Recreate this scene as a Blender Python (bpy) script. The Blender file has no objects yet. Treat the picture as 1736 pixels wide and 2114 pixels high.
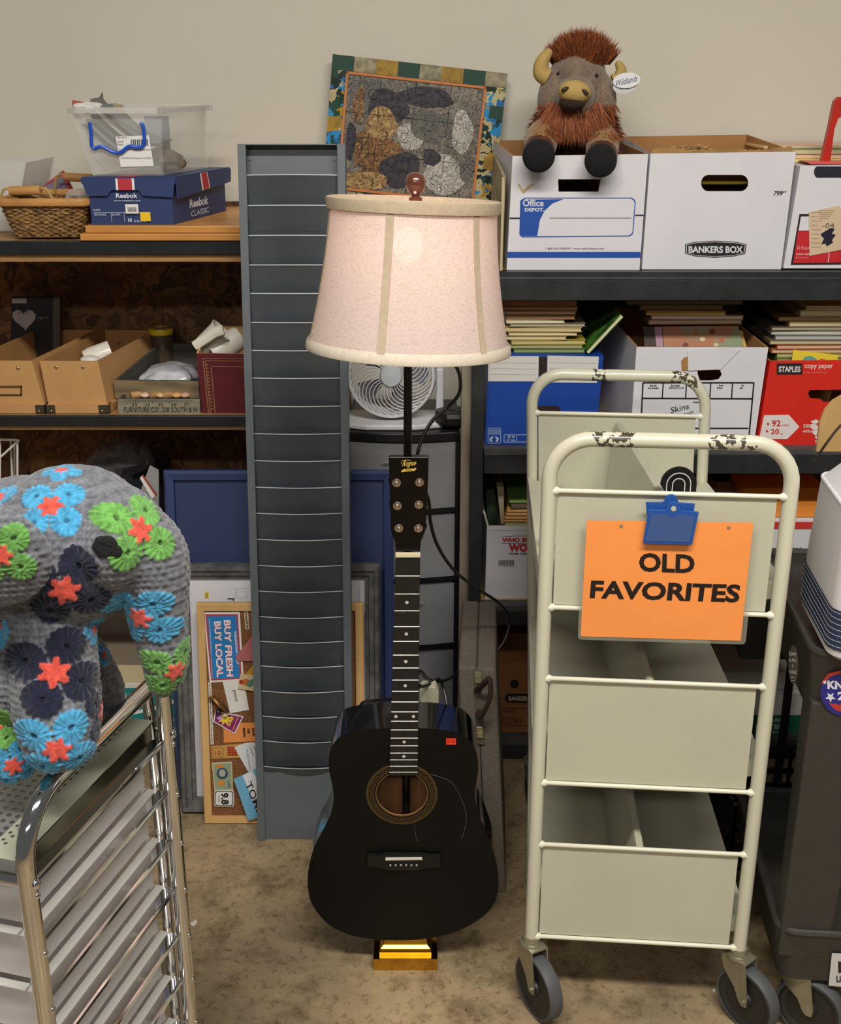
import bpy, bmesh, math, random
from mathutils import Vector, Matrix, noise as mnoise
from mathutils.bvhtree import BVHTree
random.seed(7)
R = math.radians
SC = bpy.context.scene
COL = SC.collection
# ---------------------------------------------------------------- camera, world, lights, exposure
F = 2450.0; PITCH = R(20); CH = 1.66          # focal length in pixels of the 1736x2114 frame, tilt, eye height
cd = bpy.data.cameras.new('camera'); cam = bpy.data.objects.new('camera', cd); COL.objects.link(cam)
cd.sensor_fit = 'VERTICAL'; cd.sensor_height = 24; cd.sensor_width = 24; cd.lens = F*24/2114
cd.clip_start = 0.05; cam.location = (0, 0, CH); cam.rotation_euler = (R(90)-PITCH, 0, 0)
SC.camera = cam
SC.view_settings.view_transform = 'Standard'; SC.view_settings.look = 'None'
SC.view_settings.gamma = 1; SC.view_settings.use_curve_mapping = False
SC.view_settings.exposure = 0.0
wd = bpy.data.worlds.new('room_ambience'); SC.world = wd; wd.use_nodes = True
wd.node_tree.nodes['Background'].inputs[0].default_value = (0.76, 0.75, 0.74, 1)
wd.node_tree.nodes['Background'].inputs[1].default_value = 0.13
def area(name, loc, tgt, sx, sy, w, col):
    l = bpy.data.lights.new(name, 'AREA'); l.shape = 'RECTANGLE'; l.size = sx; l.size_y = sy; l.energy = w; l.color = col
    o = bpy.data.objects.new(name, l); COL.objects.link(o); o.location = loc
    o.rotation_euler = (Vector(tgt)-Vector(loc)).to_track_quat('-Z', 'Y').to_euler(); return o
area('ceiling_light_front', (0.3, 0.25, 3.3), (0.3, 0.30, 0), 2.4, 0.28, 134, (1, .955, .88))
area('ceiling_light_rear', (-0.4, -2.2, 3.3), (-0.4, -1.9, 0), 2.6, 0.3, 66, (1, .955, .89))

# ---------------------------------------------------------------- pixels to places
CS, SN = math.cos(PITCH), math.sin(PITCH)
def ray(px, py):
    a = (px-868)/F; v = (py-1057)/F
    return Vector((a, CS-v*SN, -(SN+v*CS)))
def P(px, py, Y):
    d = ray(px, py); return Vector((0, 0, CH))+d*(Y/d.y)
def G(px, py, z=0.0):
    d = ray(px, py); return Vector((0, 0, CH))+d*((z-CH)/d.z)
class Pl:
    def __init__(s, O, X, V):
        s.O = Vector(O); s.X = Vector(X).normalized(); s.V = Vector(V).normalized(); s.N = s.X.cross(s.V)
        s.T = Matrix(((s.X.x, s.V.x, s.N.x, s.O.x), (s.X.y, s.V.y, s.N.y, s.O.y), (s.X.z, s.V.z, s.N.z, s.O.z), (0, 0, 0, 1)))
    def w(s, px, py):
        d = ray(px, py); C = Vector((0, 0, CH)); return C+d*((s.O-C).dot(s.N)/d.dot(s.N))
    def uv(s, px, py):
        p = s.w(px, py)-s.O; return (p.dot(s.X), p.dot(s.V))
def VP(Y): return Pl((0, Y, 0), (1, 0, 0), (0, 0, 1))
def LP(Yb, Yt, zt): return Pl((0, Yb, 0), (1, 0, 0), (0, Yt-Yb, zt))

# ---------------------------------------------------------------- materials
def lin(c):
    if isinstance(c, str):
        c = tuple(int(c[i:i+2], 16)/255 for i in (0, 2, 4))
    return tuple(((x/12.92) if x <= .04045 else ((x+.055)/1.055)**2.4) for x in c)
MC = {}
def mat(name, c, rough=.5, metal=0, var=0.0, scale=20, bump=0.0, bscale=None, c2=None, spec=.5, alpha=None, trans=0, coat=0, stretch=None, detail=6, emit=None, lo=.35, hi=.65):
    if name in MC: return MC[name]
    m = bpy.data.materials.new(name); m.use_nodes = True; nt = m.node_tree; b = nt.nodes['Principled BSDF']
    L = lin(c); b.inputs['Base Color'].default_value = (*L, 1)
    b.inputs['Roughness'].default_value = rough; b.inputs['Metallic'].default_value = metal
    b.inputs['Specular IOR Level'].default_value = spec
    if coat: b.inputs['Coat Weight'].default_value = coat; b.inputs['Coat Roughness'].default_value = .08
    if trans: b.inputs['Transmission Weight'].default_value = trans
    if alpha is not None: b.inputs['Alpha'].default_value = alpha
    if emit: b.inputs['Emission Color'].default_value = (*lin(emit[0]), 1); b.inputs['Emission Strength'].default_value = emit[1]
    if var or bump or c2:
        tc = nt.nodes.new('ShaderNodeTexCoord'); mp = nt.nodes.new('ShaderNodeMapping')
        nt.links.new(tc.outputs['Object'], mp.inputs[0])
        if stretch: mp.inputs['Scale'].default_value = stretch
    if var or c2:
        n = nt.nodes.new('ShaderNodeTexNoise'); n.inputs['Scale'].default_value = scale; n.inputs['Detail'].default_value = detail
        nt.links.new(mp.outputs[0], n.inputs['Vector'])
        r = nt.nodes.new('ShaderNodeValToRGB'); nt.links.new(n.outputs['Fac'], r.inputs[0])
        r.color_ramp.elements[0].position = lo; r.color_ramp.elements[1].position = hi
        A = lin(c2) if c2 else tuple(max(0, x*(1-var)) for x in L)
        B = L if c2 else tuple(min(1, x*(1+var)) for x in L)
        r.color_ramp.elements[0].color = (*A, 1); r.color_ramp.elements[1].color = (*B, 1)
        nt.links.new(r.outputs[0], b.inputs['Base Color'])
    if bump:
        n2 = nt.nodes.new('ShaderNodeTexNoise'); n2.inputs['Scale'].default_value = bscale or scale; n2.inputs['Detail'].default_value = 5
        nt.links.new(mp.outputs[0], n2.inputs['Vector'])
        bp = nt.nodes.new('ShaderNodeBump'); bp.inputs['Strength'].default_value = bump; bp.inputs['Distance'].default_value = .004
        nt.links.new(n2.outputs['Fac'], bp.inputs['Height']); nt.links.new(bp.outputs[0], b.inputs['Normal'])
    MC[name] = m; return m
def C(c, rough=.6): return mat('paint_'+c+str(int(rough*10)), c, rough)

# ---------------------------------------------------------------- mesh builder (world coordinates, optional frame T)
class M:
    def __init__(s, T=None): s.bm = bmesh.new(); s.T = T
    def vs(s, pts):
        return [s.bm.verts.new((s.T @ Vector(p)) if s.T is not None else Vector(p)) for p in pts]
    def f(s, vl, mi=0):
        try: fc = s.bm.faces.new(vl); fc.material_index = mi; return fc
        except ValueError: return None
    def prism(s, pts, z0, z1, mi=0, mi_side=None):
        a = s.vs([(p[0], p[1], z0) for p in pts]); b = s.vs([(p[0], p[1], z1) for p in pts]); n = len(pts)
        ms = mi if mi_side is None else mi_side
        s.f(list(reversed(a)), ms); s.f(b, mi)
        for i in range(n): s.f([a[i], a[(i+1) % n], b[(i+1) % n], b[i]], ms)
        return s
    def hexa(s, p, mi=0):      # p: 4 bottom (ccw) + 4 top
        v = s.vs(p)
        for q in ((3, 2, 1, 0), (4, 5, 6, 7), (0, 1, 5, 4), (1, 2, 6, 5), (2, 3, 7, 6), (3, 0, 4, 7)): s.f([v[i] for i in q], mi)
        return s
    def box(s, x0, x1, y0, y1, z0, z1, mi=0):
        return s.hexa([(x0, y0, z0), (x1, y0, z0), (x1, y1, z0), (x0, y1, z0), (x0, y0, z1), (x1, y0, z1), (x1, y1, z1), (x0, y1, z1)], mi)
    def tube(s, pts, r, seg=10, closed=False, mi=0, cap=True, flat=1.0):
        pts = [Vector(p) for p in pts]; n = len(pts); rr = r if isinstance(r, (list, tuple)) else [r]*n
        tan = []
        for i in range(n):
            a = pts[(i-1) % n] if (closed or i > 0) else pts[i]; b = pts[(i+1) % n] if (closed or i < n-1) else pts[i]
            tan.append((b-a).normalized())
        up = Vector((0, 0, 1)) if abs(tan[0].z) < .9 else Vector((1, 0, 0))
        x = tan[0].cross(up).normalized(); rings = []
        for i in range(n):
            x = (x-tan[i]*x.dot(tan[i])).normalized(); y = tan[i].cross(x)
            rings.append(s.vs([pts[i]+(x*math.cos(t)+y*math.sin(t)*flat)*rr[i] for t in [2*math.pi*k/seg for k in range(seg)]]))
        for i in range(n if closed else n-1):
            a = rings[i]; b = rings[(i+1) % n]
            for k in range(seg): s.f([a[k], a[(k+1) % seg], b[(k+1) % seg], b[k]], mi)
        if cap and not closed: s.f(list(reversed(rings[0])), mi); s.f(rings[-1], mi)
        return s
    def cyl(s, a, b, r, r2=None, seg=16, mi=0): return s.tube([a, b], [r, r if r2 is None else r2], seg, mi=mi)
    def lathe(s, prof, c=(0, 0, 0), A=None, seg=32, mi=0, close=False):
        A = A or Matrix(); c = Vector(c); rings = []
        for r, z in prof: rings.append(s.vs([c+(A @ Vector((r*math.cos(t), r*math.sin(t), z))) for t in [2*math.pi*k/seg for k in range(seg)]]))
        pairs = list(zip(rings[:-1], rings[1:]))
        if close: pairs.append((rings[-1], rings[0]))
        for a, b in pairs:
            for k in range(seg): s.f([a[k], a[(k+1) % seg], b[(k+1) % seg], b[k]], mi)
        if not close:
            if prof[0][0] > 1e-5: s.f(list(reversed(rings[0])), mi)
            if prof[-1][0] > 1e-5: s.f(rings[-1], mi)
        return s
    def ell(s, c, r, A=None, seg=20, mi=0):
        A = A or Matrix(); c = Vector(c); n = seg//2; rings = []
        for i in range(1, n):
            ph = math.pi*i/n
            rings.append(s.vs([c+(A @ Vector((r[0]*math.sin(ph)*math.cos(t), r[1]*math.sin(ph)*math.sin(t), -r[2]*math.cos(ph)))) for t in [2*math.pi*k/seg for k in range(seg)]]))
        bot = s.vs([c+(A @ Vector((0, 0, -r[2])))])[0]; top = s.vs([c+(A @ Vector((0, 0, r[2])))])[0]
        for a, b in zip(rings[:-1], rings[1:]):
            for k in range(seg): s.f([a[k], a[(k+1) % seg], b[(k+1) % seg], b[k]], mi)
        for k in range(seg):
            s.f([bot, rings[0][(k+1) % seg], rings[0][k]], mi); s.f([top, rings[-1][k], rings[-1][(k+1) % seg]], mi)
        return s
    def card(s, pl, pxs, o0, o1, mi=0):      # prism on a plane from pixel corners
        s.T = pl.T; s.prism([pl.uv(*p) for p in pxs], o0, o1, mi); s.T = None; return s
    def rect(s, pl, x0, y0, x1, y1, o0, o1, mi=0):
        return s.card(pl, [(x0, y1), (x1, y1), (x1, y0), (x0, y0)], o0, o1, mi)
    def text(s, pl, txt, bl, br, tl, off=.0006, th=.0004, mi=0, bold=0.0, shear=0.0):
        cu = bpy.data.curves.new('t', 'FONT'); cu.body = txt; cu.size = 1; cu.offset = bold; cu.shear = shear; cu.resolution_u = 3
        ob = bpy.data.objects.new('t', cu); COL.objects.link(ob); dg = bpy.context.evaluated_depsgraph_get(); dg.update()
        me = bpy.data.meshes.new_from_object(ob.evaluated_get(dg)); bpy.data.objects.remove(ob); bpy.data.curves.remove(cu)
        if not len(me.vertices): return s
        xs = [v.co.x for v in me.vertices]; ys = [v.co.y for v in me.vertices]; x0, x1, y0, y1 = min(xs), max(xs), min(ys), max(ys)
        B = Vector(pl.uv(*bl)); E = Vector(pl.uv(*br)); U = Vector(pl.uv(*tl))
        s.T = pl.T; n0 = len(s.bm.verts)
        def loc(v, z):
            a = (v.co.x-x0)/max(x1-x0, 1e-6); b = (v.co.y-y0)/max(y1-y0, 1e-6); q = B+(E-B)*a+(U-B)*b; return (q.x, q.y, z)
        top = s.vs([loc(v, off+th) for v in me.vertices])
        for p in me.polygons: s.f([top[i] for i in p.vertices], mi)
        bpy.data.meshes.remove(me); s.T = None; return s
    def txt(s, pl, t, x0, y0, x1, y1, off=.0006, **k): return s.text(pl, t, (x0, y1), (x1, y1), (x0, y0), off, **k)
    def mesh(s, name, mats, smooth=None, weld=False):
        if weld: bmesh.ops.remove_doubles(s.bm, verts=s.bm.verts, dist=1e-5)
        bmesh.ops.recalc_face_normals(s.bm, faces=[f for f in s.bm.faces if len(s.bm.faces) and f]) if smooth != 'raw' else None
        me = bpy.data.meshes.new(name); s.bm.to_mesh(me); s.bm.free()
        for m in (mats if isinstance(mats, (list, tuple)) else [mats]): me.materials.append(m)
        if smooth and smooth != 'raw':
            me.shade_smooth(); me.set_sharp_from_angle(angle=R(smooth if smooth is not True else 40))
        return me
    def obj(s, name, mats, parent=None, smooth=None, label=None, bevel=0, weld=False):
        me = s.mesh(name, mats, smooth, weld)
        return link(name, me, parent, label, bevel)
RT = {}
def link(name, me, parent=None, label=None, bevel=0):
    o = bpy.data.objects.new(name, me); COL.objects.link(o)
    if parent is not None:
        o.parent = parent; Mx = RT[parent.name]; me.transform(Mx.inverted()); RT[o.name] = Mx
    else:
        co = [v.co for v in me.vertices]
        c = Vector(((min(v.x for v in co)+max(v.x for v in co))/2, (min(v.y for v in co)+max(v.y for v in co))/2, min(v.z for v in co)))
        me.transform(Matrix.Translation(-c)); o.location = c; RT[o.name] = Matrix.Translation(c)
    if label: o['label'] = label
    if bevel:
        b = o.modifiers.new('bevel', 'BEVEL'); b.width = bevel; b.segments = 2; b.limit_method = 'ANGLE'
    return o
def tag(o, label, cat, group=None):
    o['label'] = label; o['category'] = cat
    if group: o['group'] = group
    return o
def thing(name, label, cat, loc, group=None, rz=0):
    o = bpy.data.objects.new(name, None); COL.objects.link(o); o.empty_display_size = .02
    o.location = loc; o.rotation_euler = (0, 0, rz); RT[o.name] = Matrix.Translation(Vector(loc)) @ Matrix.Rotation(rz, 4, 'Z')
    return tag(o, label, cat, group)
def struct(o): o['kind'] = 'structure'; return o
def cut(o, cm):
    me = bpy.data.meshes.new('c'); bmesh.ops.recalc_face_normals(cm.bm, faces=cm.bm.faces); cm.bm.to_mesh(me); cm.bm.free()
    inv = RT[o.name].inverted(); me.transform(inv)
    c = bpy.data.objects.new('c', me); COL.objects.link(c)
    o2 = bpy.data.objects.new('o2', o.data); COL.objects.link(o2)
    md = o2.modifiers.new('b', 'BOOLEAN'); md.operation = 'DIFFERENCE'; md.object = c; md.solver = 'EXACT'
    dg = bpy.context.evaluated_depsgraph_get(); dg.update()
    nm = bpy.data.meshes.new_from_object(o2.evaluated_get(dg)); old = o.data; nmn = old.name
    if len(nm.vertices) > 8:
        o.data = nm; nm.name = nmn
    bpy.data.objects.remove(c); bpy.data.objects.remove(o2)
def stadium(x0, y0, x1, y1, r=None, n=6):
    r = min((x1-x0)/2, (y1-y0)/2) if r is None else r; pts = []
    for cx, cy, a in ((x1-r, y0+r, -90), (x1-r, y1-r, 0), (x0+r, y1-r, 90), (x0+r, y0+r, 180)):
        for k in range(n+1): t = R(a+90*k/n); pts.append((cx+r*math.cos(t), cy+r*math.sin(t)))
    return pts
def spl(pts, n=8, closed=False):   # catmull-rom
    pts = [Vector(p) for p in pts]; out = []; N = len(pts); rng = N if closed else N-1
    for i in range(rng):
        g = (lambda j: pts[j % N]) if closed else (lambda j: pts[max(0, min(N-1, j))])
        a, b, c, d = g(i-1), g(i), g(i+1), g(i+2)
        for k in range(n):
            t = k/n; out.append(.5*((2*b)+(c-a)*t+(2*a-5*b+4*c-d)*t*t+(3*b-a-3*c+d)*t**3))
    if not closed: out.append(pts[-1])
    return out
# open-topped or closed carton given by the four front corners in pixels on the plane Y
def carton(name, label, cat, Y, TL, TR, BL, BR, depth, out, inn, t=.004, dx=0, lift=0, closed=False, hole=None, group=None, part='body', grow=1.0, plastic=False):
    pl = VP(Y); f = [pl.w(*p) for p in (BL, BR, TR, TL)]
    zb = (f[0].z+f[1].z)/2; f[0].z = f[1].z = zb
    cx = (f[0].x+f[1].x)/2
    base = Vector((cx+dx/2, Y+depth/2, zb))
    r = thing(name, label, cat, base, group)
    def bk(p, up): return Vector((cx+(p.x-cx)*grow+dx, Y+depth, p.z+(lift if up else 0)))
    b = [bk(f[0], 0), bk(f[1], 0), bk(f[2], 1), bk(f[3], 1)]
    m = M()
    o = m.vs([f[0], f[1], b[1], b[0], f[3], f[2], b[2], b[3]])
    for q in ((3, 2, 1, 0), (0, 1, 5, 4), (1, 2, 6, 5), (2, 3, 7, 6), (3, 0, 4, 7)): m.f([o[i] for i in q], 0)
    if closed: m.f([o[i] for i in (4, 5, 6, 7)], 0)
    else:
        def ins(p, sx, sy, sz): return (p.x+sx*t, p.y+sy*t, p.z+sz*t)
        n = m.vs([ins(f[0], 1, 1, 1), ins(f[1], -1, 1, 1), ins(b[1], -1, -1, 1), ins(b[0], 1, -1, 1), ins(f[3], 1, 1, 0), ins(f[2], -1, 1, 0), ins(b[2], -1, -1, 0), ins(b[3], 1, -1, 0)])
        for q in ((0, 1, 2, 3), (4, 5, 1, 0), (5, 6, 2, 1), (6, 7, 3, 2), (7, 4, 0, 3)): m.f([n[i] for i in q], 1)
        for i in range(4):
            j = (i+1) % 4; m.f([o[4+i], o[4+j], n[4+j], n[4+i]], 1)
    ob = m.obj(part, [out, inn], r)
    if hole and not closed:
        c = M(pl.T); u = [pl.uv(*p) for p in hole]; c.prism(u, -.02, .02); cut(ob, c)
    return r, pl
# ---------------------------------------------------------------- room
wallm = mat('wall_paint', 'd6d0c0', .85, var=.02, scale=3, bump=.08, bscale=250)
def floor_mat():
    m = bpy.data.materials.new('concrete_floor'); m.use_nodes = True; nt = m.node_tree; b = nt.nodes['Principled BSDF']
    tc = nt.nodes.new('ShaderNodeTexCoord')
    def nz(sc, det, lo, hi, ca, cb):
        n = nt.nodes.new('ShaderNodeTexNoise'); n.inputs['Scale'].default_value = sc; n.inputs['Detail'].default_value = det; n.inputs['Roughness'].default_value = .65
        nt.links.new(tc.outputs['Object'], n.inputs['Vector']); r = nt.nodes.new('ShaderNodeValToRGB'); nt.links.new(n.outputs['Fac'], r.inputs[0])
        r.color_ramp.elements[0].position = lo; r.color_ramp.elements[1].position = hi
        r.color_ramp.elements[0].color = (*ca, 1); r.color_ramp.elements[1].color = (*cb, 1); return n, r
    n1, r1 = nz(3.0, 9, .30, .72, lin('6f624e'), lin('b39c76'))
    n2, r2 = nz(13, 10, .33, .50, (.42, .38, .34), (1, 1, 1))
    n3, r3 = nz(75, 9, .36, .47, (.55, .50, .44), (1.0, 1.0, 1.0))
    def mul(a, b_):
        x = nt.nodes.new('ShaderNodeMix'); x.data_type = 'RGBA'; x.blend_type = 'MULTIPLY'; x.inputs[0].default_value = .8
        nt.links.new(a, x.inputs[6]); nt.links.new(b_, x.inputs[7]); return x.outputs[2]
    nt.links.new(mul(mul(r1.outputs[0], r2.outputs[0]), r3.outputs[0]), b.inputs['Base Color'])
    b.inputs['Roughness'].default_value = .55
    bp = nt.nodes.new('ShaderNodeBump'); bp.inputs['Strength'].default_value = .25; bp.inputs['Distance'].default_value = .004
    nt.links.new(n2.outputs['Fac'], bp.inputs['Height']); nt.links.new(bp.outputs[0], b.inputs['Normal']); return m
struct(M().box(-3.5, 3.5, -3, 3.3, -.1, 0).obj('floor', floor_mat()))
struct(M().box(-3.5, 3.5, 3.12, 3.3, 0, 3.4).obj('wall_back', wallm))
# OSB
def osb():
    m = bpy.data.materials.new('oriented_strand_board'); m.use_nodes = True; nt = m.node_tree; b = nt.nodes['Principled BSDF']
    tc = nt.nodes.new('ShaderNodeTexCoord'); nn = nt.nodes.new('ShaderNodeTexNoise'); nn.inputs['Scale'].default_value = 9
    nt.links.new(tc.outputs['Object'], nn.inputs['Vector'])
    mx = nt.nodes.new('ShaderNodeMix'); mx.data_type = 'RGBA'; mx.inputs[0].default_value = .35
    nt.links.new(tc.outputs['Object'], mx.inputs[6]); nt.links.new(nn.outputs['Color'], mx.inputs[7])
    v = nt.nodes.new('ShaderNodeTexVoronoi'); v.inputs['Scale'].default_value = 34; v.inputs['Randomness'].default_value = 1
    mq = nt.nodes.new('ShaderNodeMapping'); mq.inputs['Scale'].default_value = (1.6, 1, .55); nt.links.new(mx.outputs[2], mq.inputs[0]); nt.links.new(mq.outputs[0], v.inputs['Vector'])
    sp = nt.nodes.new('ShaderNodeSeparateColor'); nt.links.new(v.outputs['Color'], sp.inputs[0])
    r = nt.nodes.new('ShaderNodeValToRGB'); nt.links.new(sp.outputs[0], r.inputs[0]); e = r.color_ramp.elements
    e[0].color = (*lin('5a3c22'), 1); e[1].color = (*lin('8a6238'), 1); x = e.new(.5); x.color = (*lin('6e4b2b'), 1)
    x = e.new(.12); x.color = (*lin('4a3019'), 1)
    nt.links.new(r.outputs[0], b.inputs['Base Color']); b.inputs['Roughness'].default_value = .7; return m
OSB = osb()
plyw = mat('plywood', 'a27a4a', .6, var=.2, scale=8, stretch=(1, 6, 20))
pine = mat('pine_shelf', 'c79a5e', .5, var=.12, scale=6, stretch=(1, 8, 8))
blk = mat('black_scuffed_paint', '212326', .45, c2='2e3033', scale=14, bump=.1, bscale=60)
blk2 = mat('black_shelf_tape', '1d2023', .38, var=.15, scale=30, bump=.15, bscale=40)
# left shelving
YL = 2.64; YR = 2.70
r = thing('shelving_unit', 'left wooden shelving with black front edges and brown chipboard back', 'shelf', (-.9, 2.85, 0))
M().box(-1.75, -.185, 3.075, 3.09, 0, 1.372).obj('back_panel', OSB, r)
for zt, hb, hw in ((1.33, .030, .016), (.936, .026, .010), (.545, .03, .01), (.095, .03, .012)):
    b = M().box(-1.75, -.19, YL+.006, 3.075, zt-hb-hw, zt-.001).obj('shelf_board', plyw, r)
    M().box(-1.75, -.19, YL-.004, YL+.006, zt-hb, zt).obj('edge_strip', blk2, b, bevel=.002)
for x in (-1.75, -.210): M().box(x, x+.025, 2.66, 3.06, 0, 1.32).obj('side_panel', plyw, r)
# right shelving
r = thing('shelving_unit', 'right black wooden shelving with thick beams holding paper cartons', 'shelf', (.95, 2.9, 0))
for zt, hb in ((1.256, .052), (.842, .050), (.436, .040), (.055, .05)):
    b = M().box(.125, 1.75, YR+.02, 3.10, zt-.02, zt-.001).obj('shelf_board', pine, r)
    M().box(.125 if zt > 1 else .15, 1.75, YR-.018, YR+.02, zt-hb-.012, zt-.012).obj('front_beam', blk, b, bevel=.002)
    M().box(.125 if zt > 1 else .15, 1.75, YR-.018, YR+.02, zt-.012, zt).obj('edge_strip', mat('grey_worn_edge', '4c4c4b', .5, var=.2, scale=20) if zt < 1 else blk, b)
M().box(.118, .148, YR-.03, YR+.01, 0, 1.20).obj('post', blk, r, bevel=.002)
M().box(.096, .118, YR-.005, YR+.05, 0, 1.20).obj('side_stud', mat('grey_weathered_stud', '8c8170', .7, var=.15, scale=6, stretch=(8, 8, 1)), r)
M().box(.12, .15, 3.05, 3.10, 0, 1.20).obj('post', blk, r)
M().box(.125, 1.75, 3.10, 3.112, 0, 1.20).obj('back_panel', mat('dark_board', '2a2119', .8), r)
# ---------------------------------------------------------------- left shelf, top
white = C('e9e7e4', .6); navy = C('2b3a63', .5); goldc = C('b39454', .5); dark = C('15161a', .5)
m = M()
bw = mat('honey_wood_board', 'c68a45', .4, var=.12, scale=5, stretch=(1, 9, 9))
a = P(163, 470, 2.63); b_ = P(500, 472, 2.63)
o = M().box(a.x, -.20, 2.63, 3.06, 1.331, 1.346).box(a.x+.01, -.20, 2.64, 3.06, 1.3465, 1.362).obj('wooden_board', bw, bevel=.002)
tag(o, 'honey-coloured wooden board lying on the upper left shelf under the blue shoebox', 'board')
ZB = 1.3625
# shoebox
r = thing('shoebox', 'navy blue shoebox with red and white stripes lying on the wooden board', 'box', (-.63, 2.78, ZB))
A, B = P(190, 468, 2.655), P(358, 468, 2.655)
bl = mat('navy_card', '2a3a68', .5, var=.06, scale=6)
A2 = Vector((A.x, 2.655, ZB)); ux = Vector((1, .03, 0)).normalized(); uy = Vector((.24, 1, 0)).normalized()
w_, d_, h_ = (B.x-A.x), .30, .098
def fr(T0, x, y, z): return T0+ux*x+uy*y+Vector((0, 0, z))
def shear_box(mm, x0, x1, y0, y1, z0, z1, mi=0):
    c = [fr(A2, *q) for q in ((x0, y0, z0), (x1, y0, z0), (x1, y1, z0), (x0, y1, z0), (x0, y0, z1), (x1, y0, z1), (x1, y1, z1), (x0, y1, z1))]
    return mm.hexa(c, mi)
shear_box(M(), 0, w_, 0, d_, 0, h_).obj('body', [bl], r)
lid = shear_box(M(), -.012, w_+.012, -.004, d_+.006, h_-.012, h_+.003)
plf = Pl(fr(A2, 0, -.0045, 0), ux, (0, 0, 1)); plr = Pl(fr(A2, w_+.0122, 0, 0), uy, (0, 0, 1))
lid.T = plf.T
lid.prism([(-.012, h_), (-.002, h_-.036), (.042, h_-.036), (.052, h_-.024), (w_-.068, h_-.024), (w_-.06, h_-.036), (w_+.004, h_-.040), (w_+.012, h_)], 0, .003)
lid.T = plr.T; lid.prism([(-.004, h_), (-.002, h_-.043), (d_, h_-.030), (d_+.005, h_)], -.0005, .003); lid.T = None
lo = lid.obj('lid', [bl], r)
pm = M(); pm.T = plf.T
pm.prism([(.062, h_), (.062, h_-.024), (.102, h_-.024), (.102, h_)], .0005, .0035, 0)
pm.prism([(.067, h_), (.067, h_-.024), (.097, h_-.024), (.097, h_)], .0038, .0042, 1)
pm.T = plr.T
pm.prism([(.120, h_+.002), (.128, h_-.036), (.172, h_-.034), (.160, h_+.002)], .0035, .004, 0)
pm.prism([(.125, h_+.002), (.134, h_-.035), (.166, h_-.033), (.155, h_+.002)], .0042, .0046, 1)
pm.T = None
pm.obj('stripe', [white, C('b8303a')], lo)
tp = M()
for sx in (.062, ): tp.hexa([fr(A2, x, y, h_+.0032) for x, y in ((.062, 0), (.102, 0), (.102, d_), (.062, d_))]+[fr(A2, x, y, h_+.004) for x, y in ((.062, 0), (.102, 0), (.102, d_), (.062, d_))], 0)
tp.obj('stripe', [C('b8303a')], lo)
def tl(mm, pl, s, x0, z0, x1, z1, off=.0045, **k):
    # text at local plane coordinates
    class Q:  # tiny adapter
        T = pl.T
        @staticmethod
        def uv(a, b): return (a, b)
    return mm.text(Q, s, (x0, z0), (x1, z0), (x0, z1), off, **k)
lt = M()
tl(lt, plf, 'Reebok', .060, h_-.041, .106, h_-.031, off=.0006, bold=.02)
tl(lt, plf, 'www.reebok.com', .054, h_-.048, .112, h_-.044, off=.0006)
tl(lt, plf, 'CLASSIC', .008, .030, .024, .034, off=.0006)
tl(lt, plf, '10', .082, .006, .090, .014, off=.0006, bold=.03)
for i, t in enumerate(('42', '8.5', '27', 'US')): tl(lt, plf, t, .094+i*.007, .006, .099+i*.007, .010, off=.0006)
lt.T = plf.T
for q in ((.008, .026, .112, .0266), (.046, .006, .0466, .026), (.074, .006, .0746, .026)): lt.prism([(q[0], q[1]), (q[2], q[1]), (q[2], q[3]), (q[0], q[3])], .0006, .001)
lt.T = None
tl(lt, plf, 'MENS SIZE CLASSIC', .010, .020, .036, .024, off=.0006)
tl(lt, plf, 'BLK-WHITE', .048, .020, .066, .024, off=.0006)
tl(lt, plr, 'Reebok', .085, .026, .190, .045, off=-.0115, bold=.03, shear=.1)
tl(lt, plr, 'CLASSIC', .090, .007, .192, .019, off=-.0115, bold=.0)
lt.obj('lettering', C('dfe2ea'), r)
sm = M(plf.T); sm.prism([(.078, .024), (.106, .024), (.106, .044), (.078, .044)], .0004, .001, 0)
for k in range(12): sm.prism([(.083+k*.0016, .028), (.0837+k*.0016+(k % 3)*.0002, .028), (.0837+k*.0016, .038), (.083+k*.0016, .038)], .0012, .0015, 2)
sm.prism([(.109, .008), (.131, .008), (.131, .027), (.109, .027)], .0004, .001, 1)
sm.T = None; sm.obj('sticker', [white, C('f0c518'), dark], r)
# clear bin on shoebox
ZS = ZB+h_+.0045
clear = bpy.data.materials.new('clear_plastic'); clear.use_nodes = True
def clearmat(name, col, fac, rough=.15):
    if name in MC: return MC[name]
    m = bpy.data.materials.new(name); m.use_nodes = True; nt = m.node_tree; b = nt.nodes['Principled BSDF']; o = nt.nodes['Material Output']
    b.inputs['Base Color'].default_value = (*lin(col), 1); b.inputs['Roughness'].default_value = rough
    t = nt.nodes.new('ShaderNodeBsdfTransparent'); x = nt.nodes.new('ShaderNodeMixShader'); x.inputs[0].default_value = fac
    nt.links.new(t.outputs[0], x.inputs[1]); nt.links.new(b.outputs[0], x.inputs[2]); nt.links.new(x.outputs[0], o.inputs[0])
    MC[name] = m; return m
clr = clearmat('clear_plastic_bin', 'e2e0d8', .20); clr2 = clearmat('frosted_plastic', 'dedcd6', .45, .3); bag = clearmat('plastic_bag', 'dcdcdc', .3, .1)
bpy.data.materials.remove(clear)
r, pl = carton('storage_bin', 'clear plastic bin with a blue handle sitting on the shoebox', 'bin', 2.67, (148, 232), (334, 232), (192, 365), (338, 365), .24, clr, clr, t=.003, dx=.055, lift=.01)
r.location.z += 0
zb = r.location.z; dz = ZS-zb
r.location.z = ZS   # rest it on the lid
m = M(); 
p = [pl.w(142, 224), pl.w(340, 224), pl.w(340, 233), pl.w(142, 233)]
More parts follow.
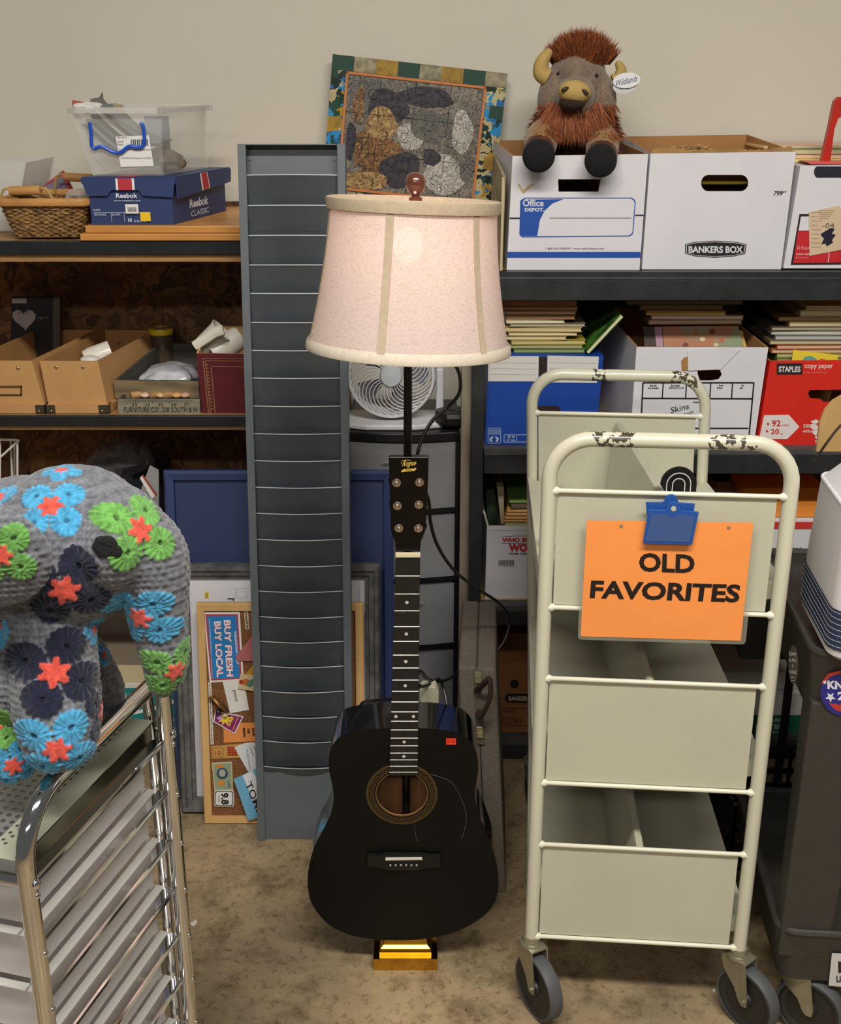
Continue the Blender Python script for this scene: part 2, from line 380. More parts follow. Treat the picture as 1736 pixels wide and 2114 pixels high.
y0 = 2.655; x0, x1 = p[0].x, p[1].x; zt = p[0].z
for q in (((x0, y0), (x1, y0), (x1, y0+.014), (x0, y0+.014)), ((x0+.05, y0+.25), (x1+.06, y0+.25), (x1+.06, y0+.264), (x0+.05, y0+.264)), ((x0, y0), (x0+.014, y0), (x0+.064, y0+.264), (x0+.05, y0+.264)), ((x1-.014, y0), (x1, y0), (x1+.06, y0+.264), (x1+.046, y0+.264))):
    m.prism(q, zt-.012, zt)
m.obj('rim', clr2, r)
hp = [pl.w(*q)+Vector((0, -.008, 0)) for q in ((187, 255), (190, 275), (191, 300), (196, 309), (208, 305), (220, 308), (236, 316), (252, 316), (268, 304), (285, 306), (296, 304), (300, 290), (297, 262), (291, 255))]
M().tube(spl(hp, 4), .0038, 8, mi=0).obj('handle', C('1550c8', .35), r, smooth=True)
m = M(); m.card(pl, [(239, 284), (308, 282), (318, 345), (250, 347)], .001, .002, 0)
for k in range(9): m.rect(pl, 271+k*4.2, 290, 273+k*4.2+(k % 2), 303, .0025, .003, 1)
m.txt(pl, 'No. 47 4', 243, 284, 262, 288, .0025, mi=1); m.txt(pl, 'Assorted', 243, 292, 256, 296, .0025, mi=1); m.txt(pl, 'Metals', 243, 298, 255, 302, .0025, mi=1)
m.txt(pl, 'THIS ITEM SOLD August by THE PIECE', 250, 327, 313, 331, .0025, mi=1)
m.rect(pl, 246, 311, 312, 312, .0025, .003, 1)
m.obj('label', [white, C('55555c')], r)
# contents of the bin
g1 = clearmat('milky_sheet', 'b9c4bb', .8, .3)
rr = random.Random(3)
cx, cz = pl.w(245, 300).x, pl.w(245, 300).z
for i in range(5):
    m = M(); pts = []
    for k in range(9):
        t = k/8; pts.append((cx-.085+.012*i+.12*t, cz+.045-.085*math.sin(t*1.5+.1)+.010*i))
    prof = pts+[(x+.003, z+.004) for x, z in reversed(pts)]
    m.T = Matrix(((1, 0, 0, 0), (0, 0, -1, 0), (0, 1, 0, 0), (0, 0, 0, 1))); m.prism([(x, z+dz) for x, z in prof], -(2.86-.01*i), -2.69); m.T = None
    o = m.obj('curved_sheet', [(g1, C('8b968e'), C('5d6468'), C('c8c2b4'), C('737a80'))[i]], smooth=True)
    tag(o, ['outermost grey-green curved sheet nested in the clear bin', 'second curved sheet from the left wall of the clear bin', 'dark curved sheet in the middle of the clear bin', 'pale cream curved sheet in the clear bin', 'uppermost blue-grey curved sheet in the clear bin'][i], 'sheet', 'curved sheets in the clear bin')
def crumple(name, label, cat, c, rad, mt, seed, amp=.35, fl=(1, 1, 1), group=None, parent=None, seg=28):
    m = M(); m.ell((0, 0, 0), rad, seg=seg); off = Vector((seed*3.1, seed*1.7, 0))
    for v in m.bm.verts:
        n = mnoise.noise(v.co*(1.2/max(rad))+off)+.6*mnoise.noise(v.co*(3.5/max(rad))+off)
        v.co *= 1+amp*n
        v.co += Vector(c)
    if parent is not None: return m.obj(name, mt, parent, smooth=30)
    o = m.obj(name, mt, smooth=30); return tag(o, label, cat, group)
q = P(352, 345, 2.78); q.z = ZS+.025
crumple('rag_bundle', 'crumpled brown-grey bundle at the right end inside the clear bin', 'rag', q, (.03, .05, .024), mat('rag', '8a7c6c', .9, c2='5c5048', scale=60), 4, .4)
q = P(325, 272, 2.8)
o = M().box(q.x-.035, q.x+.02, 2.83, 2.835, ZS+.01, q.z+.03+dz).obj('grey_panel', C('8b9097')); tag(o, 'flat blue-grey panel standing inside the clear bin on the right', 'panel')
m = M(); pp = VP(2.74)
pp.O.z += dz
m.card(pp, [(150, 226), (149, 204), (172, 208), (186, 212), (188, 228)], 0, .002, 0); o = m.obj('paper_bag', C('a2503f')); tag(o, 'torn reddish paper poking up from the left of the clear bin', 'paper')
crumple('tissue', 'crumpled white tissue on top of the clear bin', 'paper', pp.w(180, 222), (.03, .03, .012), C('d9d6cf', .9), 7, .4)
m = M(); m.card(VP(2.76), [(190, 226), (187, 204), (205, 201), (212, 190), (214, 205), (236, 228)], 0, .003); o = m.obj('foil_wrapper', mat('foil', '77706c', .35, .3, var=.3, scale=40)); tag(o, 'peaked grey wrapper sticking out of the clear bin', 'wrapper')
m = M(); m.card(VP(2.77), [(232, 226), (234, 214), (252, 215), (252, 228)], 0, .003); tag(m.obj('cardboard_scrap', C('a39170')), 'small tan card scrap at the back of the clear bin', 'card')
# wicker basket
wick = mat('wicker', 'a37d49', .6, c2='5a3d1e', scale=60, bump=.8, bscale=70, stretch=(1, 1, 2.2))
r = thing('wicker_basket', 'small brown wicker basket with wooden grip handles on the upper left shelf', 'basket', (P(90, 490, 2.72).x, 2.76, 1.331))
pl = VP(2.65)
tL, tR, bL, bR = pl.w(-5, 412), pl.w(176, 412), pl.w(25, 493), pl.w(163, 493)
zt, zb = tL.z, 1.332
def ring(x0, x1, y0, y1, z, rr_=.02): return [(x, y, z) for x, y in stadium(x0, y0, x1, y1, rr_, 4)]
m = M(); rows = 15
for i in range(rows):
    t = (i+.5)/rows; x0 = bL.x+(tL.x-bL.x)*t; x1 = bR.x+(tR.x-bR.x)*t; z = zb+.003+(zt-zb-.012)*t
    rg = ring(x0, x1, 2.665-.015*t, 2.86+.02*t, z); k = len(rg)
    out = []
    for j in range(k*4):
        a0 = Vector(rg[j//4]); a1 = Vector(rg[(j//4+1) % k]); p_ = a0.lerp(a1, (j % 4)/4); out.append(p_)
    # resample evenly and weave in/out
    L = [0]; 
    for j in range(len(out)): L.append(L[-1]+(out[(j+1) % len(out)]-out[j]).length)
    n = 150; pts = []; c_ = Vector(((x0+x1)/2, 2.76, z)); jj = 0
    for s_ in range(n):
        d = L[-1]*s_/n
        while L[jj+1] < d: jj += 1
        p_ = out[jj].lerp(out[(jj+1) % len(out)], (d-L[jj])/max(1e-6, L[jj+1]-L[jj]))
        wv = math.sin(s_*math.pi/2.2+i*math.pi)*.0022+rr.uniform(-.0008, .0008)
        pts.append(p_+(p_-c_).normalized()*wv+Vector((0, 0, rr.uniform(-.0008, .0008))))
    m.tube(pts, .0032, 5, closed=True)
m.box(bL.x+.008, bR.x-.008, 2.675, 2.86, zb, zb+.006)
m.obj('woven_body', wick, r, smooth=True)
m = M(); rg = ring(tL.x-.004, tR.x+.004, 2.645, 2.885, zt-.006)
m.tube(rg, .0065, 8, closed=True, flat=1.4); m.obj('rim', mat('bent_wood', 'b9854a', .45, var=.2, scale=10), r, smooth=True)
for yy, pa, pb in ((2.65, (20, 394), (84, 393)), (2.87, (132, 365), (190, 368))):
    q = VP(yy); a, b = q.w(*pa), q.w(*pb); h = M().cyl(a, b, .010, .010, 14).obj('handle', mat('handle_wood', 'bd8a4e', .4, var=.1, scale=10), r, smooth=True)
    for e in (a, b):
        s_ = 1 if e is b else -1
        M().tube(spl([e+Vector((0, 0, .004)), e+Vector((s_*.012, 0, .003)), e+Vector((s_*.022, 0, -.015)), Vector((e.x+s_*.026, yy, zt-.008))], 5), .0028, 6).obj('handle_wire', goldc, h, smooth=True)
# things in basket
pl = Pl((0, 2.74, 0), (1, 0, 0), (0, .12, 1))
m = M(); m.card(pl, [(90, 385), (132, 352), (152, 390), (140, 410), (70, 410)], 0, .008, 0); m.card(pl, [(82, 392), (130, 365), (143, 392), (120, 408), (72, 408)], .0085, .009, 1)
tag(m.obj('picture_packet', [mat('red_pattern', 'a8232f', .5, c2='c9636a', scale=90), C('7e7891')]), 'red patterned packet with a grey-blue panel sticking out of the wicker basket', 'packet')
crumple('dark_trinket', 'dark knobbly trinkets in the left of the wicker basket', 'trinket', P(52, 402, 2.70), (.028, .03, .012), mat('trinket', '6b5a44', .4, c2='b9a98c', scale=90), 9, .5)
crumple('plastic_wrap', 'crinkled clear wrap in the right of the wicker basket', 'wrap', P(160, 404, 2.74), (.022, .04, .016), bag, 12, .5)
# far-left translucent bin
carton('storage_bin', 'frosted plastic bin cut off by the left photo edge behind the basket', 'bin', 2.80, (-120, 337), (54, 336), (-110, 478), (30, 478), .22, clr2, clr2, t=.003)
# ---------------------------------------------------------------- left shelf, middle
kraft = mat('kraft_board', 'c0925c', .7, var=.05, scale=12); kin = mat('kraft_inside', 'a87c49', .75, var=.05, scale=12)
brass = mat('antique_metal', '6f675c', .35, .9)
def kraftbox(TL, TR, BL, BR, lab, holder=False):
    r, pl = carton('storage_box', lab, 'box', 2.665, TL, TR, BL, BR, .36, kraft, kin, t=.004, dx=.055, grow=1.0, group=None)
    a, b = pl.w(*BL), pl.w(*BR)
    z0 = .9365
    r2 = M(); x0, x1 = a.x-.004, b.x+.004
    r2.hexa([(x0, 2.655, z0), (x1, 2.655, z0), (x1+.058, 3.02, z0), (x0+.058, 3.02, z0), (x0-.001, 2.655, a.z+.002), (x1+.001, 2.655, a.z+.002), (x1+.059, 3.02, a.z+.002), (x0+.057, 3.02, a.z+.002)])
    r2.obj('base_tray', kraft, r)
    for x, s in ((x0, 1), (x1, -1)):
        m = M(); m.prism([(x-.002*s, 2.652), (x+.022*s, 2.652), (x+.022*s, 2.654), (x, 2.656), (x+.004*s, 2.68), (x-.002*s, 2.68)], z0, z0+.020)
        o = m.obj('metal_corner', brass, r); m = M(); m.ell((x+.014*s, 2.651, z0+.006), (.003, .002, .003), seg=10); m.obj('rivet', mat('rivet_metal', 'c9bba2', .25, 1), o, smooth=True)
    return r, pl
def rivets(r, pl, pts, off=.001):
    for p_ in pts:
        m = M(); c = pl.w(*p_); m.ell(c+pl.N*off, (.004, .002, .004), seg=12); m.obj('rivet', mat('rivet_metal', 'c9bba2', .25, 1), r, smooth=True)
r, pl = kraftbox((82, 745), (202, 746), (100, 836), (222, 836), 'open tan kraft storage box with a white cup lying inside, middle left shelf')
rivets(r, pl, [(116, 758), (171, 758)]); bp_ = VP(3.0); rivets(r, bp_, [(191, 705), (242, 705)])
r, pl = kraftbox((-70, 744), (66, 745), (-55, 836), (92, 836), 'open tan kraft storage box with a label holder at the left photo edge')
rivets(r, pl, [(37, 760)]); rivets(r, bp_, [(70, 703), (122, 703)])
m = M(); 
for q in ((-10, 796, 46, 799), (-10, 813, 46, 816), (43, 796, 46, 816)): m.rect(pl, *q, .001, .003)
m.obj('label_holder', C('5e4326', .4), r)
# cup in box
ax = Matrix.Rotation(R(75), 4, 'Y')
q = P(205, 735, 2.85)
o = M().lathe([(.0, -.035), (.024, -.035), (.028, -.02), (.029, .03), (.026, .03), (.025, -.018), (0, -.030)], q, Matrix.Rotation(R(20), 4, 'Z') @ ax, 24).obj('cup', C('e9e2d6', .25), smooth=True)
tag(o, 'white cup lying on its side in the right kraft box', 'cup')
o = M().ell(P(186, 742, 2.80), (.024, .02, .010)).obj('saucer', C('e6e0d8', .3), smooth=True); tag(o, 'small white saucer in front of the cup in the kraft box', 'saucer')
# picture with heart
pl = VP(3.0); r = thing('framed_picture', 'dark framed picture with a white scalloped heart leaning behind the kraft boxes', 'picture', P(75, 850, 3.0))
M().rect(pl, 26, 612, 112, 740, 0, .012).obj('board', C('17181c', .5), r)
M().rect(pl, 112, 612, 126, 740, -.004, .012).obj('edge', C('5a524a', .5), r)
hc = pl.w(54, 656); pts = []
for k in range(90):
    t = 2*math.pi*k/90; x = 16*math.sin(t)**3; y = 13*math.cos(t)-5*math.cos(2*t)-2*math.cos(3*t)-math.cos(4*t)
    s_ = .00185*(1+.035*math.sin(18*t)); pts.append((hc.x+x*s_, hc.z+y*s_))
m = M(pl.T); m.prism([(x, z) for x, z in pts], .013, .015, 0); m.T = None; m.rect(pl, 28, 614, 58, 624, .013, .0135, 0)
m.txt(pl, 'Guest', 40, 637, 66, 646, .0155, mi=1, shear=.3)
m.obj('heart', [mat('heart_paper', 'b3aba5', .8, var=.06, scale=60), C('55576a')], r)
M().txt(pl, 'sign in', 80, 650, 104, 658, .0135).obj('lettering', C('8f8a88'), r)
# weathered crate, back one
wd2 = mat('weathered_wood', '7a684c', .8, var=.3, scale=9, stretch=(1, 5, 9), bump=.3, bscale=30); wd3 = mat('weathered_wood_dark', '4a4640', .8, var=.2, scale=9, stretch=(1, 5, 5))
r, pl = carton('wooden_crate', 'shallow weathered wooden crate holding a white plastic bag, above the smaller crate', 'crate', 2.70, (235, 785), (410, 787), (238, 822), (412, 822), .30, wd2, wd3, t=.008, dx=.045, lift=.025)
m = M(); q = VP(2.98); m.rect(q, 318, 721, 333, 733, .003, .004, 0); m.txt(q, '8.5', 320, 723, 331, 731, .0045, mi=1); m.obj('tag', [white, dark], r)
r2, pl = carton('wooden_crate', 'small weathered wooden crate printed with furniture company lettering on shelf edge', 'crate', 2.655, (243, 824), (412, 824), (245, 856), (413, 857), .20, mat('grey_crate', '86806c', .8, var=.25, scale=9, stretch=(1, 5, 9)), wd3, t=.007)
m = M(); m.txt(pl, 'FURNITURE CO., 508 SOUTH & N', 256, 840, 406, 853, .0006, bold=.01)
for k in range(40): m.rect(pl, 262+k*3.5, 826, 262.8+k*3.5, 830 if k % 5 else 833, .0006, .001)
for k in range(5): m.txt(pl, str(23+k), 272+k*27, 832, 283+k*27, 838, .0006)
m.obj('lettering', C('2c2a26'), r2)
for i, (x, c, k) in enumerate(((280, 'b58a58', 0), (300, 'd9b9a0', 1), (318, '9a7348', 0), (333, 'd7b374', 1), (345, 'a67c50', 0), (365, 'd8a55c', 1), (382, 'c99b7b', 1))):
    c0 = P(x, 816, 2.70); c0.z = max(c0.z, 0)
    m = M()
    if k: m.ell(c0, (.012, .014, .007), seg=12)
    else: m.cyl(c0+Vector((-.010, -.006, 0)), c0+Vector((.010, .006, .001)), .0085, .0095, 12)
    tag(m.obj('wooden_piece', C(c, .6), smooth=40), ['leftmost pale', 'pinkish flat', 'dark round-ended', 'long yellow', 'brown cylindrical', 'short orange', 'rightmost pinkish'][i]+' wooden piece in the small printed crate', 'wooden piece', 'wooden pieces in the small crate')
crumple('plastic_bag', 'crinkled white plastic bag lying in the weathered crate', 'bag', P(350, 774, 2.84), (.070, .09, .026), mat('white_bag', 'c9ccd2', .25, var=.1, scale=20, coat=.5), 21, .28, seg=40)
# jar
q = P(335, 715, 3.0); zb = P(335, 718, 3.0).z
r = thing('glass_jar', 'glass jar with a yellow metal lid behind the weathered crate', 'jar', (q.x, 3.0, .937))
M().lathe([(.024, .937), (.030, .945), (.030, 1.065), (.027, 1.075), (.025, 1.075), (.027, 1.06), (.027, .95), (.0, .95)], (q.x, 3.0, 0), seg=24).obj('glass', clearmat('jar_glass', '6b5a4a', .5, .08), r, smooth=True)
zl = P(335, 690, 3.0).z
M().lathe([(.0, zl), (.029, zl), (.031, zl+.004), (.031, zl+.014), (.028, zl+.018), (0, zl+.018)], (q.x, 3.0, 0), seg=28).obj('lid', C('e8c41a', .35), r, smooth=40)
M().cyl((q.x, 3.0, .955), (q.x, 3.0, zl-.004), .026).obj('contents', mat('jar_contents', '8a6a58', .5, c2='3d2d27', scale=60), r, smooth=40)
# maroon box with boots/cups
mar = mat('maroon_cloth', '5a1620', .45, var=.08, scale=20)
r, pl = carton('decorative_box', 'dark red box with gold border lines holding cream mugs', 'box', 2.66, (405, 729), (520, 731), (418, 857), (520, 858), .22, mar, C('c8a66a'), t=.004, dx=0, lift=.02)
m = M()
for o_ in ((0, .6), (5, .5), (17, .6)):
    d, w = o_
    m.card(pl, [(418+d, 739+d), (419+d+w, 739+d), (431+d*.8+w, 852), (430+d*.8, 852)], .0005, .001); m.card(pl, [(418+d, 739+d), (512, 740+d), (512, 741+d), (418+d, 740+d)], .0005, .001)
for k in range(14): m.rect(pl, 425+k*.8, 752+k*7, 430+k*.8, 754+k*7, .0005, .0009)
m.obj('gold_line', C('94704a', .4), r)
cream = C('e3ded0', .3)
def mug(lab, c, rot, s=1.0, txt=None):
    r = thing('mug', lab, 'mug', c, 'cream mugs in the dark red box'); A = rot
    M().lathe([(0, -.04*s), (.026*s, -.04*s), (.030*s, -.03*s), (.034*s, .03*s), (.038*s, .042*s), (.035*s, .042*s), (.031*s, .03*s), (.027*s, -.03*s), (0, -.034*s)], c, A, 28).obj('body', cream, r, smooth=True)
    return r
c = P(470, 712, 2.76); mug('cream mug with dark-banded rim lying tilted at the right of the red box', c, Matrix.Rotation(R(18), 4, 'Z') @ Matrix.Rotation(R(-120), 4, 'Y'), .95)
c = P(436, 700, 2.74); r = mug('cream mug with flared lip tilted at the left of the red box', c, Matrix.Rotation(R(50), 4, 'Y'), .8)
m = M(); m.tube(spl([P(402, 715, 2.70), P(425, 700, 2.70), P(445, 687, 2.70), P(462, 682, 2.70)], 5), .0075, 8, flat=1.6); m.obj('lip', cream, r, smooth=True)
# ---------------------------------------------------------------- left shelf, lower
wr = C('d8d4cc', .4)
m = M(); pl = VP(2.70)
q = [P(*a, b) for a, b in (((-20, 908), 2.7), ((38, 908), 2.7), ((38, 1022), 2.7), ((-20, 1022), 2.7))]
def wl(pts, rad=.0028): m.tube(pts, rad, 6)
wl([P(-20, 907, 2.7), P(37, 908, 2.7)]); wl([P(-20, 1021, 2.7), P(20, 1021, 2.7)]); wl([P(36, 908, 2.7), P(36, 1000, 2.7)]); wl([P(22, 908, 2.75), P(26, 1004, 2.75)]); wl([P(0, 908, 2.7), P(0, 1021, 2.7)])
wl([P(-6, 950, 2.7), P(40, 908, 2.7)]); wl([P(30, 908, 2.85), P(30, 1000, 2.85)]); wl([P(-10, 1000, 2.7), P(30, 1014, 2.7)])
m.tube([P(36, 1000, 2.7), Vector((P(36, 1000, 2.7).x, 2.7, .547))], .0028, 6); m.tube([P(0, 1021, 2.7), Vector((P(0, 1021, 2.7).x, 2.7, .547))], .0028, 6)
tag(m.obj('wire_rack', wr, smooth=True), 'white wire rack on the lower left shelf above the crocheted elephant', 'rack')
tag(M().box(-.86, -.66, 2.72, 3.0, .546, .72).obj('dark_bin', C('20262f', .5)), 'dark blue-black bin on the lower left shelf under the plastic bags', 'bin')
crumple('plastic_bag', 'knotted clear plastic bag on top of the dark bin', 'bag', Vector((-.76, 2.85, .76)), (.08, .09, .055), clearmat('thin_bag', 'a8a8a8', .13, .12), 31, .4, seg=36)
pl = VP(2.72)
m = M(); m.card(pl, [(277, 1050), (310, 960), (328, 970), (330, 1120), (300, 1140)], 0, .006, 0); m.card(pl, [(290, 985), (294, 980), (322, 1022), (315, 1028)], .0065, .008, 1); m.card(pl, [(294, 980), (297, 978), (325, 1018), (322, 1022)], .0065, .008, 2)
tag(m.obj('zip_bag', [bag, white, C('a3483a')]), 'clear zip bag with red and white seal beside the blue board', 'bag')
q = P(318, 1105, 2.74); r = thing('tape_roll', 'roll with orange rim and grey body left of the blue board', 'tape', (q.x, 2.8, .546))
zc = .546+.042
M().cyl((q.x-.005, 2.78, zc), (q.x+.05, 2.78, zc), .036, .036, 24).obj('roll', C('b9b4a8', .4), r, smooth=40)
M().cyl((q.x-.016, 2.78, zc), (q.x-.005, 2.78, zc), .041, .041, 24).obj('rim', C('e0a01c', .4), r, smooth=40)
# teal carton with grey carton on top
r, pl = carton('archive_box', 'teal and white archive carton at the bottom left behind the chrome trolley', 'box', 2.655, (150, 1412), (378, 1412), (150, 1516), (378, 1516), .30, C('dcd9cf', .7), C('a08560'), closed=True)
m = M(); m.card(pl, [(150, 1420), (378, 1420), (378, 1500), (150, 1500)], .0005, .001, 0); 
m.card(pl, [(150, 1474), (250, 1474), (330, 1455), (378, 1436), (378, 1444), (330, 1463), (250, 1480), (150, 1480)], .0012, .0016, 1)
m.txt(pl, 'FILES', 244, 1431, 285, 1442, .0013, mi=1, bold=.02); m.txt(pl, 'LEGAL SIZE', 244, 1446, 294, 1454, .0013, mi=1, bold=.01); m.txt(pl, 'Syracuse', 322, 1481, 362, 1490, .0013, mi=1)
m.obj('printing', [C('15807f'), white], r)
zt = pl.w(200, 1412).z
r, pl = carton('cardboard_box', 'open grey-brown cardboard box seen under the elephant trunk', 'box', 2.66, (120, 1338), (330, 1340), (120, 1376), (330, 1376), .28, C('cdbd97', .8), mat('grey_card', '8b7d6b', .85, var=.05), lift=.14, t=.005)
r.location.z = zt+.001
# ---------------------------------------------------------------- right shelf, top
cw = mat('white_carton', 'dddbe0', .65, var=.02, scale=9); ci = mat('carton_inside', 'a9794a', .8, var=.06, scale=10); blue = C('1c4fa8', .5); red = C('c8232a', .5)
def darkp(m, pl, pts, o=.0006, mi=0): m.card(pl, pts, o, o+.0004, mi)
YT = 2.712
r, pl = carton('archive_box', 'white archive carton with blue panel and stripe, buffalo toy on its rim', 'box', YT, (1058, 322), (1338, 318), (1046, 557), (1320, 557), .36, cw, ci, dx=-.022, lift=.016, hole=[(1153, 396), (1235, 396), (1240, 370), (1152, 370)])
m = M(); pts = [pl.uv(*p) for p in ((1083, 408), (1304, 408), (1310, 412), (1312, 418), (1307, 482), (1300, 488), (1078, 490), (1072, 484), (1074, 414))]
m.T = pl.T; m.prism(pts, .0004, .0007, 0)
c = Vector(pl.uv(1192, 448)); m.prism([((p[0]-c.x)*.982+c.x, (p[1]-c.y)*.95+c.y) for p in pts], .0008, .001, 1); m.T = None
m.card(pl, [(1076, 412), (1163, 411), (1140, 420), (1124, 435), (1114, 455), (1109, 487), (1074, 487)], .0011, .0014, 0)
m.rect(pl, 1047, 520, 1322, 532, .0004, .0008, 0); m.rect(pl, 1052, 449, 1073, 452, .0004, .0008, 2); m.rect(pl, 1311, 443, 1330, 446, .0004, .0008, 2); m.rect(pl, 1134, 449.5, 1303, 450.5, .0012, .0015, 2)
m.txt(pl, 'Office', 1079, 412, 1122, 426, .0016, mi=1, bold=.025); m.txt(pl, 'DEPOT.', 1083, 429, 1123, 436.5, .0016, mi=1, bold=.04)
m.txt(pl, '1-800-GO-DEPOT • www.officedepot.com', 1126, 511, 1247, 516, .0006, mi=2)
m.card(pl, [(1068, 381), (1072, 379), (1079, 392), (1099, 377), (1103, 380), (1080, 400)], .0006, .0008, 3)
m.obj('printing', [blue, cw, C('20243a'), C('c2ae7a')], r)
r, pl = carton('archive_box', 'plain white archive carton with black hexagonal badge, middle of upper right shelf', 'box', YT, (1343, 317), (1643, 313), (1325, 556), (1612, 556), .37, cw, ci, dx=-.008, lift=.020, grow=.98, hole=[VPp for VPp in [(1447+15+15*math.cos(t)-0, 378+17*math.sin(t)) for t in [math.pi*(.5+k/8) for k in range(9)]]]+[(1530+15*math.cos(t), 378+17*math.sin(t)) for t in [math.pi*(-.5+k/8) for k in range(9)]])
m = M(); hx = [(1414, 504), (1435, 499), (1476, 497), (1518, 499), (1541, 504), (1538, 524), (1516, 529), (1475, 532), (1434, 529), (1414, 523)]
m.card(pl, hx, .0004, .0007, 0); c = (1477, 514)
m.card(pl, [((x-c[0])*.965+c[0], (y-c[1])*.90+c[1]) for x, y in hx], .0008, .001, 1); m.card(pl, [((x-c[0])*.945+c[0], (y-c[1])*.84+c[1]) for x, y in hx], .0011, .0013, 0)
m.txt(pl, 'BANKERS BOX', 1421, 508, 1533, 522, .0015, mi=1, bold=.03); m.txt(pl, '799', 1596, 394, 1616, 404, .0006, mi=0, shear=.35, bold=.02); m.txt(pl, '00', 1616, 394, 1623, 398, .0006, mi=0, shear=.3)
m.obj('printing', [C('1b1a1c'), cw], r)
crumpm = mat('torn_card', 'a5804f', .9, var=.15, scale=30)
m = M(); tp_ = [(1345+k*6, 309+rr.uniform(-2.5, 2)-7*math.exp(-((1345+k*6-1385)/22)**2)-(7*(k*6-225)/60 if k*6 > 225 else 0)) for k in range(49)]
m.card(VP(YT+.014), [(1345, 320)]+tp_+[(1636, 318)], 0, .003)
tp_ = [(1375+k*5, 303+rr.uniform(-3, 3)+abs(k-9)*.4) for k in range(20)]
m.card(VP(YT+.030), [(1375, 320)]+tp_+[(1472, 320)], 0, .004)
for k in range(9): a = P(1380+k*9, 306+rr.uniform(-5, 4), YT+.02); m.tube([a, a+Vector((.012, .006, rr.uniform(-.004, .006))), a+Vector((.024, .0, rr.uniform(-.004, .004)))], [.003, .004, .002], 6)
m.obj('torn_flap', crumpm, r)
for i, (z_, c_, w) in enumerate(((.236, 'd8c63c', .27), (.226, '8a8a3a', .25), (.190, 'c9b13a', .26), (.165, 'c7bb4a', .255), (.155, '6d7a30', .25))):
    q = P(1484, 556, YT); o = M().box(q.x-w/2+.004, q.x+w/2, YT+.03, YT+.32, q.z+z_-.006, q.z+z_).obj('book', [C(c_, .5)])
    tag(o, 'thin %s book lying flat in the badge carton, %s' % (('yellow', 'olive', 'mustard', 'lime yellow', 'dark green')[i], ('topmost', 'second from top', 'third from top', 'seen through the hand hole, upper', 'seen through the hand hole, lower')[i]), 'book', 'books in the badge carton')
r, pl = carton('archive_box', 'white carton with red panel and taped receipt at the right edge of upper shelf', 'box', YT, (1652, 343), (1960, 340), (1617, 554), (1905, 554), .36, cw, ci, dx=-.006, lift=0, t=.004, closed=True)
m = M(); m.card(pl, [(1650, 442), (1900, 438), (1900, 545), (1632, 547)], .0004, .0007, 1); m.card(pl, [(1653, 447), (1900, 444), (1900, 475), (1648, 476)], .0009, .0012, 0); m.card(pl, [(1647, 477), (1900, 477), (1900, 540), (1637, 543)], .0009, .0012, 2)
m.txt(pl, '10 Ream', 1645, 508, 1672, 515, .0014, mi=3); m.txt(pl, 'Letter Size', 1643, 522, 1670, 526, .0014, mi=3, bold=.03); m.txt(pl, '8.5 x 11 in', 1642, 530, 1668, 533, .0014, mi=3); m.card(pl, [(1711, 515), (1713, 515), (1710, 542), (1708, 542)], .0014, .0016, 3)
m.card(pl, [(1688+8*math.cos(t) if math.cos(t) < 0 else 1790, 355+12*math.sin(t)) for t in [2*math.pi*(k+.5)/12 for k in range(12)]], .0005, .0008, 4)
m.obj('printing', [cw, C('241719'), red, C('e8b9b4'), C('1a1826')], r)
m = M(); m.card(pl, [(1669, 438), (1730, 424), (1735, 430), (1742, 430), (1742, 514), (1670, 528)], .002, .003, 0)
m.txt(pl, '-04', 1697, 460, 1721, 470, .0035, mi=1); m.card(pl, [(1694, 482), (1714, 470), (1722, 472), (1716, 482), (1724, 484), (1716, 496), (1719, 500), (1706, 508), (1702, 502), (1694, 504), (1700, 492), (1694, 486)], .0035, .0038, 2)
for k in range(9): m.rect(pl, 1674, 437+k*9, 1690+rr.uniform(-4, 6), 438.5+k*9, .0034, .0036, 3)
for k in range(5): m.rect(pl, 1690, 434+k*4, 1722-k*3, 435+k*4, .0034, .0036, 3)
tag(m.obj('paper_receipt', [C('d6bd9d'), C('6b5844'), C('15172c'), C('b09a80')]), 'beige paper receipt with a dark scribble stuck on the red-panel carton', 'paper')
# books and objects on that carton
zt = pl.w(1652, 342).z+.0005; X0 = pl.w(1660, 343).x
zz = zt
for i, (c_, cc, x, w, d, t_, y0) in enumerate((('f1e86a', 'd8cda0', .0, .30, .20, .006, 2.80), ('e3a58a', 'd9b9a0', .0, .26, .22, .008, 2.84), ('8d9250', 'c7c39a', .03, .30, .20, .010, 2.86), ('e0b79c', 'c9c0a4', -.01, .26, .2, .006, 2.90))):
    r = thing('book', ('yellow-edged', 'salmon', 'olive green', 'pale pink')[i]+' picture book lying on the red-panel carton, '+('lowest', 'second', 'third', 'topmost')[i]+' of the pile', 'book', (X0+x+w/2-.03, y0+d/2, zz), 'books on the red-panel carton')
    M().box(X0+x-.03, X0+x-.03+w, y0, y0+d, zz, zz+t_).obj('cover', C(c_, .5), r); M().box(X0+x-.027, X0+x-.033+w, y0-.001, y0+.002, zz+.001, zz+t_-.001).obj('pages', C(cc), r); zz += t_+.0005
m = M(); rd = mat('red_plastic', 'bf2a1e', .35, var=.1, scale=5)
pa = VP(2.765)
r = thing('tripod_stand', 'red plastic arched stand on the red-panel carton at the photo edge', 'stand', (pa.w(1735, 340).x, 2.78, zt))
dzz = zt-pa.w(1700, 341).z
m.card(pa, [(1695, 341), (1713, 341), (1722, 270), (1730, 248), (1742, 240), (1755, 248), (1762, 270), (1768, 341), (1786, 341), (1778, 260), (1768, 215), (1750, 203), (1732, 203), (1723, 212), (1712, 265)], -.018, .0, 0)
o = m.obj('arch', rd, r); o.location.z += dzz
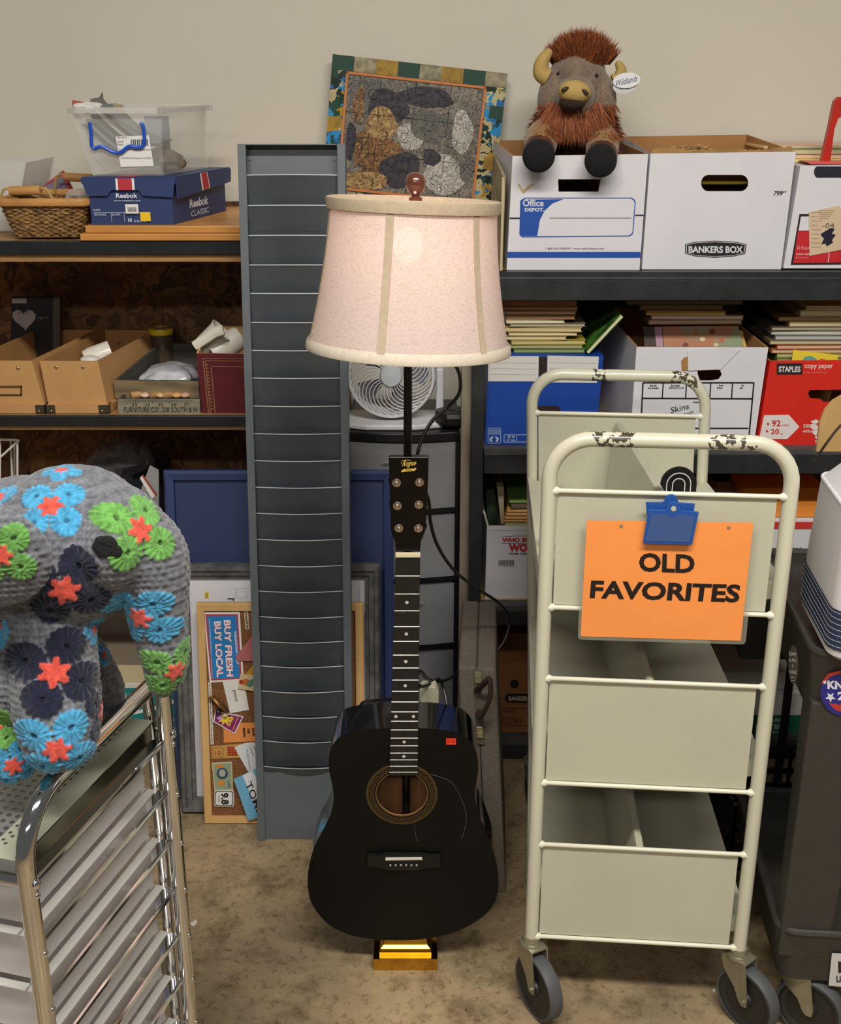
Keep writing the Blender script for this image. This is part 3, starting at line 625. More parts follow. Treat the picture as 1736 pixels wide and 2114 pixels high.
m = M(); m.card(pa, [(1655, 336), (1800, 336), (1800, 341), (1665, 341)], -.03, .03, 0); o = m.obj('foot_plate', C('cf5a55', .4), r); o.location.z += dzz+.001
# tall thin book at left of cartons
r = thing('book', 'tall faded picture book standing edge-on left of the buffalo carton', 'book', (.183, 2.86, 1.2565))
cov = mat('faded_cover', '8d7f5e', .6, c2='b3a682', scale=14, lo=.4, hi=.6)
M().hexa([(.178, 2.690, 1.257), (.184, 2.690, 1.257), (.181, 3.02, 1.257), (.175, 3.02, 1.257), (.180, 2.690, 1.463), (.186, 2.690, 1.463), (.183, 3.02, 1.49), (.177, 3.02, 1.49)]).obj('cover', cov, r)
M().box(.1785, .183, 2.688, 2.70, 1.26, 1.46).obj('pages', C('c4b48c'), r)
# ---------------------------------------------------------------- right shelf books helper
def book(lab, px0, px1, y_top, y_bot, Y, depth, cover, pages='cbbb95', group=None, skew=0, z0=None):
    a = P(px0, y_bot, Y); b = P(px1, y_bot, Y); th = P(px0, y_top, Y).z-a.z; z = a.z if z0 is None else z0
    r = thing('book', lab, 'book', ((a.x+b.x)/2, Y+depth/2, z), group)
    T = Matrix.Translation(((a.x+b.x)/2, Y+depth/2, z)) @ Matrix.Rotation(R(skew), 4, 'Z'); w = b.x-a.x; m = M(T)
    cv = max(.0012, th*.14)
    m.box(-w/2, w/2, -depth/2, depth/2, 0, cv); m.box(-w/2, w/2, -depth/2, depth/2, th-cv, th); m.box(-w/2, -w/2+.002, -depth/2, depth/2, cv, th-cv)
    m.obj('cover', C(cover, .5), r)
    m = M(T); m.box(-w/2+.002, w/2-.002, -depth/2+.002, depth/2-.002, cv, th-cv); m.obj('pages', C(pages, .8), r)
    return z+th+.0003
def stack(lst, Y, z0, where, group, ybot, depth=.24):
    z = z0
    for i, (x0, x1, h, c, pg, nm) in enumerate(lst):
        n = len(lst)-i
        ordn = {1: 'topmost', 2: 'second from top', 3: 'third from top', 4: 'fourth from top', 5: 'fifth from top', 6: 'sixth from top', 7: 'seventh from top', 8: 'eighth from top', 9: 'ninth from top', 10: 'tenth from top', 11: 'eleventh from top', 12: 'twelfth from top', 13: 'thirteenth from top', 14: 'fourteenth from top', 15: 'fifteenth from top'}[n]
        z = book('%s book, %s of the pile %s' % (nm, ordn, where), x0, x1, ybot-h, ybot, Y, depth, c, pg, group, skew=rr.uniform(-2, 2), z0=z)
    return z
# blue carton
bc = mat('royal_blue_carton', '12429c', .5, var=.06, scale=9)
r, pl = carton('archive_box', 'royal blue carton with white taped flaps under a book pile, middle right shelf', 'box', 2.715, (1010, 733), (1246, 735), (1000, 918), (1228, 917), .30, bc, ci, closed=True)
m = M(); m.card(pl, [(1008, 735), (1112, 735), (1111, 787), (1007, 787)], .0005, .0015, 0); m.card(pl, [(1130, 734), (1236, 736), (1232, 790), (1129, 789)], .0005, .0015, 0)
for y in (748, 760, 772): m.card(pl, [(1012, y), (1110, y+1), (1110, y+2), (1012, y+1)], .0016, .0018, 3); m.card(pl, [(1134, y), (1232, y+1), (1232, y+2), (1134, y+1)], .0016, .0018, 3)
m.card(pl, [(1112, 737), (1129, 737), (1129, 775), (1112, 775)], .0005, .0012, 1)
m.rect(pl, 1007, 883, 1034, 884, .0005, .001, 2); m.rect(pl, 1007, 914, 1034, 915, .0005, .001, 2); m.rect(pl, 1007, 883, 1008, 915, .0005, .001, 2); m.rect(pl, 1033, 883, 1034, 915, .0005, .001, 2)
for y in (887, 891, 895): m.rect(pl, 1009, y, 1032, y+1.5, .0005, .001, 2)
for s_ in (-1, 1): m.card(pl, [(1020+s_*2, 900), (1020+s_*8, 903), (1020+s_*10, 908), (1020+s_*5, 913), (1020+s_*3, 911), (1020+s_*6, 907), (1020+s_*3, 905)], .0005, .001, 2)
m.rect(pl, 1040, 897, 1090, 898, .0005, .001, 2); m.rect(pl, 1040, 912, 1090, 913, .0005, .001, 2); m.rect(pl, 1040, 897, 1041, 913, .0005, .001, 2); m.rect(pl, 1066, 897, 1067, 913, .0005, .001, 2)
m.txt(pl, '20 lb', 1047, 899, 1063, 904, .0006, mi=2, bold=.02); m.txt(pl, '75 gsm', 1046, 906, 1063, 911, .0006, mi=2, bold=.02)
m.card(pl, [(1104, 852), (1104, 842), (1108, 838), (1152, 838), (1156, 842), (1156, 852)], .0005, .001, 1)
m.obj('printing', [C('d8d5cf', .7), C('2a1a12'), C('b9c8e8'), C('b8b4ae')], r)
zt = pl.w(1100, 734).z+.0006
stack([(1060, 1208, 9, '4c6a38', '8f9a62', 'green-covered'), (1050, 1203, 8, '6f7f4a', 'b0a878', 'pale green'), (1052, 1205, 9, 'b59f3c', 'c4b684', 'yellow'), (1045, 1170, 8, 'a88a50', 'd8c99c', 'tan'), (1048, 1190, 8, '8a7a4a', 'e0d2a0', 'cream-paged'), (1045, 1202, 10, 'b09a60', 'd0bd88', 'wide buff'), (1050, 1205, 7, '6e6a58', 'b8ae94', 'grey'), (1040, 1160, 7, 'd8cfae', 'd9d0b4', 'white'), (1042, 1185, 9, '5b3d28', 'b3865a', 'brown'), (1040, 1184, 8, '7c5a3c', 'c39a6c', 'light brown'), (1035, 1190, 8, '4a2c1c', 'a0703e', 'dark brown'), (1035, 1188, 10, '8d5430', 'a8683c', 'russet'), (1030, 1185, 11, 'a8683a', 'b9783f', 'orange-brown')], 2.74, zt, 'on the royal blue carton', 'books piled on the royal blue carton', 735)
# green leaning book
pl = Pl(P(1215, 733, 2.72), (1, 0, 1.05), (0, 1, 0)); 
a = P(1216, 731, 2.72); b = P(1287, 655, 2.72); d = (b-a); d.y = 0
r = thing('book', 'green glossy picture book leaning diagonally between the piles on middle shelf', 'book', a)
n = Vector((-d.z, 0, d.x)).normalized()
def slab(o0, o1): 
    return [a+n*o0, b+n*o0, b+n*o0+Vector((0, .25, 0)), a+n*o0+Vector((0, .25, 0)), a+n*o1, b+n*o1, b+n*o1+Vector((0, .25, 0)), a+n*o1+Vector((0, .25, 0))]
M().hexa(slab(.008, .0095)).hexa(slab(0, .0015)).obj('cover', mat('green_cover', '4d8a33', .4, c2='223a1c', scale=30), r)
M().hexa(slab(.0016, .0079)).obj('pages', C('d6cfa8'), r)
# white form carton
def f_hole(): return [(1440, 772), (1440, 762), (1478, 762), (1487, 765), (1490, 774), (1484, 783), (1470, 786), (1445, 786)]
r, pl = carton('archive_box', 'white carton printed with a black-lined form, middle right shelf', 'box', 2.715, (1314, 716), (1586, 717), (1300, 918), (1556, 918), .34, cw, ci, dx=-.035, lift=.03, hole=f_hole())
m = M(); 
def ln(x0, y0, x1, y1, w=3):
    if abs(x1-x0) > abs(y1-y0): m.card(pl, [(x0, y0+w/2), (x1, y1+w/2), (x1, y1-w/2), (x0, y0-w/2)], .0005, .001, 0)
    else: m.card(pl, [(x0-w/2, y0), (x0+w/2, y0), (x1+w/2, y1), (x1-w/2, y1)], .0005, .001, 0)
ln(1327, 790, 1556, 790); ln(1327, 790, 1322, 900); ln(1556, 790, 1546, 900); ln(1325, 822, 1552, 823); ln(1322, 884, 1545, 884)
for x in (1369, 1417, 1467, 1512): ln(x, 790, x-2, 822, 2.5)
for i, (x, t, t2) in enumerate(((1342, 'Box No.', 'No de boite'), (1385, 'Box Location', 'Emplacement de la boite'), (1430, 'Date', 'Date de fin'), (1484, 'From', 'De'), (1530, 'To', 'A'))):
    m.txt(pl, t, x, 794, x+(14, 18, 10, 9, 5)[i], 797.5, .0006, bold=.04); m.txt(pl, t2, x-4, 799, x+(17, 27, 14, 7, 4)[i], 802.5, .0006, bold=.04)
m.txt(pl, 'Contents', 1430, 828, 1444, 831.5, .0006, bold=.04); m.text(pl, 'Skins', (1385, 853), (1424, 843), (1381, 842), .0006, shear=.3); m.text(pl, 'books', (1412, 858), (1432, 852), (1411, 852), .0006, shear=.3)
m.obj('printing', C('1b1b1d'), r)
m = M(); m.card(pl, [(1419, 722), (1519, 717), (1527, 722), (1487, 762), (1420, 765)], .001, .003); m.obj('torn_flap', cw, r); m = M(); m.card(pl, [(1407, 764), (1406, 745), (1412, 738), (1419, 736), (1420, 765)], .0008, .0018); m.obj('torn_patch', ci, r)
# books inside and above
pl2 = Pl(P(1430, 722, 2.80), (1, 0, 0), (0, .35, 1))
r = thing('book', 'nursery picture book with teal and orange cover standing in the form carton', 'book', P(1430, 726, 2.80))
m = M(); m.card(pl2, [(1372, 735), (1367, 673), (1523, 672), (1541, 735)], -.006, 0, 0); m.obj('cover', mat('teal_orange_cover', '84926f', .5, c2='b0704a', scale=16, lo=.45, hi=.6), r)
m = M(); m.txt(pl2, 'Mother Goose', 1374, 700, 1400, 706, .0006, mi=0); 
for k, (x, y, s_) in enumerate(((1435, 690, 5), (1450, 700, 6), (1470, 684, 7), (1490, 702, 5), (1478, 712, 5), (1415, 712, 6))): m.card(pl2, [(x+s_*math.cos(t), y+s_*.8*math.sin(t)) for t in [2*math.pi*j/9 for j in range(9)]], .0005, .0008, 1+k % 3)
m.obj('cover_picture', [C('b9b06a'), C('c4603a'), C('d8c79a'), C('6a3d34')], r)
m = M(); m.card(pl2, [(1530, 735), (1522, 680), (1534, 682), (1549, 735)], -.012, -.008, 0); tag(m.obj('book', C('c9a23a')), 'thin yellow book behind the nursery picture book', 'book')
m = M(); m.card(pl2, [(1332, 735), (1328, 674), (1352, 674), (1356, 735)], -.010, -.003, 0); tag(m.obj('book', C('3b2a24')), 'dark brown book at the left inside the form carton', 'book')
m = M(); m.card(pl2, [(1357, 735), (1351, 674), (1366, 674), (1371, 735)], -.008, -.001, 0); tag(m.obj('book', C('b08aa0')), 'narrow lilac book beside the nursery picture book', 'book')
z = P(1440, 670, 2.80).z
stack([(1335, 1530, 10, '8a6a50', 'c9ae86', 'brown-edged'), (1345, 1535, 8, 'b58a7a', 'd6c8a8', 'pinkish'), (1336, 1500, 10, 'b3913f', 'cfa860', 'yellow-striped'), (1318, 1490, 11, '7c5f3c', '9c7b50', 'thick dull brown'), (1290, 1530, 9, '4b3a28', '8a6d48', 'wide dark')], 2.80, z, 'above the form carton', 'books piled above the form carton', 670)
# red carton
rc = mat('red_carton', 'd92a1c', .45, var=.05, scale=9)
r, pl = carton('paper_box', 'bright red copy paper carton at the right end of middle shelf', 'box', 2.715, (1590, 745), (1850, 742), (1562, 922), (1810, 922), .30, rc, ci, dx=-.02, lift=.0, hole=[(1668, 812), (1672, 805), (1760, 804), (1760, 830), (1700, 830), (1694, 824), (1672, 822)])
m = M(); m.rect(pl, 1603, 750, 1656, 773, .0005, .001, 0); m.txt(pl, 'STAPLES', 1607, 756, 1652, 768, .0012, mi=1, bold=.03); m.txt(pl, 'copy paper', 1661, 753, 1719, 763, .0006, mi=1, bold=.01); m.txt(pl, 'for laser, high-volume jobs', 1659, 767, 1706, 771, .0006, mi=3)
m.card(pl, [(1577, 857), (1628, 856), (1650, 881), (1625, 906), (1567, 906)], .0005, .001, 1); m.txt(pl, '92', 1593, 867, 1611, 880, .0012, mi=2, bold=.02); m.txt(pl, 'bright', 1613, 875, 1628, 880, .0012, mi=2); m.txt(pl, '20', 1591, 885, 1608, 896, .0012, mi=2, bold=.02); m.txt(pl, 'lb', 1611, 893, 1615, 897, .0012, mi=2)
def star(x, y, s): return [(x+(s if k % 2 else s*.42)*math.sin(k*math.pi/5+math.pi), y+(s if k % 2 else s*.42)*math.cos(k*math.pi/5+math.pi)) for k in range(10)]
m.card(pl, star(1585, 875, 4), .0012, .0015, 2); m.card(pl, star(1583, 890, 4), .0012, .0015, 2)
m.txt(pl, '5000 sheets', 1658, 875, 1704, 883, .0006, mi=1, bold=.01); m.txt(pl, 'white', 1657, 886, 1678, 893, .0006, mi=1, bold=.01)
for k in range(14):
    x, y = rr.uniform(1680, 1730), rr.uniform(862, 920); m.card(pl, [(x+rr.uniform(4, 11)*math.cos(t), y+rr.uniform(3, 9)*math.sin(t)) for t in [2*math.pi*j/7 for j in range(7)]], .0005, .0009, 1)
m.obj('printing', [C('241a1c'), C('e6dcd8'), C('c8232a'), C('e89080')], r)
z = P(1600, 742, 2.74).z
stack([(1600, 1800, 10, '6d7638', 'a39a6c', 'olive'), (1604, 1800, 9, '84984a', 'b8b280', 'lime green'), (1590, 1790, 8, 'b0703c', 'd0b890', 'orange'), (1598, 1800, 9, 'a83a2c', 'cdb48c', 'red-brown'), (1585, 1800, 9, '7a6a4a', 'c8ba92', 'drab'), (1595, 1800, 10, '6a6f78', 'b8b6ae', 'slate'), (1590, 1800, 9, '8d8a80', 'c9c4b4', 'pale grey'), (1584, 1800, 8, '4c443a', 'a89c80', 'charcoal'), (1620, 1800, 10, 'b49a6a', 'd6c8a0', 'beige'), (1600, 1790, 9, '6b5034', 'b08a58', 'brown'), (1640, 1800, 13, '9c8866', 'cbb88e', 'thick tan'), (1655, 1800, 9, 'c0aa78', 'd8caa0', 'cream')], 2.76, z-.012, 'in the red carton', 'books piled in the red carton', 742)
m = M(); pl3 = Pl(P(1680, 745, 2.735), (1, 0, 0), (0, .15, 1)); m.card(pl3, [(1634, 748), (1638, 722), (1731, 733), (1727, 749)], -.002, 0, 0); m.card(pl3, [(1655, 748), (1660, 737), (1672, 734), (1685, 740), (1688, 749)], .0004, .0008, 1); m.card(pl3, [(1690, 748), (1692, 741), (1702, 741), (1704, 748)], .0004, .0008, 2)
tag(m.obj('picture_card', [C('e3c62c'), C('5a9c8a'), C('c8502a')]), 'bright yellow picture card at the front of the red carton', 'card')
# ---------------------------------------------------------------- right shelf, lower rows
r, pl = carton('archive_box', 'white carton with red and black lettering behind the cream book truck', 'box', 2.73, (1005, 1086), (1230, 1086), (1001, 1238), (1222, 1238), .30, cw, C('d8cfc4'), t=.005, dx=-.02, lift=.03)
m = M(); m.rect(pl, 1010, 1094, 1224, 1095, .0005, .0008, 2)
m.txt(pl, 'WHO BUYS', 1036, 1110, 1110, 1119, .0006, mi=0, bold=.05); m.card(pl, [(1034, 1108), (1060, 1106), (1110, 1106), (1110, 1107), (1060, 1107)], .0005, .0008, 1); m.card(pl, [(1036, 1121), (1110, 1120), (1110, 1121), (1036, 1122)], .0005, .0008, 1)
m.txt(pl, 'WOW', 1050, 1122, 1110, 1139, .0006, mi=0, bold=.06); m.txt(pl, 'FOR ORDERS', 1052, 1141, 1110, 1145, .0006, mi=1, bold=.03)
for k in range(16): m.rect(pl, 1029+k*2.1, 1156, 1029.8+k*2.1+(k*7 % 3)*.4, 1167, .0005, .0008, 1)
m.txt(pl, '1 42738 62000 5', 1026, 1168, 1066, 1170, .0006, mi=1)
m.obj('printing', [C('bb2230'), C('26262a'), C('b5b0ac')], r)
z = P(1050, 1086, 2.80).z
stack([(1044, 1200, 17, '8a8a52', 'c9bf86', 'thick green-tinted'), (1036, 1200, 6, 'a06a34', 'd6a868', 'tattered orange'), (1040, 1200, 6, 'b07a3e', 'dcb478', 'worn tan'), (1044, 1200, 8, '8f5f34', 'd8ab6a', 'frayed brown'), (1048, 1200, 7, 'c79a50', 'd8b070', 'yellowed'), (1050, 1200, 12, '4a4030', '6a5c44', 'dark olive'), (1048, 1200, 6, '6a9a44', '9cb86a', 'bright green')], 2.78, z-.004, 'on the carton with red lettering', 'books in the red-lettered carton', 1086)
tag(M().hexa([P(1007, 1084, 2.80), P(1026, 1084, 2.80), P(1026, 1084, 2.80)+Vector((0, .2, 0)), P(1007, 1084, 2.80)+Vector((0, .2, 0)), P(1003, 1010, 2.80), P(1020, 1010, 2.80), P(1020, 1010, 2.80)+Vector((0, .2, 0)), P(1003, 1010, 2.80)+Vector((0, .2, 0))]).obj('book', mat('dark_green_cover', '1c2a1e', .4, c2='33452f', scale=40)), 'dark green book standing at the left inside the red-lettered carton', 'book')
tag(M().hexa([P(1034, 1082, 2.77), P(1040, 1082, 2.77), P(1040, 1082, 2.77)+Vector((0, .2, 0)), P(1034, 1082, 2.77)+Vector((0, .2, 0)), P(1026, 1005, 2.77), P(1040, 1005, 2.77), P(1040, 1005, 2.77)+Vector((0, .2, 0)), P(1026, 1005, 2.77)+Vector((0, .2, 0))]).obj('book', C('a09478')), 'grey-tan book leaning beside the frayed pile in the red-lettered carton', 'book')
# second such carton far right, seen past the truck
r, pl = carton('archive_box', 'white carton with an orange-red top strip seen past the right post of the book truck', 'box', 2.73, (1500, 1075), (1745, 1075), (1490, 1238), (1735, 1238), .30, cw, ci, closed=True)
m = M(); m.card(pl, [(1500, 1077), (1745, 1077), (1744, 1092), (1500, 1092)], .0005, .001, 0); m.txt(pl, 'WOW', 1610, 1130, 1654, 1148, .0006, mi=1, bold=.06); m.txt(pl, 'SUPPLIES', 1620, 1151, 1652, 1158, .0006, mi=1, bold=.03); m.obj('printing', [C('cf3a2c'), C('26262a')], r)
zt = pl.w(1600, 1074).z
tag(M().box(pl.w(1560, 1100).x, pl.w(1740, 1100).x, 2.75, 3.0, zt+.001, zt+.03).obj('paper_ream', C('e38a30', .6)), 'orange paper ream on the carton seen between truck post and white bag', 'paper')
a = P(1487, 1004, 2.8)
tag(M().box(a.x-.10, a.x+.02, 2.76, 2.98, zt+.001, zt+.03).obj('book', C('8f7a58')), 'tan book lying right of the black arched bookend behind the truck', 'book')
# bottom row
r, pl = carton('archive_box', 'brown archive carton with black badge and red handwriting behind the brown case', 'box', 2.72, (985, 1367), (1200, 1370), (990, 1540), (1195, 1540), .32, mat('brown_carton', '96643a', .75, var=.05, scale=9), ci, closed=True, t=.004)
m = M(); m.card(pl, [(1043, 1436), (1049, 1432), (1110, 1432), (1110, 1452), (1049, 1450), (1043, 1446)], .0005, .001, 0); m.txt(pl, 'BANKERS BOX', 1050, 1437, 1118, 1446, .0012, mi=1, bold=.03); m.card(pl, [(1062+9*math.cos(t), 1412+9*math.sin(t)) for t in [k*.52 for k in range(12)]], .0005, .001, 0)
for y in (1441, 1462, 1497, 1512, 1522): m.rect(pl, 1012, y, 1042 if y == 1441 else 1190, y+1, .0005, .0008, 0)
m.txt(pl, 'CONTENTS:', 1032, 1466, 1064, 1471, .0006, mi=0); m.txt(pl, 'BOOKS', 1031, 1480, 1078, 1494, .0006, mi=2, shear=.2); m.txt(pl, 'FRAGILE', 1036, 1515, 1062, 1520, .0006, mi=0)
m.obj('printing', [C('24191a'), C('d9c7a8'), C('7a2a1c')], r)
r, pl = carton('storage_box', 'white and green box with cut-off lettering seen between truck and grey cart', 'box', 2.72, (1540, 1432), (1720, 1432), (1535, 1558), (1712, 1558), .3, C('e0e0da', .6), ci, closed=True)
m = M(); m.rect(pl, 1540, 1476, 1716, 1545, .0005, .001, 0)
m.txt(pl, 'STORAGE', 1562, 1481, 1624, 1490, .0012, mi=1, bold=.03); m.txt(pl, 'LETTER', 1560, 1495, 1618, 1504, .0012, mi=1, bold=.03); m.txt(pl, 'FILE', 1594, 1509, 1626, 1518, .0012, mi=1, bold=.03); m.txt(pl, 'SIDE WALLS', 1576, 1521, 1616, 1526, .0012, mi=1); m.txt(pl, 'AND PANELS', 1574, 1529, 1614, 1534, .0012, mi=1); m.txt(pl, 'PANEL BOTTOM', 1572, 1537, 1626, 1542, .0012, mi=1)
m.obj('printing', [C('136b49'), C('cfe0d4')], r)
zt = pl.w(1600, 1432).z
tag(M().box(pl.w(1480, 1400).x, pl.w(1700, 1400).x, 2.74, 3.02, zt+.001, zt+.05).obj('storage_box', C('e0dfda', .6), bevel=.003), 'flat white box stacked on the green lettered box', 'box')
# tower fan, device
YD = 2.72
r = thing('drawer_tower', 'tall black drawer tower with four milky plastic drawers beside the shelf post', 'drawers', (-.08, 2.88, 0))
x0, x1 = -.176, .094
zz_ = [P(940, y, YD).z for y in (912, 1050, 1062, 1192, 1205, 1330, 1345, 1490, 1503)]
pc = mat('black_plastic', '17181a', .35)
m = M(); pts = [(x0, 3.04), (x0, YD+.012)]+[(x0+(x1-x0)*k/12, YD+.012-.02*math.sin(math.pi*k/12)) for k in range(1, 12)]+[(x1, YD+.012), (x1, 3.04)]
m.prism(pts, zz_[0]-.002, zz_[0]+.022); m.obj('top_cover', pc, r, bevel=.003)
m = M()
for x in (x0, x1-.010): m.box(x, x+.012, YD+.012, 3.04, 0.0, zz_[0]-.002)
m.obj('frame', pc, r)
mil = clearmat('milky_drawer', 'a9aaac', .55, .3)
for k in range(4):
    za, zb_ = zz_[2*k+0]-.004, (zz_[2*k+1])
    m = M(); m.prism([(p[0]+(.004 if p[0] < 0 else -.010), p[1]) for p in pts if p[1] < 3]+[(x1-.012, YD+.02), (x0+.014, YD+.02)], zb_, za); 
    m.box(x0+.02, x1-.02, YD+.02, 3.0, zb_, zb_+.003); m.box(x0+.02, x0+.023, YD+.02, 3.0, zb_, za-.02); m.box(x1-.023, x1-.02, YD+.02, 3.0, zb_, za-.02)
    d = m.obj('drawer', mil, r)
    m = M(); m.prism([(p[0], p[1]) for p in pts if p[1] < 3]+[(x1, YD+.03), (x0, YD+.03)], zb_-.012, zb_-.002); m.obj('divider_strip', pc, r)
    m = M(); cx = (x0+x1)/2; m.box(cx-.05, cx+.05, YD-.017, YD-.010, za-.045, za-.041); m.obj('grip', mil, d)
ZT = zz_[0]+.0225
# fan
c = P(808, 772, 2.80); r = thing('desk_fan', 'small white desk fan with spiral grille standing on the drawer tower', 'fan', (c.x, 2.82, ZT))
fw = mat('white_plastic', 'cfcfd4', .35); c.z = P(808, 770, 2.80).z; R0 = .104
A = Matrix.Rotation(R(90), 4, 'X')
M().lathe([(R0, .03), (R0+.006, .0), (R0+.002, -.04), (R0-.006, -.04), (R0-.004, 0), (R0-.006, .03)], c, A, 40, close=True).obj('ring', fw, r, smooth=True)
g = M()
for k in range(34):
    t0 = 2*math.pi*k/34; pts = []
    for j in range(8):
        q = j/7; rad = .026+(R0-.029)*q; t = t0+1.0*q*q; pts.append(c+Vector((rad*math.cos(t), -.030+.008*q, rad*math.sin(t))))
    g.tube(pts, .0014, 5)
g.obj('grille', fw, r, smooth=True)
M().lathe([(0, .040), (.024, .038), (.028, .030), (.028, .0), (0, 0)], c, A, 28).obj('hub', C('bcc2c8', .35), r, smooth=True)
m = M()
for k in range(5):
    t = 2*math.pi*k/5; pts = [c+Vector((rad*math.cos(t+tt), .0+.012*math.sin(tt*2), rad*math.sin(t+tt))) for rad, tt in ((.02, -.15), (.085, -.35), (.09, 0), (.085, .35), (.02, .3))]
    a = m.vs([p+Vector((0, -.001, 0)) for p in pts]); b = m.vs([p+Vector((0, .001, 0)) for p in pts]); m.f(a); m.f(list(reversed(b)))
    for i in range(5): m.f([a[i], b[i], b[(i+1) % 5], a[(i+1) % 5]])
m.obj('blade', mat('grey_blade', '6e6f72', .4), r)
m = M(); 
for s_ in (-1, 1): m.prism([(c.x+s_*(R0+.004), 2.80), (c.x+s_*(R0+.022), 2.80), (c.x+s_*(R0+.022), 2.83), (c.x+s_*(R0+.004), 2.83)], ZT+.01, c.z+.01)
m.obj('yoke', fw, r, bevel=.003)
m = M(); m.prism([(c.x-R0-.02, 2.76), (c.x-.06, 2.735), (c.x+.06, 2.735), (c.x+R0+.022, 2.76), (c.x+R0+.022, 2.88), (c.x-R0-.02, 2.88)], ZT+.0005, ZT+.014); m.obj('base', fw, r, bevel=.004)
# black device
c = P(932, 893, 2.745); r = thing('plastic_device', 'black eight-sided plastic device with ports on the drawer tower corner', 'device', (c.x+.005, 2.775, ZT))
m = M(); m.lathe([(.030, 0), (.046, .012), (.048, .030), (.044, .040), (.020, .043), (0, .043)], (c.x+.005, 2.775, ZT+.0005), Matrix.Rotation(R(22.5), 4, 'Z'), 8); m.obj('body', mat('device_black', '121214', .4), r, bevel=.003)
for dx in (-.006, .008): M().cyl((c.x+.005+dx, 2.729, ZT+.022), (c.x+.005+dx, 2.7315, ZT+.022), .0042, .0042, 14).obj('port', C('050506', .3), r)
M().lathe([(0, 0), (.009, 0), (.009, .001), (.0075, .001), (0, .0005)], (c.x, 2.772, ZT+.0438), None, 20).obj('button', C('202022', .4), r)
# ---------------------------------------------------------------- leaning boards
dk = C('1a1a1c')
def frame_quad(pl, TL, TR, BL, BR): return [Vector(pl.uv(*p)) for p in (BL, BR, TR, TL)]
def framed(name, lab, cat, pl, x0, x1, y0, y1, bw, depth, prof, mfr, mface, loc, facez=-.010):
    r = thing(name, lab, cat, loc)
    m = M(pl.T)   # profile: list of (inset, height) swept round the rectangle
    cs = [(x0, y0, 1, 1), (x1, y0, -1, 1), (x1, y1, -1, -1), (x0, y1, 1, -1)]
    rings = [m.vs([(x+sx*i, y+sy*i, h) for i, h in prof]) for x, y, sx, sy in cs]
    n = len(prof)
    for k in range(4):
        a, b = rings[k], rings[(k+1) % 4]
        for j in range(n): m.f([a[j], b[j], b[(j+1) % n], a[(j+1) % n]])
    m.T = None; m.obj('frame', mfr, r)
    m = M(pl.T); m.box(x0+bw*.9, x1-bw*.9, y0+bw*.9, y1-bw*.9, facez-.004, facez); m.T = None; m.obj('face_panel', mface, r)
    return r
# blue board
pb = LP(2.508, 2.625, .80)
u0, v1 = pb.uv(328, 970); u1, _ = pb.uv(812, 980); u0b, v0 = pb.uv(380, 1646)
ub = mat('navy_board_paint', '2c3960', .55, var=.03, scale=4, bump=.05, bscale=200)
framed('notice_board', 'large plain blue board with raised blue rim leaning behind the grey frame', 'board', pb, (u0+u0b)/2, u1, 0, v1, .026, .02, [(0, -.008), (0, .012), (.006, .017), (.022, .012), (.024, -.008)], C('36456f', .4), ub, (pb.w(570, 1646).x, 2.51, 0), facez=.002)
# grey frame with poster
pg = LP(2.452, 2.560, .66)
u0, v1 = pg.uv(366, 1163); u1, _ = pg.uv(785, 1160); 
gf = mat('grey_wood_frame', '6f6f6c', .45, c2='4d4e4e', scale=30, stretch=(1, 1, 1), bump=.2, bscale=80)
r = framed('framed_poster', 'grey wooden picture frame around a white poster behind the cork board', 'frame', pg, pg.uv(370, 1400)[0]-.004, u1, 0, v1, .036, .02, [(0, -.010), (0, .010), (.005, .022), (.013, .022), (.015, .016), (.026, .014), (.028, .008), (.036, .006), (.036, -.010)], gf, C('dcdbe2', .6), (pg.w(575, 1650).x, 2.45, 0), facez=.0)
r2 = M()
r2.rect(pg, 423, 1222, 431, 1235, .0005, .001, 1); r2.txt(pg, '$2', 424, 1224, 430, 1234, .0012, mi=0)
cc = Vector(pg.uv(499, 1227))
r2.T = pg.T
for k in range(14): r2.prism([(cc.x-.016+k*.0026, cc.y+.0135), (cc.x-.015+k*.0026, cc.y+.0135), (cc.x-.015+k*.0026, cc.y+.0145), (cc.x-.016+k*.0026, cc.y+.0145)], .0005, .0008)
for k in range(9): r2.prism([(cc.x-.0145, cc.y+.012-k*.0026), (cc.x-.0135, cc.y+.012-k*.0026), (cc.x-.0135, cc.y+.011-k*.0026), (cc.x-.0145, cc.y+.011-k*.0026)], .0005, .0008)
sp = stadium(cc.x-.011, cc.y-.009, cc.x+.011, cc.y+.009, .006, 5); si = stadium(cc.x-.0105, cc.y-.0085, cc.x+.0105, cc.y+.0085, .0055, 5)
r2.prism(sp, .0005, .0007, 2); r2.prism(si, .0008, .0009, 3); r2.T = None
r2.rect(pg, 470, 1235, 483, 1237, .0005, .001, 0); r2.rect(pg, 481, 1235, 483, 1241, .0005, .001, 0)
for k in range(10): r2.rect(pg, 741, 1213+k*3, 742, 1214+k*3, .0005, .001, 0)
r2.obj('poster_marks', [dk, C('e4cf22'), C('9a9aa2'), C('dcdbe2', .6)], r)
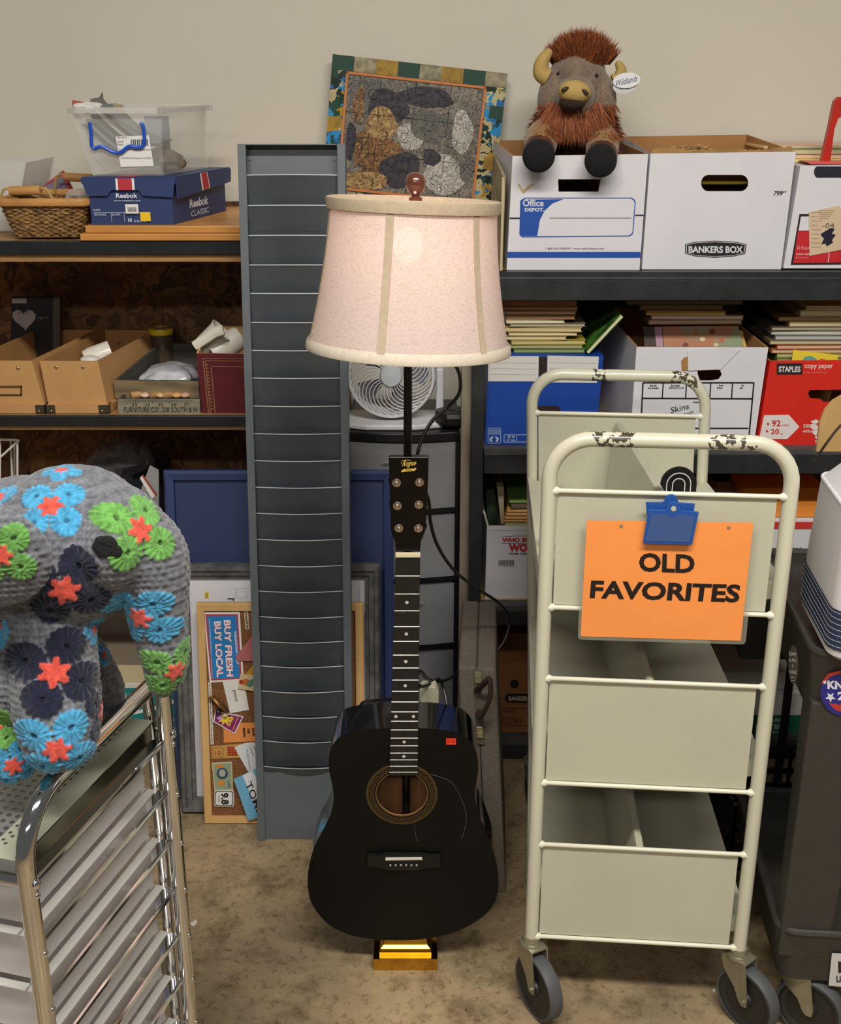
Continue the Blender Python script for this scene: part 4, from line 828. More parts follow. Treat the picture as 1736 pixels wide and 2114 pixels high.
# cork board
pk = LP(2.405, 2.500, .60)
u0 = (pk.uv(406, 1244)[0]+pk.uv(424, 1680)[0])/2; v1 = pk.uv(406, 1243)[1]; u1 = pk.uv(750, 1243)[0]
fm = mat('pale_wood_frame', 'd4ab6e', .45, var=.08, scale=8, stretch=(4, 4, 1)); cork = mat('cork', '8a5a34', .9, c2='6b4424', scale=180)
r = framed('cork_board', 'cork notice board in a pale wood frame with pinned cards, leaning in front', 'board', pk, u0, u1, 0, v1, .018, .02, [(0, -.006), (0, .010), (.002, .012), (.018, .012), (.019, -.006)], fm, cork, (pk.w(575, 1680).x, 2.41, 0), facez=.006)
def pin(name, lab, cat, build, mats):
    m = M(); build(m); return tag(m.obj(name, mats), lab, cat)
O = .0066
def b1(m):
    m.card(pk, [(422, 1262), (496, 1261), (504, 1402), (434, 1407)], O, O+.0008, 0); m.card(pk, [(425, 1266), (492, 1266), (500, 1399), (437, 1403)], O+.0009, O+.0011, 1)
    m.card(pk, [(429, 1270), (489, 1269), (496, 1396), (440, 1400)], O+.0012, O+.0014, 2); q = O+.0016
    for o_, mi, bo in ((q, 4, .07), (q+.0005, 3, .02)):
        m.text(pk, 'BUY FRESH', (463, 1278), (469, 1394), (477, 1278), o_, mi=mi, bold=bo); m.text(pk, 'BUY LOCAL', (443, 1281), (449, 1396), (457, 1280), o_, mi=mi, bold=bo)
    m.text(pk, 'SHENANDOAH VALLEY', (484, 1301), (490, 1370), (489, 1301), q, mi=3, bold=.02); m.text(pk, 'VIRGINIA COOPERATIVE EXTENSION • www.buylocalvirginia.org', (432, 1275), (438, 1398), (435, 1275), q, mi=3)
pin('bumper_sticker', 'blue, red and white farm sticker reading sideways at the top of the cork board', 'sticker', b1, [white, C('b93a48'), C('1e7fc4'), C('f2eef0'), C('d06a78')])
def strip(pts, ta): return lambda m: (m.card(pk, pts, O, O+.0006, 0), m.text(pk, *ta, O+.0008, mi=1, bold=.02))
pin('paper_strip', 'narrow paper strip with a short printed line at the top right of the cork board', 'paper', strip([(504, 1259), (513, 1259), (516, 1297), (508, 1298)], ('Set yourself free', (505, 1261), (509, 1296), (511, 1261))), [C('c9bda0'), dk])
pin('paper_strip', 'long thin paper strip with a printed sentence down the left side of the cork board', 'paper', strip([(431, 1407), (437, 1407), (442, 1534), (436, 1535)], ('See no longer determines who, if anyone, wears the pants.', (432, 1409), (437, 1532), (436, 1409))), [C('e4dfd0'), dk])
pin('paper_triangle', 'dusty pink paper fan shape on the cork board beside the farm sticker', 'paper', lambda m: m.card(pk, [(521, 1311), (488, 1352), (491, 1361), (540, 1362), (540, 1312)], O+.004, O+.005), [mat('pink_paper', 'b5666c', .8, var=.06, scale=60)])
pin('paper_triangle', 'mustard yellow paper corner above the playing card on the cork board', 'paper', lambda m: m.card(pk, [(528, 1366), (508, 1388), (520, 1400), (540, 1400), (540, 1364)], O, O+.001), [C('c48c22')])
def b2(m): m.card(pk, [(460, 1402), (504, 1399), (515, 1463), (476, 1470)], O+.001, O+.0016, 0); m.text(pk, 'peace', (480, 1423), (485, 1446), (487, 1422), O+.002, mi=1)
pin('greeting_card', 'white card printed with the word peace in the middle of the cork board', 'card', b2, [C('dfded6'), C('3a3a3c')])
def b3(m):
    m.card(pk, [(498, 1387), (530, 1391), (530, 1424), (493, 1418)], O+.0052, O+.006, 0)
    m.card(pk, [(500+5*math.cos(t), 1404+5*math.sin(t)) for t in [k*.6 for k in range(10)]], O+.0062, O+.0064, 1); m.card(pk, [(505, 1397), (516, 1399), (514, 1411), (504, 1411)], O+.0062, O+.0064, 2); m.card(pk, [(512, 1402), (524, 1398), (530, 1406), (518, 1415), (510, 1412)], O+.0066, O+.0068, 3)
pin('playing_card', 'old playing card with a small red-capped figure on the cork board', 'card', b3, [C('cdb98c'), C('b02c22'), C('c46a22'), C('5d7a66')])
def b4(m):
    m.card(pk, [(446, 1464), (504, 1476), (486, 1512), (441, 1487)], O+.002, O+.0028, 0); m.card(pk, [(447, 1467), (501, 1477), (485, 1509), (444, 1486)], O+.003, O+.0032, 1)
    pts = []
    for k in range(16): rd_ = 14 if k % 2 else 6; pts.append((466+rd_*1.2*math.cos(k*.3927), 1482+rd_*math.sin(k*.3927)))
    m.card(pk, pts, O+.0034, O+.0036, 2); m.card(pk, [(455+6*math.cos(k*.7), 1478+5*math.sin(k*.7)) for k in range(9)], O+.0038, O+.004, 3)
    m.text(pk, 'Happy Sunday', (483, 1505), (494, 1477), (481, 1503), O+.0036, mi=2, bold=.03); m.text(pk, 'TO ME!', (476, 1498), (484, 1478), (471, 1495), O+.0036, mi=2, bold=.05)
pin('greeting_card', 'magenta and yellow starburst card tilted on the cork board', 'card', b4, [white, C('8a1f6a'), C('f0d23a'), C('c59ae0')])
m = M(); m.tube([pk.w(434, 1437)+pk.N*.014, pk.w(444, 1436)+pk.N*.016, pk.w(458, 1450)+pk.N*.018, pk.w(470, 1462)+pk.N*.016], [.005, .008, .010, .008], 10, flat=.6)
m.ell(pk.w(453, 1465)+pk.N*.016, (.007, .007, .007), seg=14, mi=1); m.ell(pk.w(467, 1472)+pk.N*.016, (.0045, .0045, .0045), seg=12, mi=2); m.tube([pk.w(462, 1446)+pk.N*.022, pk.w(470, 1452)+pk.N*.024, pk.w(474, 1462)+pk.N*.020], .0015, 6, mi=1)
tag(m.obj('toy_car', [mat('bronze', '7a5228', .35, .5), C('2a2420', .4), C('d9cfb0')], smooth=True), 'small bronze vintage car ornament fixed to the cork board', 'ornament')
def b5(m): m.card(pk, [(462, 1490), (540, 1490), (540, 1527), (463, 1531)], O, O+.0008, 0); [m.text(pk, t, (x, 1500), (x+1, 1500+l), (x+5, 1500), O+.001, mi=1, bold=.05) for t, x, l in (('SAVE', 521, 17), ('THE', 511, 12), ('BEES!', 502, 19))]
pin('paper_card', 'orange paper card with black capitals about bees on the cork board', 'card', b5, [C('e8924a'), C('1e1a18')])
def b6(m):
    m.card(pk, [(437, 1538), (500, 1533), (505, 1538), (505, 1556), (500, 1562), (438, 1564)], O, O+.001, 0); m.rect(pk, 440, 1541, 462, 1561, O+.0012, O+.0013, 1); m.rect(pk, 441, 1542, 461, 1560, O+.0014, O+.0015, 0)
    for k in range(4): m.rect(pk, 470, 1539+k*5, 492, 1541.5+k*5, O+.0012, O+.0014, 1)
    for k in range(3): m.rect(pk, 473+k*6, 1539, 476+k*6, 1558, O+.0012, O+.0013, 1)
    m.txt(pk, '10', 445, 1547, 457, 1556, O+.0016, mi=1)
pin('ticket', 'tan ticket tag with red printing on the cork board', 'ticket', b6, [C('c69a52'), C('a3281c')])
def b7(m):
    m.card(pk, [(485, 1540), (507, 1531), (540, 1528), (540, 1590), (513, 1590)], O+.0012, O+.002, 0)
    for i, (t, x, y) in enumerate((('love for your', 530, 1533), ('family', 523, 1538), ('people', 516, 1540), ('the rest is memory', 509, 1545))): m.text(pk, t, (x, y), (x+6, y+(30, 16, 18, 40)[i]), (x+4, y-1), O+.0022, mi=1, shear=.3)
pin('note', 'white note with handwriting on the cork board next to the metal rack', 'note', b7, [C('dedfe2'), C('4a4c60')])
def b8(m):
    m.card(pk, [(438, 1572), (480, 1570), (482, 1629), (444, 1632)], O, O+.0008, 0); m.card(pk, [(441, 1575), (478, 1573), (479, 1627), (446, 1629)], O+.001, O+.0012, 1)
    m.card(pk, [(460+12*math.cos(k*.5), 1594+12*math.sin(k*.5)) for k in range(13)], O+.0014, O+.0016, 2); m.card(pk, [(460+7*math.cos(k*.6), 1593+8*math.sin(k*.6)) for k in range(11)], O+.0018, O+.002, 3); m.rect(pk, 448, 1576, 462, 1582, O+.0014, O+.0016, 4); m.rect(pk, 452, 1608, 464, 1619, O+.0014, O+.0016, 4)
    m.text(pk, '1 ONE', (470, 1608), (472, 1624), (475, 1608), O+.0014, mi=2)
pin('banknote', 'grey-green banknote with orange patches pinned sideways on the cork board', 'banknote', b8, [C('c3bd92'), C('93a285'), C('3e4a5c'), C('a9b0a6'), C('d98a3a')])
def b9(m):
    for o_, g, mi in ((.0020, 0, 0), (.0026, 1.5, 1), (.0030, 3, 0)):
        x0, y0, x1, y1 = 444+g, 1628+g, 484-g, 1662-g; m.card(pk, [(x0+3, y0), (x1-3, y0), (x1, y0+3), (x1, y1-3), (x1-3, y1), (x0+3, y1), (x0, y1-3), (x0, y0+3)], O+o_-.0012, O+o_, mi)
    m.text(pk, '9.8', (457, 1633), (458, 1657), (473, 1633), O+.0032, mi=1, bold=.04); m.text(pk, 'trail half', (452, 1638), (452, 1652), (455, 1638), O+.0032, mi=1)
pin('number_sticker', 'white rounded tag with bold black digits at the foot of the cork board', 'sticker', b9, [C('e2dfda'), C('1c1c22')])
pt = LP(2.395, 2.48, .60)
def b10(m):
    m.card(pt, [(484, 1604), (545, 1575), (545, 1680), (514, 1688)], .012, .0135, 0); m.card(pt, [(503, 1596), (523, 1586), (545, 1630), (545, 1683), (538, 1681)], .0136, .014, 1); m.text(pt, 'TOMS', (508, 1614), (533, 1676), (520, 1606), .0142, mi=2, bold=.01)
pin('paper_flag', 'light blue and white card with large letters at the foot of the cork board', 'card', b10, [C('6fb0d2'), C('e6e6ea'), C('22242c')])
# ---------------------------------------------------------------- tall metal card rack
pr = LP(2.33, 2.555, 1.535); 
rk = mat('rack_grey_enamel', '60676b', .38, var=.04, scale=12, spec=.5); rkd = mat('rack_dark_slot', '484e52', .42, var=.05, scale=14)
uL0, vT = pr.uv(482, 297); uR0, _ = pr.uv(713, 300); uLb, _ = pr.uv(540, 1735)
xL, xR = -.372, -.150
xL = (uL0+uLb)/2; xR = xL+.222
r = thing('time_card_rack', 'tall grey metal card rack with curved pockets leaning beside the lamp', 'rack', ((xL+xR)/2, 2.34, 0))
H_ = vT
m = M(pr.T); m.box(xL+.005, xR-.005, .002, H_-.002, -.038, -.034); m.T = None; m.obj('back_panel', rk, r)
for x, s_ in ((xL, 1), (xR, -1)):
    m = M(pr.T); a, b = sorted((x, x+s_*.002)); m.box(a, b, 0, H_, -.038, .0); a, b = sorted((x, x+s_*.017)); m.box(a, b, 0, H_, 0, .002); a, b = sorted((x+s_*.017, x+s_*.015)); m.box(a, b, 0, H_, -.012, 0); m.T = None; m.obj('side_rail', rk, r, bevel=.0008)
m = M(pr.T); m.box(xL+.002, xR-.002, H_-.002, H_, -.036, .0); m.T = None; m.obj('top_cap', rk, r)
yy = [362, 425, 487, 548, 607, 667, 725, 782, 840, 897, 953, 1008, 1062, 1116, 1170, 1223, 1276, 1327, 1378, 1430, 1482, 1533, 1586]
vv = [pr.uv(550, y)[1] for y in yy]
# regularise
n = len(vv); sl = (vv[0]-vv[-1])/(n-1); w0 = xL+.017; w1 = xR-.017
for i in range(n):
    vt = vv[i]; vb = (vv[i+1] if i+1 < n else vt-sl)-.004
    m = M(pr.T); N = 16; th = .0009
    def P_(x, t):   # t 0 bottom..1 top ; bulge forward at lip
        s_ = math.sin(math.pi*(x-w0)/(w1-w0)); return (x, vb+(vt-vb)*t, -.020+.012*t+(.014*t**1.2)*s_)
    T_ = [0, .25, .5, .75, .93, 1.0]
    g = [m.vs([P_(w0+(w1-w0)*k/N, t) for k in range(N+1)]) for t in T_]
    lip = [m.vs([(p[0], p[1]+a, p[2]+b) for p in [P_(w0+(w1-w0)*k/N, 1) for k in range(N+1)]]) for a, b in ((.0014, .0016), (.0022, .0002), (-.001, -.0014))]
    rows_ = g+lip
    for a, b in zip(rows_[:-1], rows_[1:]):
        for k in range(N): m.f([a[k], a[k+1], b[k+1], b[k]], 0 if a not in lip and b not in lip[:2] else 1)
    m.T = None; m.obj('pocket', [rkd, mat('rack_lip', 'c4c8ca', .35)], r, smooth='raw')
    for o in (bpy.data.objects['pocket'] if False else COL.objects[-1],): o.data.shade_smooth()
m = M(pr.T); pts = [(w0, vv[-1]-.004)]; N = 16
m.box(xL+.002, xR-.002, .001, vv[-1]-.012, -.006, -.004); m.prism([(w0+(w1-w0)*k/N, vv[-1]-.012-.0*math.sin(math.pi*k/N)) for k in range(N+1)]+[(w1-(w1-w0)*k/N, vv[-1]-.010-.014*math.sin(math.pi*k/N)) for k in range(N+1)], -.006, -.0035); m.T = None
m.obj('kick_plate', rk, r)
for x in (xL+.020, xR-.024):
    c = pr.O+pr.X*x+pr.V*(H_-.026)+pr.N*(-.033); M().cyl(c, c+pr.N*.0015, .005, .005, 16).obj('screw', rk, r)
# ---------------------------------------------------------------- guitar lamp
GX, GY = -.030, 1.965
YF = 1.912
r = thing('floor_lamp', 'floor lamp made from a black acoustic guitar on a brass base with a linen shade', 'lamp', (GX, GY, 0)); lampr = r
brs = mat('polished_brass', 'c9973a', .16, 1, var=.12, scale=6)
b = .0635
m = M(); m.box(GX-b, GX+b, GY-b, GY+b, 0, .027)
def sq(h, z): return [(GX-h, GY-h, z), (GX+h, GY-h, z), (GX+h, GY+h, z), (GX-h, GY+h, z)]
steps = [(.052, .0272), (.052, .034), (.050, .038), (.0500, .041), (.044, .046), (.043, .052), (.042, .053), (.041, .070), (.037, .074), (.0, .074)]
prev = m.vs(sq(steps[0][0], steps[0][1]))
for h, z in steps[1:]:
    cur = m.vs(sq(max(h, .001), z)); 
    for k in range(4): m.f([prev[k], prev[(k+1) % 4], cur[(k+1) % 4], cur[k]])
    prev = cur
m.obj('base', brs, r, bevel=.0008)
M().cyl((GX, GY, .072), (GX+.010, GY, 1.34), .0072, .0072, 16).obj('pole', mat('bronze_black', '1b1614', .4, .3), r, smooth=40)
pf = VP(YF)
Lp = [(803, 1503), (750, 1508), (711, 1516), (690, 1533), (679.5, 1559), (679.5, 1591), (686, 1622), (688.5, 1650), (682, 1682), (666, 1715), (649, 1748), (638, 1787), (635, 1823), (641, 1859), (656, 1885), (682, 1911), (718, 1929), (757, 1937), (803, 1941)]
Rp = [(865, 1503), (914, 1507), (953, 1516), (975, 1536), (985.5, 1562), (987, 1591), (982, 1624), (980.5, 1650), (989, 1683), (1002, 1712), (1016, 1751), (1026, 1787), (1029, 1820), (1025, 1852), (1011.5, 1878), (985, 1901), (946, 1921), (901, 1934), (861, 1940)]
out = [pf.uv(*p) for p in Lp]+[pf.uv(*p) for p in reversed(Rp)]
sm_ = spl([(a, b_, 0) for a, b_ in out], 4, closed=True); outline = [(p.x, p.y) for p in sm_]
hole = Vector(pf.uv(829.5, 1639)); hr = .0475
gb = mat('guitar_black', '070707', .34, c2='0b0b0a', scale=5, bump=.03, bscale=9, spec=.22); gbs = mat('guitar_gloss_black', '050506', .07, coat=.6)
# body: soundboard with round hole (bridged ngon), sides, back, inner bottom
m = M(pf.T); N = 48; hp = [(hole.x+hr*math.cos(2*math.pi*k/N), hole.y+hr*math.sin(2*math.pi*k/N)) for k in range(N)]
D = .098
ov = m.vs([(x, y, 0) for x, y in outline]); hv = m.vs([(x, y, 0) for x, y in hp])
es = [m.bm.edges.new((ov[i], ov[(i+1) % len(ov)])) for i in range(len(ov))]+[m.bm.edges.new((hv[i], hv[(i+1) % N])) for i in range(N)]
bmesh.ops.triangle_fill(m.bm, use_beauty=True, use_dissolve=False, edges=es)
for f in m.bm.faces: f.material_index = 0
hb = m.vs([(x, y, -.003) for x, y in hp])
for i in range(N): m.f([hv[i], hv[(i+1) % N], hb[(i+1) % N], hb[i]], 2)
ed = m.vs([(x, y, -.0025) for x, y in outline]); bk = m.vs([(x, y, -D) for x, y in outline]); n = len(outline)
for i in range(n): m.f([ov[i], ov[(i+1) % n], ed[(i+1) % n], ed[i]], 1); m.f([ed[i], ed[(i+1) % n], bk[(i+1) % n], bk[i]], 1)
m.f(list(reversed(bk)), 1)
ib = m.vs([(x, y, -D+.003) for x, y in outline]); m.f(ib, 2)
m.T = None
body = m.obj('guitar_body', [gb, gbs, mat('bare_spruce', 'a9754a', .7, var=.15, scale=8, stretch=(10, 1, 1))], r, smooth=30)
def ringm(r0, r1, z0, z1, mt, name, par, N=64):
    m = M(pf.T); a = m.vs([(hole.x+r0*math.cos(2*math.pi*k/N), hole.y+r0*math.sin(2*math.pi*k/N), z1) for k in range(N)]); b = m.vs([(hole.x+r1*math.cos(2*math.pi*k/N), hole.y+r1*math.sin(2*math.pi*k/N), z1) for k in range(N)])
    c = m.vs([(hole.x+r1*math.cos(2*math.pi*k/N), hole.y+r1*math.sin(2*math.pi*k/N), z0) for k in range(N)])
    for k in range(N): m.f([a[k], a[(k+1) % N], b[(k+1) % N], b[k]]); m.f([b[k], b[(k+1) % N], c[(k+1) % N], c[k]])
    return m.T, m
g_br = C('6d5326', .5)
T_, m = ringm(.0480, .0495, 0, .0004, 0, 'r', body); 
for a0, a1 in ((.0655, .0665), (.0635, .0642), (.0530, .0537)):
    T_, m2 = ringm(a0, a1, 0, .0004, 0, 'r', body); tmp = bpy.data.meshes.new('x'); m2.bm.to_mesh(tmp); m2.bm.free(); m.bm.from_mesh(tmp); bpy.data.meshes.remove(tmp)
for k in range(64):
    for s_ in (-1, 1):
        t0 = 2*math.pi*k/64; t1 = t0+s_*2*math.pi/48; w = .010
        p = [(hole.x+.0542*math.cos(t0), hole.y+.0542*math.sin(t0)), (hole.x+.0542*math.cos(t0+w), hole.y+.0542*math.sin(t0+w)), (hole.x+.0630*math.cos(t1+w), hole.y+.0630*math.sin(t1+w)), (hole.x+.0630*math.cos(t1), hole.y+.0630*math.sin(t1))]
        m.prism(p, .0001, .0003)
m.T = None; m.obj('rosette', g_br, body)
m = M(); m.rect(pf, 921, 1524, 941, 1537, .0003, .0006, 0); m.txt(pf, '$39.00', 923, 1529, 939, 1534, .0008, mi=1); m.txt(pf, 'GIFT THRIFT', 923, 1525, 939, 1527.5, .0008, mi=1)
m.obj('price_sticker', [C('ff3a1c', .6), C('3a0d08')], body)
m = M(); m.card(pf, [(757, 1757), (775, 1759), (795, 1756), (870, 1756), (892, 1760), (909, 1759), (908, 1785), (875, 1786), (862, 1791), (800, 1791), (790, 1786), (757, 1782)], .0004, .009); br_ = m.obj('bridge', mat('bridge_black', '070708', .15), body, bevel=.002)
m = M(); m.card(pf, [(796, 1764), (871, 1763), (872, 1768), (796, 1769)], .0092, .0115); m.obj('saddle', C('d9d4c6', .3), br_, bevel=.0005)
for k in range(6): c = pf.w(806+k*10.8, 1780)+pf.N*.0095; M().ell(c, (.0026, .0022, .0026), seg=10).obj('bridge_pin', mat('pin_metal', 'a8a49c', .3, .6), br_, smooth=True)
for (p0, p1, p2, p3) in (((888, 1597), (935, 1618), (962, 1680), (953, 1732)), ((861, 1690), (856, 1700), (858, 1722), (863, 1737))):
    M().tube(spl([pf.w(*q)+pf.N*.0012 for q in (p0, p1, p2, p3)], 8), .0003, 5).obj('loose_string', C('6a6a66', .3), body)
# neck and fretboard
nut_z = pf.w(842, 1146).z; nx = pf.w(842, 1146).x; bz = pf.w(833, 1597).z; bx = pf.w(833, 1597).x
def ax(z): return nx+(bx-nx)*(nut_z-z)/(nut_z-bz)
def hw(z): return .0212+(.0266-.0212)*(nut_z-z)/(nut_z-bz)
m = M(pf.T); m.prism([(ax(bz)-hw(bz), bz), (ax(bz)+hw(bz), bz), (ax(nut_z)+hw(nut_z), nut_z), (ax(nut_z)-hw(nut_z), nut_z)], .0005, .007); m.T = None; fbm = mat('fretboard_black', '15120f', .5, var=.2, scale=60)
fb = m.obj('fretboard', fbm, r, bevel=.0008)
for k in range(1, 21):
    z = nut_z-.648*(1-2**(-k/12))
    if z < bz+.004: break
    h = hw(z); M().tube([(ax(z)-h+.0005, YF-.0071, z), (ax(z)+h-.0005, YF-.0071, z)], .0009, 6).obj('fret', mat('fret_metal', 'c9c7c0', .25, .9), fb)
def fz(k): return nut_z-.648*(1-2**(-k/12))
for k in (3, 5, 7, 9, 12, 15, 17):
    z = (fz(k-1)+fz(k))/2
    for dx in ((-.016, .016) if k == 12 else (0,)): M().cyl((ax(z)+dx, YF-.0069, z), (ax(z)+dx, YF-.0074, z), .0030, .0030, 14).obj('inlay_dot', C('c9c4b8', .4), fb)
zt_, zb_ = nut_z, P(840, 1500, YF).z
m = M(); N = 10; rings = []
for z in (zt_, (zt_+zb_)/2, zb_+.02, zb_-.03): 
    h = hw(z); dep = .018+(.004*(zt_-z)/(zt_-zb_))+(.02 if z < zb_+.0 else 0); rings.append(m.vs([(ax(z)-h*math.cos(math.pi*k/N), YF-.0005+dep*math.sin(math.pi*k/N), z) for k in range(N+1)]))
for a, b in zip(rings[:-1], rings[1:]):
    for k in range(N): m.f([a[k], a[k+1], b[k+1], b[k]])
    m.f([a[0], b[0], b[N], a[N]])
m.f(rings[0]); m.f(rings[-1]); m.obj('neck', gbs, r, smooth=40)
M().box(nx-.0215, nx+.0215, YF-.010, YF-.0005, nut_z-.0006, nut_z+.006).obj('nut', C('d8cba4', .4), r, bevel=.0006)
ph = VP(YF+.002)
hsp = [(802.5, 943.5), (885, 943.5), (884, 985), (882.5, 1030), (880, 1070), (878, 1096), (874, 1106), (869, 1117), (867, 1139), (817, 1139), (815.5, 1118), (809.5, 1106), (807, 1096), (806, 1060), (804, 990)]
m = M(); m.card(ph, hsp, -.014, .0); hs = m.obj('headstock', mat('headstock_black', '080405', .14, spec=.25), r, bevel=.0012)
tm = mat('tuner_metal', 'c8b8a8', .22, .95)
for i, (x, y) in enumerate(((818.7, 997), (865.9, 996), (820.3, 1044.5), (864.5, 1042), (823.3, 1090.6), (863.6, 1091))):
    c = ph.w(x, y); N_ = ph.N; A = Matrix.Rotation(R(90), 4, 'X')
    t_ = M().lathe([(.0078, .0), (.0078, .001), (.0068, .0022), (.0042, .0026), (.0042, .009), (.003, .0105), (0, .0108)], c, A, 20).obj('tuner_post', tm, hs, smooth=30)
    s_ = -1 if i % 2 == 0 else 1; hx_ = (802.5 if s_ < 0 else 884)
    M().ell(Vector((c.x+s_*.011, YF+.016, c.z)), (.004, .004, .007), seg=12).obj('tuner_button', C('1a1618', .3), t_, smooth=True)
m = M(); m.text(ph, 'Rogue', (829, 966), (858, 964), (831, 951), .0004, mi=0, shear=.45, bold=.015); m.tube([ph.w(*q)+ph.N*.0006 for q in ((828, 957), (830, 951), (840, 949.5), (848, 951))], .0004, 5)
m.card(ph, [(828, 972), (834, 968), (855, 967), (859, 965), (859, 969), (855, 972), (834, 974), (829, 975)], .0004, .0006, 0); m.txt(ph, 'ACOUSTIC', 836, 969, 852, 972, .0008, mi=1)
m.obj('headstock_logo', [mat('gold_print', 'dcc05a', .3, .3), C('17100c')], hs)
# shade
SX, SY = -.020, GY
zb_ = P(845, 712, GY).z-.002; zt_ = P(848, 414, GY).z+.001
Tsh = Matrix.Translation((SX, SY, zb_)) @ Matrix.Rotation(R(2.2), 4, 'Y') @ Matrix.Rotation(R(-3.6), 4, 'X')
def shade_mat():
    m = bpy.data.materials.new('linen_shade'); m.use_nodes = True; nt = m.node_tree; o = nt.nodes['Material Output']; nt.nodes.remove(nt.nodes['Principled BSDF'])
    tc = nt.nodes.new('ShaderNodeTexCoord')
    def nz(st, sc):
        mp = nt.nodes.new('ShaderNodeMapping'); mp.inputs['Scale'].default_value = st; nt.links.new(tc.outputs['Object'], mp.inputs[0])
        n = nt.nodes.new('ShaderNodeTexNoise'); n.inputs['Scale'].default_value = sc; n.inputs['Detail'].default_value = 3; nt.links.new(mp.outputs[0], n.inputs['Vector'])
        r_ = nt.nodes.new('ShaderNodeValToRGB'); nt.links.new(n.outputs['Fac'], r_.inputs[0]); r_.color_ramp.elements[0].position = .28; r_.color_ramp.elements[1].position = .46; r_.color_ramp.elements[0].color = (.76, .69, .62, 1); r_.color_ramp.elements[1].color = (1, 1, 1, 1); return r_
    a, b = nz((1, 1, 16), 110), nz((12, 12, .9), 90)
    x = nt.nodes.new('ShaderNodeMix'); x.data_type = 'RGBA'; x.blend_type = 'MULTIPLY'; x.inputs[0].default_value = 1; nt.links.new(a.outputs[0], x.inputs[6]); nt.links.new(b.outputs[0], x.inputs[7])
    y = nt.nodes.new('ShaderNodeMix'); y.data_type = 'RGBA'; y.blend_type = 'MULTIPLY'; y.inputs[0].default_value = 1; nt.links.new(x.outputs[2], y.inputs[6]); y.inputs[7].default_value = (*lin('ecdad2'), 1)
    d = nt.nodes.new('ShaderNodeBsdfDiffuse'); t = nt.nodes.new('ShaderNodeBsdfTranslucent'); nt.links.new(y.outputs[2], d.inputs[0]); nt.links.new(y.outputs[2], t.inputs[0])
    s = nt.nodes.new('ShaderNodeMixShader'); s.inputs[0].default_value = .35; nt.links.new(d.outputs[0], s.inputs[1]); nt.links.new(t.outputs[0], s.inputs[2])
    tr = nt.nodes.new('ShaderNodeBsdfTransparent'); s2 = nt.nodes.new('ShaderNodeMixShader'); s2.inputs[0].default_value = .010
    nt.links.new(s.outputs[0], s2.inputs[1]); nt.links.new(tr.outputs[0], s2.inputs[2]); nt.links.new(s2.outputs[0], o.inputs[0]); return m
shm = shade_mat(); Hs = zt_-zb_
rb, rt = .170, .137
def rad(t): return rt+(rb-rt)*((1-t)**1.7)*.98+.0
prof = [(rad(t), Hs*t) for t in [k/14 for k in range(15)]]
m = M(Tsh); seg = 72; rings = []
for r_, z in prof: rings.append(m.vs([((r_*(1-.010*abs(math.sin(3*(th_+1.826))))) *math.cos(th_), (r_*(1-.010*abs(math.sin(3*(th_+1.826)))))*math.sin(th_), z) for th_ in [2*math.pi*k/seg for k in range(seg)]]))
for a, b in zip(rings[:-1], rings[1:]):
    for k in range(seg): m.f([a[k], a[(k+1) % seg], b[(k+1) % seg], b[k]])
m.T = None; sh = m.obj('lamp_shade', shm, r, smooth=True)
trim = mat('linen_trim', 'b9a78e', .85, var=.06, scale=120); 
M(Tsh).lathe([(rt-.002, Hs-.020), (rt+.0045, Hs-.018), (rt+.006, Hs-.004), (rt+.0055, Hs), (rt, Hs+.002), (rt-.004, Hs-.004)], seg=64, close=True).obj('top_trim', trim, sh, smooth=50)
M(Tsh).lathe([(rad(0.05)+.0008, .012), (rb+.0008, .006), (rb+.0025, -.004), (rb+.0015, -.0065), (rb-.002, -.005), (rb-.003, .004)], seg=64, close=True).obj('bottom_trim', mat('linen_trim_light', 'd3c6b4', .85, var=.05, scale=120), sh, smooth=50)
for k in range(6):
    th_ = -1.826+k*math.pi/3; m = M(Tsh); w = .0062; n_ = 14; a = []; b = []
    for i in range(n_+1):
        t = i/n_*.93+.03; R_ = rad(t)+.0006; dw = w/R_; a.append((R_*math.cos(th_-dw), R_*math.sin(th_-dw), Hs*t)); b.append((R_*math.cos(th_+dw), R_*math.sin(th_+dw), Hs*t))
    A_, B_ = m.vs(a), m.vs(b); C_ = m.vs([(p[0]*1.006, p[1]*1.006, p[2]) for p in a]); D_ = m.vs([(p[0]*1.006, p[1]*1.006, p[2]) for p in b])
    for i in range(n_): m.f([C_[i], D_[i], D_[i+1], C_[i+1]]); m.f([A_[i], C_[i], C_[i+1], A_[i+1]]); m.f([D_[i], B_[i], B_[i+1], D_[i+1]])
    m.T = None; m.obj('seam_strip', trim, sh)
fin = mat('finial_wood', '5e3324', .2, var=.15, scale=20, coat=.8)
tp_ = Tsh @ Vector((0, 0, Hs))
zf = tp_.z
M().lathe([(.0, -.008), (.011, -.008), (.011, -.002), (.007, .0), (.008, .004), (.013, .008), (.0165, .017), (.0165, .024), (.013, .033), (.006, .037), (0, .0375)], (tp_.x+.003, SY, zf+.006), None, 28).obj('finial', fin, r, smooth=True)
m = M(Tsh)
for k in range(3): t = k*2*math.pi/3+.3; m.tube([(0, 0, Hs-.004), (rt*math.cos(t), rt*math.sin(t), Hs-.010)], .0016, 6)
m.T = None; m.obj('spider', mat('brass_wire', '9a8050', .4, .8), r)
bc_ = Vector((SX, SY-.02, P(848, 520, GY-.1).z))
M().ell(bc_, (.024, .024, .030)).obj('bulb', mat('bulb_glow', 'fff1dc', .5, emit=('ffd6c4', 13.0)), r, smooth=True)
M().cyl((SX, SY, bc_.z-.09), (SX, SY, bc_.z-.02), .013, .013).obj('socket', brs, r)
cm = mat('cord_black', '121214', .35)
m = M(); Yc = 2.05
